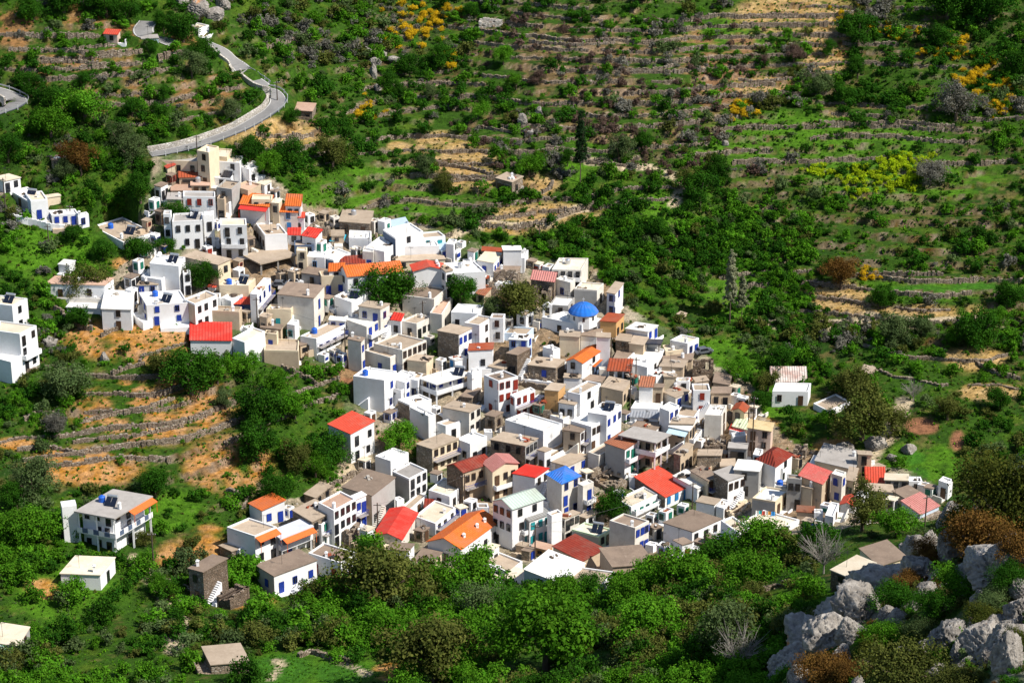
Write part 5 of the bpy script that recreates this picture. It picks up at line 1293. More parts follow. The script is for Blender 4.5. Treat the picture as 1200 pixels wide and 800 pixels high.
# ------------------------------------------------------------------ dry stone walls (each one its own thing)
WALLS = [
 ('s', 1.3, [(28, 493), (45, 486), (66, 488)], 'pale rubble wall beside the grey bush at the left'),
 ('s', 1.2, [(85, 520), (120, 515), (160, 512), (215, 500)], 'dry stone terrace wall across the orange vineyard at left, middle of three'),
 ('s', 1.2, [(90, 497), (130, 488), (175, 478), (205, 468)], 'dry stone terrace wall across the orange vineyard at left, upper of three'),
 ('s', 1.3, [(40, 548), (90, 545), (140, 537), (200, 540)], 'dry stone terrace wall across the orange vineyard at left, lowest of three'),
 ('s', 1.3, [(130, 440), (150, 432), (170, 428)], 'short stone wall above the vineyard with a boulder beside it'),
 ('s', 1.8, [(58, 360), (70, 366), (80, 376), (90, 384), (108, 388)], 'thick rubble wall running under the clipped cube-shaped hedge'),
 ('s', 1.3, [(118, 395), (132, 388), (150, 385)], 'rubble wall before the white broad-roofed house at left'),
 ('s', 1.3, [(245, 700), (215, 690), (185, 680)], 'rough stone wall below the veranda house at lower left'),
 ('s', 1.2, [(265, 575), (290, 585), (285, 600)], 'stone wall of the small yard above the orange awnings'),
 ('s', 1.1, [(100, 535), (60, 525), (20, 528)], 'stone wall at the left edge below the grey bush'),
 ('s', 1.3, [(560, 264), (600, 268), (650, 258), (696, 240)], 'curved stone wall under the yellow vineyard strip above the village'),
 ('s', 1.1, [(480, 288), (510, 280), (530, 276)], 'rough field wall behind the upper houses near the footpath'),
 ('s', 1.2, [(505, 190), (530, 196), (555, 200), (578, 206)], 'stone wall of the yellow terraces left of the field house, upper'),
 ('s', 1.2, [(520, 215), (545, 212), (570, 214)], 'stone wall of the yellow terraces left of the field house, lower'),
 ('s', 1.2, [(612, 228), (630, 229), (645, 222), (648, 214)], 'round terrace wall right of the field house'),
 ('s', 1.1, [(880, 378), (940, 381), (1000, 379)], 'long low stone wall along the track under the right vineyard, left stretch'),
 ('s', 1.1, [(1040, 380), (1100, 379), (1180, 376)], 'long low stone wall along the track under the right vineyard, right stretch'),
 ('s', 1.4, [(1015, 322), (1060, 323), (1105, 323)], 'long grey stone wall bounding the bright green meadow at right'),
 ('s', 1.2, [(960, 145), (1000, 147), (1060, 144), (1120, 150)], 'stone terrace wall above the broad green meadow at upper right'),
 ('s', 1.1, [(860, 20), (910, 22), (960, 20), (1000, 16)], 'terrace wall of the upper right vineyard, first from the top'),
 ('s', 1.1, [(870, 29), (920, 31), (960, 29), (995, 27)], 'terrace wall of the upper right vineyard, second from the top'),
 ('s', 1.1, [(950, 42), (980, 43), (998, 42)], 'short terrace wall in the upper right vineyard beside the dark trees'),
 ('s', 1.1, [(865, 95), (890, 97), (930, 93)], 'stone terrace wall beside the pinkish patch at upper right'),
 ('s', 1.2, [(300, 158), (330, 162), (352, 160)], 'stone terrace wall below the pale house by the road bend'),
 ('s', 1.2, [(275, 172), (300, 176), (350, 182)], 'stone terrace wall between the topmost houses and the bushes'),
 ('s', 1.2, [(0, 42), (50, 43), (100, 42), (118, 44)], 'dark stone terrace wall at upper left, the highest'),
 ('s', 1.2, [(10, 60), (60, 60), (110, 64), (150, 62)], 'dark stone terrace wall at upper left, the second'),
 ('s', 1.2, [(40, 75), (90, 74), (140, 78)], 'dark stone terrace wall at upper left, the third'),
 ('s', 1.6, [(185, 70), (200, 65), (215, 62)], 'rubble wall beside the upper road corner'),
 ('s', 1.3, [(305, 58), (325, 55), (345, 50), (365, 46)], 'pale stone field wall left of the rocks at the top'),
 ('s', 1.3, [(320, 50), (335, 52), (350, 44), (372, 42)], 'pale winding field wall at the top left of the far slope'),
 ('s', 1.1, [(620, 50), (670, 54), (720, 52)], 'terrace wall on the pinkish far slope, near the top'),
 ('s', 1.1, [(720, 82), (760, 84), (790, 78)], 'terrace wall on the pinkish far slope, right part'),
 ('s', 1.1, [(560, 150), (600, 156), (660, 152)], 'terrace wall on the far slope left of the cypress'),
 ('s', 1.1, [(690, 192), (715, 194), (740, 196)], 'stone wall beside the cypress along the footpath'),
 ('s', 1.1, [(640, 172), (670, 178), (690, 176)], 'short terrace wall left of the cypress'),
 ('s', 1.3, [(1150, 430), (1170, 440), (1195, 445)], 'stone terrace wall at the right edge below the dark tree'),
 ('s', 1.3, [(985, 552), (1000, 540), (1018, 536)], 'rubble wall where the footpath reaches the village'),
 ('w', 1.6, [(76, 272), (60, 270), (12, 258)], 'white garden wall below the left row of houses'),
 ('w', 1.5, [(1060, 572), (1080, 577), (1100, 578)], 'white yard wall at the right end of the village'),
 ('s', 1.2, [(350, 770), (365, 765), (390, 772), (410, 776)], 'low stone border of the vegetable plot at the bottom'),
 ('s', 1.4, [(880, 700), (905, 690), (930, 684), (948, 680)], 'pale wall beside the sloping path to the concrete shelter'),
 ('s', 1.6, [(330, 432), (350, 440), (372, 452)], 'rubble wall below the terrace house at the village foot'),
 ('s', 1.5, [(385, 575), (405, 562), (425, 552)], 'tan stone wall along the lane left of the wide brown roof'),
]
def stone_wall(L, h, mat, rr):
    m = MB(); t = .6
    for i in range(len(L) - 1):
        a, b_ = L[i], L[i + 1]; d = b_ - a; l = float(np.hypot(d[0], d[1])); k_ = max(1, int(l / (.42 if mat != 'w_w' else 3)))
        for j in range(k_):
            p = a + d * (j + .5) / k_; g_ = float(Hs(p[0], p[1])); s = (1 if mat == 'w_w' else rr.uniform(.55, 1.05))
            m.box((p[0] + (0 if mat == 'w_w' else rr.uniform(-.1, .1)), p[1] + (0 if mat == 'w_w' else rr.uniform(-.1, .1)), g_ - .9), l / k_ + (.04 if mat != 'w_w' else 0), (t * (1 if mat != 'w_w' else .5)) * s, .9 + h * (.8 if mat != 'w_w' else 1) * s, math.atan2(d[1], d[0]) + (0 if mat == 'w_w' else rr.uniform(-.12, .12)))
    return m
rr = random.Random(9)
def slope_region(u, v):
    if u < 330 and v < 200: return 'on the terraces around the road, upper left'
    if v > 380 and u < 420: return 'on the orange vineyard slope at left'
    if v < 215 and u < 640: return 'on the far hillside left of the cypress'
    if v < 215 and u < 880: return 'on the brownish terraces right of the cypress'
    if v < 150: return 'around the upper right vineyard'
    if v < 260: return 'on the broad green meadows at the right'
    return 'around the right vineyard and its track'
def at_(A, x, y):
    fx = min(max((x - GX0) / GS, 0), NX - 1.01); fy = min(max((y - GY0) / GS, 0), NY - 1.01); i, j = int(fx), int(fy); a, b_ = fx - i, fy - j
    return (A[j, i] * (1 - a) + A[j, i + 1] * a) * (1 - b_) + (A[j + 1, i] * (1 - a) + A[j + 1, i + 1] * a) * b_
_zones = [(735, 110, 120, 75, 46), (700, 50, 130, 50, 24), (925, 40, 90, 45, 26), (900, 102, 50, 14, 8), (540, 185, 80, 35, 20), (635, 250, 70, 16, 9), (150, 80, 130, 55, 26), (175, 490, 110, 60, 26), (330, 165, 70, 25, 9), (1000, 165, 160, 50, 22), (1060, 350, 120, 40, 20), (990, 350, 40, 20, 8), (1150, 440, 50, 35, 8), (560, 120, 80, 50, 12)]
for (a_, b0, ru, rv, n_) in _zones:
    for k_ in range(n_):
        u_, v_ = a_ + rr.uniform(-1, 1) * ru * .9, b0 + rr.uniform(-1, 1) * rv * .9
        p = px2w([u_], [v_])[0]; x_, y_ = float(p[0]), float(p[1]); lev = math.floor(at_(QF, x_, y_)) + .88; pts = []; sgn = rr.choice((-1, 1)); nmax = rr.randrange(9, 34)
        for s_ in range(nmax):
            for it in range(3):
                gx_ = (at_(QF, x_ + .8, y_) - at_(QF, x_ - .8, y_)) / 1.6; gy_ = (at_(QF, x_, y_ + .8) - at_(QF, x_, y_ - .8)) / 1.6; g2 = gx_ * gx_ + gy_ * gy_ + 1e-6
                e_ = max(-1.5, min(1.5, (lev - at_(QF, x_, y_)) / math.sqrt(g2))) / math.sqrt(g2); x_ += gx_ * e_; y_ += gy_ * e_
            pts.append((x_, y_, 0)); g1 = math.sqrt(g2); x_ += sgn * gy_ / g1; y_ -= sgn * gx_ / g1
        L = np.array(pts); uu_, vv_, dd_ = proj(L[:, 0], L[:, 1], Hs(L[:, 0], L[:, 1]))
        if inpoly(VILL, uu_, vv_).any() or min(np.hypot(L[:, 0] - q_[0], L[:, 1] - q_[1]).min() for R_, w_ in road_lines for q_ in R_) < 4: continue
        o = link('dry_stone_wall', stone_wall(L, rr.uniform(.45, .95), 'w_wall', rr).mesh('stone_wall', ['w_wall'])); lab = 'low weathered dry stone terrace wall ' + slope_region(float(uu_.mean()), float(vv_.mean())); tag(o, lab, 'wall', lab)
for kd, h, pts, lab in WALLS:
    L = polyline(pts, 5.); mt = 'w_w' if kd == 'w' else 'w_wall'
    o = link('garden_wall' if kd == 'w' else 'dry_stone_wall', stone_wall(L, h, mt, rr).mesh('stone_wall', [mt])); tag(o, lab, 'wall', 'dry stone walls on the slopes' if kd == 's' else None)
# ------------------------------------------------------------------ foliage
fo, nt, b = newmat('foliage'); at = nt.nodes.new('ShaderNodeVertexColor'); at.layer_name = 'Col'
cx_ = hv(nt, at.outputs[0], .22); nt.links.new(cx_, b.inputs['Base Color']); b.inputs['Roughness'].default_value = .85; b.inputs['Specular IOR Level'].default_value = .04
tr = nt.nodes.new('ShaderNodeBsdfTranslucent'); nt.links.new(mixc(nt, 1., cx_, (1.2, 1.15, .5), 'MULTIPLY'), tr.inputs[0]); mx = nt.nodes.new('ShaderNodeMixShader'); mx.inputs[0].default_value = .22
nt.links.new(b.outputs[0], mx.inputs[1]); nt.links.new(tr.outputs[0], mx.inputs[2]); nt.links.new(mx.outputs[0], [n for n in nt.nodes if n.type == 'OUTPUT_MATERIAL'][0].inputs[0])
plain('bark', (.12, .085, .06), .9)
KC = dict(dk=((.014, .062, .005), (.040, .125, .008)), gr=((.038, .138, .006), (.098, .245, .014)), ol=((.055, .095, .030), (.105, .15, .052)), br=((.055, .078, .014), (.115, .125, .028)),
          cy=((.012, .035, .012), (.03, .065, .02)), po=((.17, .19, .105), (.29, .30, .19)), ru=((.095, .045, .012), (.17, .095, .022)), bo=((.024, .04, .007), (.085, .095, .014)), gy=((.11, .11, .09), (.20, .19, .16)), pu=((.085, .055, .042), (.15, .10, .08)), ye=((.55, .36, .012), (.68, .46, .02)), li=((.34, .47, .010), (.44, .56, .018)), mg=((.055, .18, .006), (.12, .28, .010)))
def crown(nc, nl, leaf, hr, kind, seed, flat=.5, gap=0.):
    r = np.random.default_rng(seed)
    d = r.normal(size=(nc, 3)); d /= np.linalg.norm(d, axis=1)[:, None]; d[:, 2] = np.where(d[:, 2] < -.45, -d[:, 2], d[:, 2])
    nlb = 7; ld = r.normal(size=(nlb, 3)); ld /= np.linalg.norm(ld, axis=1)[:, None]; lc = ld * r.uniform(.18, .34, (nlb, 1)); lr_ = r.uniform(.55, .85, nlb)
    rad = r.uniform(.4, 1., (nc, 1)) ** .6 * np.clip(1 + .16 * r.normal(size=(nc, 1)), .6, 1.25); rc = r.uniform(.09, .20, nc) * (1 if hr < 1.4 else .7)
    c = d * rad * np.array([.5 - .13, .5 - .13, hr * .5 - .10])
    if hr < 1.6: j_ = r.integers(0, nlb, nc); c = c * lr_[j_][:, None] + lc[j_] * np.array([1, 1, hr * .95]); c[:, 2] = np.maximum(c[:, 2], -.40 * hr)
    c[:, 2] += hr * .5
    c[:, :2] *= (1 + .18 * r.normal(size=(nc, 1)))
    if hr >= 1.5: c[:, :2] *= (1 - .75 * np.clip(c[:, 2:3] / hr - .35, 0, 1))
    e = r.normal(size=(nc, nl, 3)); e /= np.linalg.norm(e, axis=2)[..., None]
    p = c[:, None] + e * (rc[:, None] * r.uniform(.45, 1.1, (nc, nl)))[..., None]
    n = e * .9 + r.normal(size=(nc, nl, 3)) * .55 + np.array([0, 0, .35]); n /= np.linalg.norm(n, axis=2)[..., None]
    t = np.cross(n, r.normal(size=(nc, nl, 3))); t /= np.linalg.norm(t, axis=2)[..., None]; s = np.cross(n, t)
    sz = leaf * r.uniform(.55, 1.3, (nc, nl, 1))
    q = np.stack([p - t * sz * .6, p + s * sz * .38, p + t * sz * .6, p - s * sz * .38], 2).reshape(-1, 3)
    a, b_ = np.array(KC[kind][0]), np.array(KC[kind][1])
    w = np.clip(r.uniform(-.1, 1, (nc, 1)) * .75 + r.uniform(-.15, .45, (nc, nl)), 0, 1)[..., None]
    cl = (a * (1 - w) + b_ * w) * r.uniform(.75, 1.2, (nc, 1, 1)); cl = np.repeat(cl.reshape(-1, 3), 4, 0)
    f = np.arange(len(q)).reshape(-1, 4)
    return q, f, np.concatenate([cl, np.ones((len(cl), 1))], 1)
BIG, SMALL = {}, {}
def big(kind, hr):
    key = (kind, round(hr, 1))
    if key not in BIG:
        L = []
        for i in range(3):
            q, f, c = crown(62 if hr < 1.6 else 230, 125 if hr < 1.6 else 80, .034 if hr < 1.6 else .07, hr, kind, hash(key) % 9999 + i if False else (sum(map(ord, kind)) * 7 + int(hr * 10)) * 5 + i); L.append(npmesh('crown', q, f, [fo], c))
        BIG[key] = L
    return BIG[key]
def small(kind):
    if kind not in SMALL:
        SMALL[kind] = [crown(22, 34, .085, .72, kind, sum(map(ord, kind)) * 11 + i) for i in range(4)]
    return SMALL[kind]
SMESH = {}
def small_mesh(kind, i):
    if (kind, i) not in SMESH: q, f, c = crown(48, 42, .055, .74, kind, sum(map(ord, kind)) * 13 + i); SMESH[(kind, i)] = npmesh('foliage', q, f, [fo], c)
    return SMESH[(kind, i)]
def limbs(hr, seed, bare=False, spread=.3):
    r = random.Random(seed); m = MB(); h0 = hr * (.28 if not bare else .25)
    m.cyl((0, 0, -.15), .045 if not bare else .026, .032 if not bare else .02, h0 + .15, 7); tips = []
    for i in range(5 if not bare else 9):
        a = 2 * math.pi * i / (5 if not bare else 9) + r.uniform(-.4, .4); e = np.array((math.cos(a) * spread * r.uniform(.7, 1.2), math.sin(a) * spread * r.uniform(.7, 1.2), hr * r.uniform(.28, .5))); l = np.linalg.norm(e)
        m.cyl((0, 0, h0 - .02), .022 if not bare else .012, .008 if not bare else .004, l, 5, 0, e); tips.append((np.array((0, 0, h0)) + e, e))
    if bare:
        for t, e in list(tips):
            for k_ in range(16):
                f = e * r.uniform(.3, .7) + np.array((r.uniform(-.22, .22), r.uniform(-.22, .22), r.uniform(-.02, .2))); s = t - e * r.uniform(0, .6); m.cyl(s, .0045, .0015, np.linalg.norm(f), 4, 0, f)
    return m.mesh('trunk', ['bark'])
LIMB = {}
plain('bark_grey', (.30, .27, .24), .9)
_q, _f, _c = crown(40, 22, .03, .8, 'gy', 61); BARETW = npmesh('twigs', _q, _f, [fo], _c)
def tree(u, v, wpx, hr, kind, label, cat='tree', name='tree', tmin=230., group=None):
    p = px2w([u], [v], tmin)[0]; d = float(proj(*p)[2]); w = wpx * d / FPX
    t = link(name, None, None, tuple(p)); tag(t, label, cat, group)
    i = len(bpy.data.objects)
    if kind in ('bare',):
        key = ('bare', round(hr, 1))
        if key not in LIMB: LIMB[key] = limbs(hr, 4, True, .32); LIMB[key].materials[0] = MATS['bark_grey']
        o = link('trunk', LIMB[key], t); o.scale = (w, w, w); o.rotation_euler.z = random.uniform(0, 6)
        c = link('twigs', BARETW, t); c.scale = (w * .9, w * .9, w * hr * .9); c.location.z = w * hr * .25
        return t
    key = ('t', round(hr, 1))
    if key not in LIMB: LIMB[key] = limbs(hr, int(hr * 10))
    o = link('trunk', LIMB[key], t); o.scale = (w, w, w); o.rotation_euler.z = random.uniform(0, 6)
    L = big(kind, hr); c = link('crown', L[i % 3], t); c.scale = (w, w, w); c.rotation_euler.z = random.uniform(0, 6); c.location.z = .04 * w
    FOOT_T.append((p[0], p[1], w * .35)); return t
FOOT_T = []
TREES = """
448 716 112 .6 br large olive-brown spreading tree at the village foot, left of the bright orange gabled hall
432 662 34 1.0 dk small dense dark tree behind the large olive-brown tree
545 698 86 .58 gr feathery green tree in front of the bright orange gabled hall
503 694 46 .7 gr loose green tree between the large olive-brown tree and the hall
447 365 66 .7 dk big dark green tree in the upper village beside the blue-shuttered house
468 350 40 .8 dk dark tree close behind the big dark tree in the upper village
540 354 42 .8 dk round dark tree below the worn red gabled roof
605 374 62 .6 br half-bare brownish tree in front of the large broken ruin
580 372 34 .7 ol pale olive tree left of the half-bare brownish tree by the ruins
718 608 48 .8 dk small dark tree below the large ruin with gaping holes
238 337 42 .7 dk dark bushy tree between white houses at the upper left
268 290 16 1.1 dk small dark tree beside the white cube house in the upper left cluster
207 258 30 .7 dk dark bush left of the rusty open shed
468 530 46 .9 gr leafy green tree right of the house with the framed red roof
490 545 26 .9 gr smaller green tree in front of the old cream house
388 545 52 .8 dk dark rounded tree below the house with the framed red roof
100 353 52 .9 br spreading brownish tree before the long pinkish-roofed house
225 462 66 .7 dk large dark tree above the orange vineyard at left
190 445 44 .8 br brownish loose tree left of the large dark tree above the vineyard
255 450 40 .8 gr green tree right of the large dark tree above the vineyard
305 500 62 .8 dk large dark tree on the slope below the village's left foot
345 490 48 .8 gr green tree on the slope below the bare tan terrace wall
300 537 60 .75 dk broad dark tree midway down the left slope
345 550 44 .8 br brownish tree right of the broad dark tree on the left slope
370 560 36 .8 gr small green tree near the lane left of the framed red roof
322 462 40 .8 gr leafy tree under the terrace house at the left foot
285 440 36 .8 gr small leafy tree below the plain bright red roof
300 595 8 1.0 dk tiny dark sapling near the lower yard
182 582 44 .9 dk dark tree behind the veranda house
325 590 46 .9 dk dark tree behind the long orange awning house
265 480 24 1.2 ol slender olive tree on the left slope
75 470 66 .6 ol grey-green olive tree at the left above the vineyard
65 510 34 .9 gy pale grey bushy tree at left beside a rubble wall
40 590 60 .9 ol dusky olive tree at the left edge above the veranda house
30 640 70 .7 gr large bright green tree at the left edge
20 600 40 1.0 dk dark tree at the left edge
115 620 20 .9 dk dark green shrubby tree in front of the veranda house
170 640 24 .9 br brown shrubby tree right of the veranda house
188 702 36 .8 gr fig-like green tree below the white cottage
95 205 44 .9 ru rust-brown round tree on the left slope
78 210 30 .8 ol grey olive tree beside the rust-brown tree
165 238 40 1.0 dk tall dark tree on the left slope near the topmost houses
97 105 26 .9 dk round dark tree on the upper left terraces
265 142 30 .9 ol grey-green tree above the road bend
225 92 34 .9 ol grey-green tree on the terraces below the upper road
190 122 22 1.0 dk dark tree in the middle of the upper left terraces
155 135 26 .9 dk dark tree left in the middle of the upper left terraces
185 140 26 .8 dk dark bushy tree below the middle terraces, upper left
140 175 34 .9 ol olive tree on the green slope left of the road
155 195 40 .9 ol large olive tree on the green slope left of the road
100 140 60 .6 gr broad green clump under the upper left terraces
60 130 40 .8 dk dark tree right of the hairpin at the left edge
60 160 50 .7 gr bright green tree below the hairpin
10 190 40 .9 dk dark tree above the far left white house
120 195 30 .8 gr bright green tree below the terraces on the left
35 110 30 .9 dk dark tree above the hairpin
75 15 50 .8 dk dark tree at the top left corner
40 25 40 .7 dk dark broad tree at the very top left
125 20 46 .9 dk dark tall tree at the top left beside the upper road
150 30 34 .9 dk dark tree left of the upper road corner
192 38 26 1.0 dk dark tree right of the upper road corner
215 50 44 .8 dk long dark tree below the small white house on the upper road
240 72 34 .7 dk dark tree beside the upper road's lower stretch
176 70 20 1.2 dk dark upright tree at the end of the upper left terraces
85 284 30 .6 dk dark tree in front of the left row of white houses
120 304 36 .55 dk dark tree below the long tan-roofed house in the left row
162 301 40 .45 dk dark flat clump above the orange garden patch
195 298 30 .6 dk dark flat clump left of the wide ragged tan roof
175 328 14 1.1 dk small dark tree beside the orange garden patch
340 145 24 .7 dk dark tree below the pale house by the road bend
290 195 44 .9 dk dark tree right of the topmost white house
315 205 34 .9 gr green tree below the topmost terraces
340 195 44 .8 dk dark broad tree on the terraces right of the topmost houses
390 195 44 .8 br brownish green tree left of the yellow terraces
500 210 26 1.2 ol tall grey-green tree beside the yellow terraces
520 225 30 .9 br brownish tree below the tall grey-green tree by the terraces
620 205 34 .8 gr pale green tree behind the field house
665 195 20 1.1 dk dark tree left of the cypress
725 190 34 .9 ol grey-green tree right of the cypress
755 178 24 1.0 dk dark tree on the far slope right of the cypress
820 240 46 .9 dk dark tree group above the poplars, left
845 215 34 1.0 dk dark tree on the slope between cypress and poplars
805 225 34 .9 br brownish tree in the gully right of the cypress
775 280 30 .9 dk dark tree above the village's upper right edge
480 90 32 .9 dk dark round tree on the far rocky slope
515 80 26 1.1 dk dark tall tree on the far slope below the yellow broom
455 110 24 1.1 dk dark tree at the scree on the far slope
470 118 22 1.0 dk second dark tree at the scree on the far slope
505 118 18 1.2 ol grey-green tree below the scree on the far slope
560 140 26 .8 gr green tree in the middle of the far slope
590 75 26 .9 gr bright green tree high on the far slope
605 105 22 .9 gr green tree above the middle of the far slope
630 100 20 .9 pu purplish bush-like tree on the far slope
550 20 20 .9 dk dark tree left of the whitewashed ruin
1005 55 46 .9 dk large dark tree beside the upper right vineyard
990 42 26 1.0 dk dark tree left of the large dark tree in the upper right vineyard
970 68 20 1.1 dk dark tree in the middle of the upper right vineyard
1005 92 26 1.0 dk dark tree below the large dark tree at the upper right vineyard
930 75 24 1.0 pu purplish tree left of the upper right vineyard
895 80 14 1.2 pu slim purplish tree at upper right
960 110 34 .7 ol grey-green clump below the upper right vineyard
985 120 30 .8 dk dark clump at the foot of the upper right vineyard
1120 140 50 .8 gy pale grey bare tree at upper right
1100 55 34 .8 dk dark tree at the upper right
1110 20 60 .7 dk dark wood edge at the top right corner
1160 25 60 .7 dk dark tree at the top right corner
1190 90 40 .8 dk dark tree at the right edge, upper part
1090 215 40 .6 gy grey bare bush-like tree right of the lime green patch
985 338 42 .9 ru rust-brown tree beside the right vineyard
970 322 24 .9 dk dark tree left of the rust-brown tree
1030 360 34 .7 dk dark tree under the right vineyard
1145 408 60 .85 dk largest dark rounded tree on the right slope
1168 395 34 1.0 gr greener tree leaning on the largest dark tree at right
1050 405 50 .7 ol grey-green broad olive at the right
1080 400 34 .8 ol second grey-green olive at the right
1110 492 38 .8 br dark olive-brown round tree beside the ploughed plots
1010 515 82 .75 br large olive-brown tree at the right of the village
1045 505 40 .8 br smaller olive-brown tree right of the large one beside the village
900 458 32 .8 br brownish shrubby tree left of the house standing apart
915 432 38 .8 dk dark tree behind the house standing apart at right
968 502 28 .9 gr green tree in front of the house standing apart at right
890 480 30 .8 dk dark shrubby tree above the yellow striped roof
1000 465 50 .7 br brownish tree right of the house standing apart
860 445 34 .8 gr green tree at the village's right edge behind the ruins
1180 360 40 .8 dk dark tree at the right edge above the wall
1170 480 34 .9 dk dark tree at the right edge above the ploughed plots
1010 622 60 1.0 br feathery brown-green tree before the small red roof at the right end
955 655 60 .8 dk dark green tree under the village's right end
890 655 70 .7 gr bright green tree below the laundry terrace
1050 628 50 .7 gr green tree in front of the faded red roof at the right end
840 668 60 .7 dk dark tree right of the large brown-roofed white house
880 700 80 .7 gr light green tree in the thicket below the laundry terrace
800 700 80 .7 gr leafy tree below the long tan house with the worn brown roof
740 712 60 .7 gr leafy tree below the tan roof with white rims
690 700 40 .8 dk dark round tree in front of the big bright white roof
660 715 60 .7 gr leafy tree left in front of the big bright white roof
640 785 130 .65 gr broad bright green tree at the bottom centre
510 798 110 .55 br olive-brown tree at the bottom, left of centre
760 760 90 .7 gr bright leafy tree at the bottom right of centre
560 730 70 .6 ol grey-green tree under the feathery green tree
860 770 90 .7 ol grey-green tree at the bottom, left of the near rocks
600 730 60 .7 dk dark tree in the thicket below the orange gabled hall
"""
n_t = 0
for ln in TREES.strip().splitlines():
    f = ln.split(); tree(float(f[0]), float(f[1]), float(f[2]), float(f[3]), f[4], ' '.join(f[5:])); n_t += 1
tree(680, 214, 18, 4.6, 'cy', 'tall dark cypress standing alone on the far slope', 'tree', 'cypress_tree')
tree(855, 378, 20, 4.5, 'po', 'taller of two grey bare poplars right of the village', 'tree', 'poplar_tree')
tree(869, 376, 15, 3.9, 'po', 'shorter of two grey bare poplars right of the village', 'tree', 'poplar_tree')
tree(965, 672, 54, .9, 'bare', 'pale bare branched tree among green bushes below the right end of the village', 'tree', 'bare_tree')
tree(865, 785, 60, .8, 'bare', 'pale bare tree at the bottom left of the near rocks', 'tree', 'bare_tree')
tree(1070, 470, 26, .9, 'bare', 'small grey bare tree at the head of the pale footpath', 'tree', 'bare_tree')
# clipped hedge block
p = px2w([92], [385])[0]; q, f, c = crown(60, 60, .06, .95, 'dk', 77); sgn = np.sign(q); q2 = q.copy(); q2[:, :2] = np.clip(q[:, :2] * 1.35, -.44, .44)
o = link('clipped_hedge', npmesh('foliage', q2, f, [fo], c), None, tuple(p)); o.scale = (4.8,) * 3; tag(o, 'dark clipped cube-shaped hedge on the rubble wall at left', 'hedge')

# ---- scatter: shrubs, broom, undergrowth
roadpts = np.vstack([L for L, w in road_lines]); footc = np.array([np.mean(f, 0) for f in FOOT]); footr = np.array([max(np.hypot(*(np.array(f[0]) - np.array(f[2]))), np.hypot(*(np.array(f[1]) - np.array(f[3])))) / 2 for f in FOOT])
def clear(P, r):
    d1 = np.sqrt(((P[:, None, :2] - roadpts[None, :, :2]) ** 2).sum(-1)).min(1) > 3.2 + r * .6
    d2 = (np.sqrt(((P[:, None, :2] - footc[None]) ** 2).sum(-1)) - footr[None] * .8 - r[:, None] * .75).min(1) > 0
    return d1 & d2
def bil(A, P):
    fx = np.clip((P[:, 0] - GX0) / GS, 0, NX - 1.01).astype(int); fy = np.clip((P[:, 1] - GY0) / GS, 0, NY - 1.01).astype(int); return A[fy, fx]
Z_BARE = Z_OS + Z_VY + Z_PL + Z_VG + [(362, 805, 95, 42), (265, 790, 40, 16)]
def scatter(n, box, smin, smax, kinds, dens, tmin=230., fields=.03, meadow=.25, brown=.45, s=0, hard=True):
    r = np.random.default_rng(100 + s); u = r.uniform(box[0], box[2], n); v = r.uniform(box[1], box[3], n)
    size = smin + (smax - smin) * r.random(n) ** 2.0
    P = px2w(u, v, tmin); d = proj(P[:, 0], P[:, 1], P[:, 2])[2]; w = size * d / FPX
    m = np.full(n, dens, float); m *= 1 - (1 - fields) * ell(Z_BARE, u, v); m *= 1 - (1 - meadow) * ell(Z_MG, u, v); m *= 1 - (1 - brown) * np.maximum(ell(Z_BR, u, v), ell(Z_PK, u, v))
    cl = fbm(P[:, 0] / 16, P[:, 1] / 16, 3, 70 + s); m *= np.clip(.75 + 1.5 * cl, .1, 1.5)
    ok = (r.random(n) < m) & ~inpoly(VILL, u, v) & (np.hypot(P[:, 0], P[:, 1]) < 640) & clear(P, w / 2)
    ks = np.array([k for k, p_ in kinds]); kp = np.array([p_ for k, p_ in kinds], float); kp /= kp.sum()
    # kinds come in drifts rather than pepper and salt
    h = np.clip(.5 + fbm(P[:, 0] / 20, P[:, 1] / 20, 3, 90 + s) * 1.1 + r.normal(size=n) * .28, 0, .999)
    kd = ks[np.searchsorted(np.cumsum(kp), h, side='right').clip(0, len(ks) - 1)]
    i = np.nonzero(ok)[0]; return [(P[j], float(w[j]), str(kd[j]), float(u[j]), float(v[j]), float(size[j])) for j in i]
sc = []
sc += scatter(11500, (-120, -40, 1320, 420), 5, 24, [('dk', 4.4), ('gr', 3.8), ('br', 1.0), ('ol', 1.4), ('gy', .3)], .95, s=1, meadow=.16)
sc += scatter(1900, (520, 20, 900, 210), 5, 15, [('pu', 3), ('gy', .6), ('dk', .6), ('gr', .8)], .28, s=2, brown=1.4)
sc += scatter(1700, (-60, 380, 420, 640), 7, 26, [('gr', 3), ('dk', 2.5), ('ol', 1.4), ('br', 1.3)], .45, s=3, fields=.05)
sc += scatter(2300, (-60, 620, 420, 860), 12, 44, [('gr', 4.5), ('dk', 2), ('ol', 1.5), ('br', 1.2)], .6, s=4, meadow=.45)
sc += scatter(4200, (380, 650, 960, 880), 12, 46, [('gr', 6), ('dk', 2.2), ('ol', .8), ('br', 1.2)], .8, s=5, meadow=.2)
sc += scatter(1900, (820, 380, 1300, 640), 7, 26, [('gr', 4), ('dk', 2.3), ('ol', 1.6), ('br', 1.4)], .5, s=6)
sc += scatter(2600, (560, 250, 960, 460), 6, 22, [('gr', 4.5), ('dk', 3), ('ol', 1.6), ('br', 1)], .6, s=7)
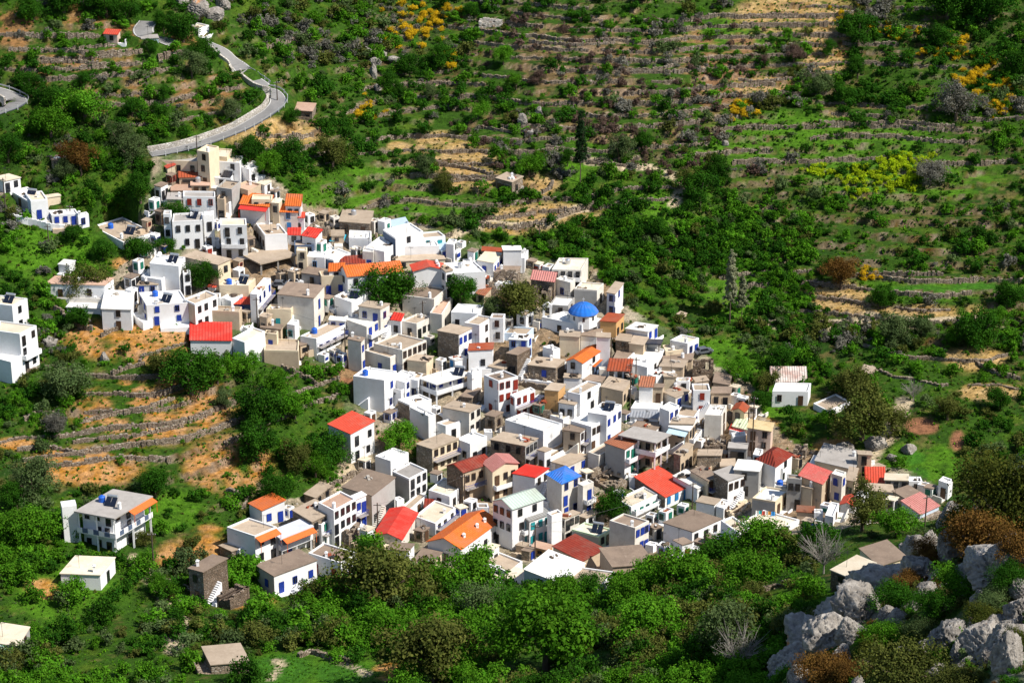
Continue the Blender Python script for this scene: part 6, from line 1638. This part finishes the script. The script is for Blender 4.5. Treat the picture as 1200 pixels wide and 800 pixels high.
def region(u, v):
    if v < 215 and u < 330: return 'on the terraced slope around the road, upper left'
    if v < 215 and u < 640: return 'on the far hillside left of the cypress'
    if v < 215 and u < 880: return 'on the brownish terraces right of the cypress'
    if v < 215: return 'on the far hillside at upper right'
    if u < 330 and v < 380: return 'around the left row of white houses'
    if u < 560 and v < 300: return 'beside the green meadow above the village'
    if u > 560 and v < 420: return 'on the slope right of the village, above the house standing apart'
    if u > 820 and v < 640: return 'around the ploughed plots and footpath right of the village'
    if u < 420 and v < 640: return 'on the vineyard slope at left below the village'
    if u < 230: return 'at the lower left around the veranda house'
    if u < 470: return 'below the square stone tower house'
    if u < 700: return 'in the thicket below the bright orange gabled hall'
    if u < 880: return 'in the thicket below the large brown-roofed white house'
    return 'on the grassy bank below the right end of the village'
ADJ = dict(dk='dense dark green shrub', gr='fresh bright green shrub', ol='grey-green shrub', br='olive-brown shrub', gy='pale grey bare shrub', pu='purplish bare shrub', ru='rust-brown shrub', ye='yellow flowering broom bush', li='lime green bush')
sc.sort(key=lambda t: -t[5])
NIND = 300
for j, (P, w, kd, u, v, s) in enumerate(sc[:NIND]):
    o = link('shrub', small_mesh(kd, j % 3), None, (P[0], P[1], P[2] - .08 * w), random.uniform(0, 6.3)); o.scale = (w, w, w * random.uniform(.8, 1.25)); lab = ADJ[kd] + ' ' + region(u, v); tag(o, lab, 'shrub', lab)
def merge(items, name, label, cat, up=True):
    V_, F_, C_ = [], [], []; nv = 0
    for j, (P, w, kd, u, v, s) in enumerate(items):
        q, f, c = small(kd)[j % 4]
        a = rng.uniform(0, 6.3); ca, sa = math.cos(a), math.sin(a); hz = w * rng.uniform(.75, 1.25)
        x = np.stack([(q[:, 0] * ca - q[:, 1] * sa) * w + P[0], (q[:, 0] * sa + q[:, 1] * ca) * w + P[1], q[:, 2] * hz + P[2] - .08 * w], 1)
        V_.append(x); F_.append(f + nv); nv += len(q); cc = c.copy(); cc[:, :3] *= rng.uniform(.75, 1.2); C_.append(cc)
    o = link(name, npmesh(name, np.vstack(V_), np.vstack(F_), [fo], np.vstack(C_))); tag(o, label, cat, None, 'stuff'); return o
merge(sc[NIND:], 'scrub', 'mixed green scrub covering the hillsides round the village', 'scrub')
# yellow broom: bushes one could count
br = []
for (a, b_, ru, rv, n) in [(500, 22, 40, 16, 16), (478, 42, 26, 14, 10), (530, 70, 14, 20, 7), (1060, 40, 26, 10, 9), (1100, 60, 40, 20, 12), (1150, 90, 34, 26, 22), (1172, 125, 16, 14, 8), (868, 130, 16, 16, 11), (1018, 326, 12, 7, 6), (430, 130, 20, 16, 5), (1010, 22, 40, 14, 5)]:
    n = int(n * 2.3); r = np.random.default_rng(int(a)); k_ = 0
    uu = a + r.normal(size=n) * ru * .55; v2 = b_ + r.normal(size=n) * rv * .55; P = px2w(uu, v2); d = proj(P[:, 0], P[:, 1], P[:, 2])[2]
    for i in range(n): br.append((P[i], float(r.uniform(5.5, 12) * d[i] / FPX), 'ye', uu[i], v2[i], 8))
for j, (P, w, kd, u, v, s) in enumerate(br):
    o = link('broom_bush', small_mesh('ye', j % 3), None, (P[0], P[1], P[2] - .05 * w), random.uniform(0, 6)); o.scale = (w, w, w); lab = 'yellow flowering broom bush ' + ('in the clump at the top centre of the far slope' if u < 620 else 'in the belt at the upper right edge' if u > 980 and v < 200 else 'in the patch right of the brownish terraces' if v < 200 else 'beside the rust-brown tree at right'); tag(o, lab, 'bush', lab)
# lime green patch and low undergrowth
li = []
r = np.random.default_rng(5)
for (a, b_, ru, rv, n) in [(1065, 195, 30, 14, 75), (1010, 205, 40, 10, 60), (1050, 215, 28, 10, 40), (1005, 225, 12, 10, 18), (960, 200, 16, 6, 12)]:
    uu = a + r.normal(size=n) * ru * .55; v2 = b_ + r.normal(size=n) * rv * .55; P = px2w(uu, v2); d = proj(P[:, 0], P[:, 1], P[:, 2])[2]
    li += [(P[i], float(r.uniform(5, 11) * d[i] / FPX), 'li', 0, 0, 0) for i in range(n)]
merge(li, 'lime_bushes', 'patch of low lime green bushes on the right hillside', 'bushes')
# low weeds everywhere off the fields
wd = scatter(52000, (-60, -20, 1260, 860), 2.2, 6.5, [('mg', 1.6), ('gr', 2.8), ('br', 1.6), ('dk', 3.2), ('ol', 1.3)], .85, s=20, fields=.14, meadow=1.1, brown=.55)
SM2 = {k: [crown(4, 9, .34, .6, k, 900 + i) for i in range(4)] for k in ('mg', 'gr', 'br', 'dk', 'ol', 'li')}
_small = small
def small(kind): return SM2[kind] if kind in SM2 else _small(kind)
merge(wd, 'undergrowth', 'low weeds and tufts between the shrubs', 'undergrowth')
# vines in rows on the yellow and orange plots
vn = []
def vines(z, box, du, dv, slant, size, kd):
    r = np.random.default_rng(int(box[0])); uu, v2 = [], []
    y = box[1]
    while y < box[3]:
        x = box[0]
        while x < box[2]: uu.append(x + r.normal() * du * .3 + (y - box[1]) * slant); v2.append(y + r.normal() * dv * .28); x += du
        y += dv
    uu, v2 = np.array(uu), np.array(v2); m = (ell(z, uu, v2) > .5) & (r.random(len(uu)) < .62); uu, v2 = uu[m], v2[m]
    P = px2w(uu, v2); d = proj(P[:, 0], P[:, 1], P[:, 2])[2]; ok = clear(P, np.full(len(P), .4))
    for i in np.nonzero(ok)[0]: vn.append((P[i], float(size * r.uniform(.7, 1.3) * d[i] / FPX), kd, 0, 0, 0))
vines(Z_OS, (20, 365, 320, 580), 6.5, 5.2, .3, 3.8, 'gr'); vines(Z_OS, (125, 298, 180, 338), 5, 4.2, .2, 3., 'dk')
vines(Z_VY, (480, 150, 720, 275), 5, 3.8, .4, 3., 'br'); vines(Z_VY, (830, 0, 1012, 118), 4.2, 3.6, .2, 3.2, 'gr'); vines(Z_VY, (940, 325, 1200, 380), 5, 3.6, .5, 2.9, 'br'); vines(Z_VG, (290, 765, 440, 800), 4, 3.6, .3, 3., 'gr')
vines([(1160, 445, 50, 30)], (1110, 415, 1210, 480), 6, 5, 0, 3, 'br')
merge(vn, 'vines', 'rows of low vines and vegetables on the terraced plots', 'vines')

# plants and rubble in the yards between the houses
yd, rb_ = [], []
r = np.random.default_rng(77); uu = r.uniform(150, 1110, 9000); v2 = r.uniform(180, 690, 9000); ok = inpoly(VILL, uu, v2) & (OCC[v2.astype(int), uu.astype(int)] == 0); uu, v2 = uu[ok], v2[ok]; P = px2w(uu, v2); d = proj(P[:, 0], P[:, 1], P[:, 2])[2]
for i in range(len(uu)):
    if i % 4 == 0: yd.append((P[i], float(r.uniform(2, 8) * d[i] / FPX), ['gr', 'dk', 'br', 'ol', 'gr'][int(r.integers(0, 5))], 0, 0, 0))
    elif i % 4 < 3: rb_.append((P[i], float(r.uniform(.5, 2.4) * d[i] / FPX)))
merge(yd, 'yard_plants', 'weeds, vines and potted plants in the yards between the houses', 'plants')
m = MB()
for p, s_ in rb_: m.box((p[0], p[1], p[2] - .1), s_, s_ * r.uniform(.5, 1), s_ * r.uniform(.4, .9), r.uniform(0, 3), int(r.integers(0, 3)))
tag(link('rubble', m.mesh('rubble', ['w_s', 'concrete', 'w_t'])), 'loose stones and rubble in the yards between the houses', 'rubble', None, 'stuff')
# ------------------------------------------------------------------ near spur: boulders and bushes
rk_, nt, b = newmat('limestone'); co = coords(nt)
na = noise(nt, co, 1.0, 6, .7); nb = noise(nt, co, 6, 5, .7); v2 = N(nt, 'ShaderNodeTexVoronoi'); v2.feature = 'DISTANCE_TO_EDGE'; v2.inputs['Scale'].default_value = 1.6
md = nt.nodes.new('ShaderNodeMixRGB'); md.blend_type = 'LINEAR_LIGHT'; md.inputs[0].default_value = .25; nn = N(nt, 'ShaderNodeTexNoise'); nn.inputs['Scale'].default_value = 2.; nt.links.new(co, nn.inputs['Vector']); nt.links.new(co, md.inputs[1]); nt.links.new(nn.outputs[1], md.inputs[2]); nt.links.new(md.outputs[0], v2.inputs['Vector'])
x = mixc(nt, ramp(nt, na, .35, .7), (.18, .16, .138), (.36, .33, .29)); x = mixc(nt, ramp(nt, nb, .5, .75), x, (.47, .44, .40)); x = mixc(nt, ramp(nt, nb, .45, .3), x, (.12, .115, .11))
nl = noise(nt, co, 1.7, 5, .75); x = mixc(nt, ramp(nt, nl, .63, .70), x, (.42, .2, .08)); 
nt.links.new(x, b.inputs['Base Color']); bump(nt, b, nb, 1., .25); MATS['limestone'] = rk_
import bmesh
_bm = bmesh.new(); bmesh.ops.create_icosphere(_bm, subdivisions=5, radius=1); _sv = np.array([v.co[:] for v in _bm.verts]); _sf = np.array([[v.index for v in f.verts] for f in _bm.faces]); _bm.free()
def boulder_mesh(seed, hr, flat=1.):
    r = np.random.default_rng(seed); n = r.normal(size=(30, 3)); n[:, 2] *= .8; n /= np.linalg.norm(n, axis=1)[:, None]; o = r.uniform(.6, 1., 30)
    dp = _sv @ n.T; rad = np.where(dp > .05, o / np.maximum(dp, .05), 9).min(1); rad = np.minimum(rad, 1.15)
    v = _sv * rad[:, None]; a = v[:, 0] + .6 * v[:, 2]; c = v[:, 1] - .7 * v[:, 2]; e = v[:, 0] - v[:, 1] + v[:, 2]
    k1 = fbm(a * 2, c * 2, 5, seed); k2 = fbm(c * 3.5, e * 3.5, 5, seed + 3); k3 = fbm(e * 8, a * 8, 4, seed + 5)
    tilt = np.array((.25, .35, .9)); s_ = v @ tilt * 5.5 + 1.6 * k1; saw = s_ - np.floor(s_)
    strata = .075 * saw - .10 * np.exp(-((saw - .03) / .07) ** 2)
    crack = -.22 * np.exp(-(k2 / .035) ** 2) - .10 * np.exp(-(k1 / .03) ** 2)
    v = v * (1 + .03 * k1 + .02 * k2 + .018 * k3 + 1.2 * strata + .9 * crack)[:, None]; v *= np.array([.5, .5, .5 * hr * 1.1]); return npmesh('boulder', v, _sf, [rk_], None, None, False)
BOULD = [(1068, 661, 30, 34), (1091, 656, 34, 40), (1030, 699, 66, 32), (1012, 730, 44, 34), (965, 768, 64, 54), (995, 757, 46, 38), (935, 780, 20, 16), (915, 804, 38, 22), (1102, 688, 34, 18), (1160, 684, 84, 38), (1187, 658, 44, 32),
         (1100, 760, 32, 27), (1137, 765, 28, 26), (1183, 796, 44, 56), (1157, 784, 26, 32), (1122, 776, 26, 26), (1132, 789, 26, 20), (1184, 743, 34, 20), (1060, 773, 22, 16), (1078, 768, 16, 14), (1140, 743, 22, 14), (1118, 634, 52, 56), (1050, 735, 30, 20),
         (1085, 700, 34, 20), (1070, 720, 24, 18), (1130, 700, 30, 22), (1040, 752, 26, 22), (985, 785, 36, 26), (1100, 800, 34, 20), (1145, 655, 26, 26), (1012, 790, 26, 18), (1165, 740, 24, 22), (1195, 700, 30, 24), (1024, 712, 30, 22), (980, 745, 30, 22)]
_r = random.Random(12)
BOULD += [(925, 797, 60, 40), (950, 775, 80, 56), (980, 752, 80, 50), (1005, 735, 74, 46), (1022, 712, 80, 44), (1048, 700, 60, 36), (1075, 690, 60, 40), (1080, 668, 50, 44), (1120, 662, 56, 46), (1150, 690, 70, 34), (1185, 672, 70, 40), (1150, 770, 60, 44), (1180, 770, 60, 46), (1115, 760, 46, 36), (1195, 735, 50, 40)]
for _i in range(46):
    _u = _r.uniform(925, 1215); _v = _r.uniform(max(660, 1000 - (_u - 600) * .62) if _u < 1100 else 640, 812); BOULD.append((_u, _v, _r.uniform(10, 30), _r.uniform(8, 22)))
SZ = lambda w: 'large' if w > 55 else 'medium-sized' if w > 30 else 'small'
for i, (u, v, w, h) in enumerate(BOULD):
    p = px2w([u], [v - h * .25], 60.)[0]; d = float(proj(*p)[2]); s = w * d / FPX
    o = link('boulder', boulder_mesh(200 + i, h / w * 1.25), None, (p[0], p[1], p[2] + .12 * s)); o.scale = (s * .98,) * 3; o.rotation_euler = (random.uniform(-.2, .2), random.uniform(-.2, .2), random.uniform(0, 6))
    where = 'at the crest of the near spur' if v < 665 else 'along the left rim of the near spur' if u < 1035 else 'in the lower right corner of the near spur' if u > 1095 and v > 730 else 'in the middle of the near spur'
    lab = SZ(w) + ' grey limestone boulder ' + where; tag(o, lab, 'boulder', lab)
ROCKS = [(232, 18, 28, 20, 'on the pale cliff at the top left'), (214, 9, 18, 16, 'on the pale cliff at the top left'), (250, 22, 24, 14, 'on the pale cliff at the top left'), (262, 12, 16, 16, 'on the pale cliff at the top left'), (224, 3, 20, 14, 'on the pale cliff at the top left'),
         (440, 76, 16, 9, 'in the scree on the far slope'), (447, 68, 12, 9, 'in the scree on the far slope'), (428, 62, 14, 7, 'in the scree on the far slope'), (460, 72, 16, 6, 'in the scree on the far slope'), (438, 90, 9, 14, 'in the scree on the far slope'), (442, 108, 8, 12, 'in the scree on the far slope'),
         (631, 138, 10, 15, 'among the brownish terraces'), (612, 147, 13, 12, 'among the brownish terraces'), (620, 158, 14, 8, 'among the brownish terraces'), (123, 426, 11, 15, 'above the orange vineyard at left'), (58, 405, 16, 12, 'right of the stepped white house at left'),
         (1026, 526, 24, 14, 'where the footpath meets the village'), (1065, 531, 17, 13, 'between the footpath and the green plots'), (990, 530, 20, 12, 'where the footpath meets the village'), (1046, 540, 12, 8, 'between the footpath and the green plots'), (850, 172, 8, 8, 'in the gully left of the upper right meadow'), (806, 190, 7, 10, 'in the gully left of the upper right meadow'), (610, 226, 14, 8, 'beside the small stone field house')]
for i, (u, v, w, h, wh) in enumerate(ROCKS):
    p = px2w([u], [v - h * .2])[0]; s = w * float(proj(*p)[2]) / FPX; o = link('rock', boulder_mesh(400 + i, h / w * 1.1), None, (p[0], p[1], p[2] + .1 * s)); o.scale = (s * 1.2,) * 3; o.rotation_euler.z = random.uniform(0, 6); tag(o, 'pale grey rock ' + wh, 'rock', 'pale grey rock ' + wh)
NB = [(1100, 725, 50, .7, 'dk', 'dark bush low in the middle of the near spur'), (1145, 735, 44, .7, 'bo', 'dark olive bush right of the middle of the near spur'), (1020, 780, 46, .7, 'bo', 'dark olive bush behind the yellow-brown bush'), (1195, 760, 40, .6, 'bo', 'olive bush at the lower right edge'), (1085, 655, 36, .8, 'ru', 'rust-brown bush at the foot of the tall dark evergreen'),(1164, 640, 118, 1.1, 'bo', 'tall dark evergreen on top of the near spur'), (1205, 610, 80, 1.2, 'bo', 'olive-brown evergreen at the right edge above the near spur'), (1130, 645, 60, 1.2, 'bo', 'dark evergreen at the left end of the near spur top'), (1152, 660, 92, .75, 'ru', 'broad rust-brown bush on the near spur'), (1198, 660, 70, .8, 'ru', 'rust-brown bush at the right edge of the near spur'),
      (1050, 716, 58, .75, 'dk', 'dark green bush between boulders on the near spur'), (1120, 703, 66, .7, 'gr', 'low green bush in the middle of the near spur'), (1040, 765, 60, .7, 'gr', 'green bush above the brown bush on the near spur'), (1080, 745, 46, .7, 'ol', 'grey-green bush on the near spur'), (965, 800, 70, .6, 'ru', 'rust-brown bush at the bottom of the near spur, left'),
      (1062, 806, 110, .5, 'br', 'wide yellow-brown bush at the bottom of the near spur'), (1130, 812, 70, .5, 'br', 'yellow-brown bush at the bottom right of the near spur'), (1165, 715, 46, .7, 'ol', 'grey-green bush below the broad slab on the near spur'), (1190, 690, 50, .7, 'dk', 'dark bush at the right edge of the near spur'), (1092, 662, 30, .6, 'ru', 'small rust-brown bush behind the crest boulders'), (1105, 775, 24, .7, 'gr', 'small green bush among the lower right boulders'), (1000, 800, 50, .6, 'ru', 'rust-brown low bush left of the wide yellow-brown bush'), (1060, 690, 40, .6, 'ru', 'rust-brown bush right of the flat crest rock')]
def fine(kind, hr, seed):
    q, f, c = crown(150, 90, .026, hr, kind, seed); return npmesh('crown', q, f, [fo], c)
for i, (u, v, w, hr, kd, lab) in enumerate(NB):
    p = px2w([u], [v], 60.)[0]; s = w * float(proj(*p)[2]) / FPX; t = link('bush' if hr < .9 else 'tree', None, None, tuple(p)); tag(t, lab, 'bush' if hr < .9 else 'tree')
    c = link('crown', fine(kd, hr, 3000 + i), t); c.scale = (s,) * 3; c.location.z = -.05 * s; key = ('t', round(max(hr, .7), 1))
    if key not in LIMB: LIMB[key] = limbs(key[1], 3)
    o = link('trunk', LIMB[key], t); o.scale = (s, s, s * hr / key[1])
# low plants over the spur
r = np.random.default_rng(31); uu = r.uniform(890, 1230, 700); v2 = r.uniform(520, 830, 700); P = px2w(uu, v2, 60.); d = proj(P[:, 0], P[:, 1], P[:, 2])[2]; ok = (d < 235); it = []
for i in np.nonzero(ok)[0]: it.append((P[i], float(r.uniform(5, 20) * d[i] / FPX), ['br', 'gr', 'ol', 'dk', 'ru'][int(r.integers(0, 5))], 0, 0, 0))
xx_, yy_ = r.uniform(20, 110, 1500), r.uniform(66, 190, 1500); zz_ = Hs(xx_, yy_); u9, v9, d9 = proj(xx_, yy_, zz_); sp = bil(SPUR, np.stack([xx_, yy_], 1)) > .6
for i in np.nonzero(sp & ((u9 > 1215) | (v9 > 815)))[0]: it.append((np.array([xx_[i], yy_[i], zz_[i]]), float(r.uniform(.5, 2.6)), ['br', 'gr', 'ol', 'dk', 'ru'][int(r.integers(0, 5))], 0, 0, 0))
def small(kind): return _small(kind)
if it: merge(it, 'spur_plants', 'low herbs and heather between the near boulders', 'low plants')

# ------------------------------------------------------------------ utility poles
POLES = [(190, 336, 26, 'pole behind the white house with a shaded grey side'), (405, 424, 40, 'pole in front of the long white house with blue tanks'), (302, 387, 38, 'pole in the lane right of the plain bright red roof'), (495.5, 381, 28, 'pole on the tan terrace right of the blue-shuttered house'), (716, 425, 30, 'pole right of the orange-roofed chapel'),
         (745, 449, 30, 'pole left of the high sunlit wall below the black-roofed terrace'), (738, 492, 66, 'tall pole beside the grey-blue metal sheet roof'), (544.5, 591, 36, 'pole in front of the corrugated dark red roof house'), (622, 546, 34, 'pole in front of the ruinous house with arched windows'), (811, 600, 36, 'pole in the lane right of the broad red-orange roof'),
         (881, 536, 72, 'tallest pole, beside the yellow striped sheet roof'), (876, 517, 36, 'pole left of the tallest pole by the yellow striped roof'), (627, 655, 42, 'pole left of the broad dark red sheet roof'), (180.7, 672, 50, 'pole on the dirt terrace right of the two-storey veranda house'), (7, 250, 40, 'stout wooden pole before the far left white house'), (58, 296, 32, 'pole among bushes below the left row of houses'),
         (1083, 625, 46, 'pole with a lamp behind the near rocks'), (231, 179, 20, 'pole beside the road above the cream tower'), (536, 493, 26, 'pole on the tan roof below the modern balcony house'), (443, 628, 40, 'pole beside the bright red gabled roof'), (670, 490, 22, 'pole near the tan houses below the chapel'), (914, 563, 30, 'pole in front of the dark red hipped roof'), (83, 259, 18, 'slim pole before the wide blue windows in the left row'), (325, 118, 22, 'pole at the outer side of the road bend'), (632, 285, 24, 'pole at the upper edge beside the one turquoise window house'), (490, 280, 18, 'pole at the upper right edge beside the white hut')]
ptop = {}
for u, v, h, lab in POLES:
    p = px2w([u], [v])[0]; H_ = h * float(proj(*p)[2]) / FPX / .92; t = link('utility_pole', None, None, tuple(p)); tag(t, 'wooden utility ' + lab if 'wooden' not in lab else lab, 'utility pole', 'utility poles of the village')
    m = MB(); m.cyl((0, 0, -.8), .15, .10, H_ + .8, 8); link('shaft', m.mesh('shaft', ['wood_pole']), t); m = MB(); a = random.uniform(-.5, .5); m.box((0, 0, H_ - .55), 1.5, .1, .12, a); link('crossarm', m.mesh('crossarm', ['wood_pole']), t)
    for k_ in (-.65, -.25, .25, .65): m = MB(); m.cyl((k_ * math.cos(a), k_ * math.sin(a), H_ - .43), .05, .04, .18, 6); link('insulator', m.mesh('insulator', ['frame_white']), t)
    ptop[(u, v)] = np.array([p[0], p[1], p[2] + H_ - .3])
PK = [(u, v) for u, v, h, l in POLES]
WIRES = [(0, 2), (2, 1), (1, 3), (4, 5), (5, 6), (6, 8), (8, 7), (7, 19), (9, 11), (11, 10), (9, 12), (3, 18), (21, 9), (17, 23), (14, 15), (20, 6)]
for a, b_ in WIRES:
    A, B_ = ptop[PK[a]], ptop[PK[b_]]; m = MB(); n_ = 12; pts = [A + (B_ - A) * i / n_ - np.array([0, 0, 1.]) * 4 * (i / n_) * (1 - i / n_) * np.linalg.norm(B_ - A) * .025 for i in range(n_ + 1)]
    for i in range(n_): e = pts[i + 1] - pts[i]; m.cyl(pts[i], .018, .018, np.linalg.norm(e), 4, 0, e)
    la, lb = POLES[a][3], POLES[b_][3]
    sh = lambda s: ' '.join(s.replace('stout wooden pole', 'pole').split()[:6])
    tag(link('power_cable', m.mesh('power_cable', ['iron_dark'])), 'thin black cable strung from the ' + sh(la), 'cable', 'thin cables between the poles')

# ------------------------------------------------------------------ cars
def car(u, v, rz, mat, label):
    p = px2w([u], [v])[0]; t = link('parked_car', None, None, tuple(p), rz); tag(t, label, 'car'); m = MB()
    prof = [(-2., .35), (-2.05, .75), (-1.5, .9), (-1.1, 1.4), (.6, 1.42), (1.15, .95), (1.95, .82), (2.05, .4)]
    w = .85; n = len(prof)
    for s in (-1, 1): m.quad([(x_, s * w * (.86 if z_ > 1.2 else 1), z_) for x_, z_ in (prof if s > 0 else prof[::-1])][::-1])
    for i in range(n): a, b2 = prof[i], prof[(i + 1) % n]; f = lambda q: w * (.86 if q[1] > 1.2 else 1); m.quad([(a[0], -f(a), a[1]), (b2[0], -f(b2), b2[1]), (b2[0], f(b2), b2[1]), (a[0], f(a), a[1])])
    link('body', m.mesh('body', [mat]), t)
    for nm, pts in (('windscreen', [(.66, -.68, 1.36), (1.12, -.78, .98), (1.12, .78, .98), (.66, .68, 1.36)]), ('rear_window', [(-1.14, -.68, 1.36), (-1.46, -.78, .95), (-1.46, .78, .95), (-1.14, .68, 1.36)])):
        off = np.array((.04 if pts[0][0] > 0 else -.04, 0, .02)); m = MB(); m.quad([tuple(np.array(q) + off) for q in pts]); link(nm, m.mesh(nm, ['glass_dark']), t)
    for s in (-1, 1):
        m = MB(); m.quad([(-1.1, s * .89, .95), (.95, s * .89, .95), (.5, s * .80, 1.36), (-1., s * .80, 1.36)]); link('side_window', m.mesh('side_window', ['glass_dark']), t)
        for x_ in (-1.3, 1.3): m = MB(); m.cyl((x_, s * .9 - (.1 if s > 0 else -.1), .32), .32, .32, .2, 14, 0, (0, s, 0)); link('wheel', m.mesh('wheel', ['tyre']), t)
        m = MB(); m.box((2.04, s * .6, .6), .06, .3, .16); link('headlight', m.mesh('headlight', ['frame_white']), t)
car(241.5, 207, 1.2, 'car_yellow', 'yellow car parked below the tall cream tower house')
car(345, 333, .1, 'car_white', 'white car parked on the open yard below the concrete carport')
car(328, 336, -.1, 'car_grey', 'dark grey car parked left of the white car under the carport')
car(824, 414, .4, 'car_grey', 'dark car parked at the outer right tip of the village')
# ------------------------------------------------------------------ laundry
rr = random.Random(4)
A = px2w([884], [622])[0]; B_ = px2w([908], [618])[0]; zt = max(A[2], B_[2]) + 3.3
t = link('clothes_line', None, None, tuple(A)); tag(t, 'thin clothes line above the white laundry terrace', 'clothes line'); m = MB(); e = np.array([B_[0] - A[0], B_[1] - A[1], 0]); m.cyl((0, 0, zt - A[2]), .012, .012, np.linalg.norm(e), 4, 0, e); link('line', m.mesh('line', ['iron_dark']), t)
for q in (np.zeros(3), e): m = MB(); m.cyl((q[0], q[1], -.5), .04, .04, zt - A[2] + .55, 6); link('post', m.mesh('post', ['iron_dark']), t)
plain('cloth_orange', (.7, .3, .05)); plain('cloth_teal', (.02, .4, .45)); plain('cloth_red', (.6, .08, .06))
for i, (mt, nm) in enumerate([('frame_white', 'white cloth'), ('cloth_teal', 'teal towel'), ('cloth_red', 'red shirt'), ('frame_white', 'white sheet'), ('cloth_orange', 'orange towel'), ('awn_b', 'blue towel')]):
    c = np.array(A) + e * (i + .7) / 6.6; wd_ = .42; d_ = e / np.linalg.norm(e); m = MB(); hgt = rr.uniform(.7, 1.2); K_ = 5
    for k_ in range(K_):
        f0, f1 = -wd_ + 2 * wd_ * k_ / K_, -wd_ + 2 * wd_ * (k_ + 1) / K_; o0, o1 = .05 * math.sin(k_ * 2.1), .05 * math.sin((k_ + 1) * 2.1)
        nn_ = np.array([d_[1], -d_[0], 0]); a0, a1 = d_ * f0 + nn_ * o0, d_ * f1 + nn_ * o1; m.quad([(*a0[:2], -hgt), (*a1[:2], -hgt), (*a1[:2], 0), (*a0[:2], 0)]); m.quad([(*(a0 + nn_ * .02)[:2], 0), (*(a1 + nn_ * .02)[:2], 0), (*(a1 + nn_ * .02)[:2], -hgt), (*(a0 + nn_ * .02)[:2], -hgt)])
    tag(link('laundry', m.mesh('laundry', [mt]), None, (c[0], c[1], zt)), nm + ' hanging on the clothes line' + (' at its left end' if i == 0 else ''), 'laundry')

# ------------------------------------------------------------------ light
w = bpy.data.worlds.new("World"); scene.world = w; w.use_nodes = True; nt = w.node_tree
bg = [n for n in nt.nodes if n.type == 'BACKGROUND'][0]; sky = nt.nodes.new('ShaderNodeTexSky'); sky.sky_type = 'NISHITA'; sky.sun_disc = False
EL, AZ = R(50), R(112)
sky.sun_elevation = EL; sky.sun_rotation = AZ; sky.altitude = 500; sky.air_density = 1; sky.dust_density = .6
nt.links.new(sky.outputs[0], bg.inputs[0]); bg.inputs[1].default_value = .105
sd = bpy.data.lights.new('sun', 'SUN'); sd.energy = 5.0; sd.angle = R(.53); sd.color = (1, .945, .86); so = bpy.data.objects.new('sun', sd); COL.objects.link(so)
from mathutils import Vector
dv = Vector((math.sin(AZ) * math.cos(EL), math.cos(AZ) * math.cos(EL), math.sin(EL))); so.rotation_euler = dv.to_track_quat('Z', 'Y').to_euler(); so.location = (100, 200, 100)
vs = scene.view_settings; vs.view_transform = 'Standard'; vs.look = 'None'; vs.gamma = 1; vs.use_curve_mapping = False; vs.exposure = 0.45
scene.render.engine = 'CYCLES'
scene.cycles.max_bounces = 5; scene.cycles.diffuse_bounces = 3; scene.cycles.transparent_max_bounces = 4
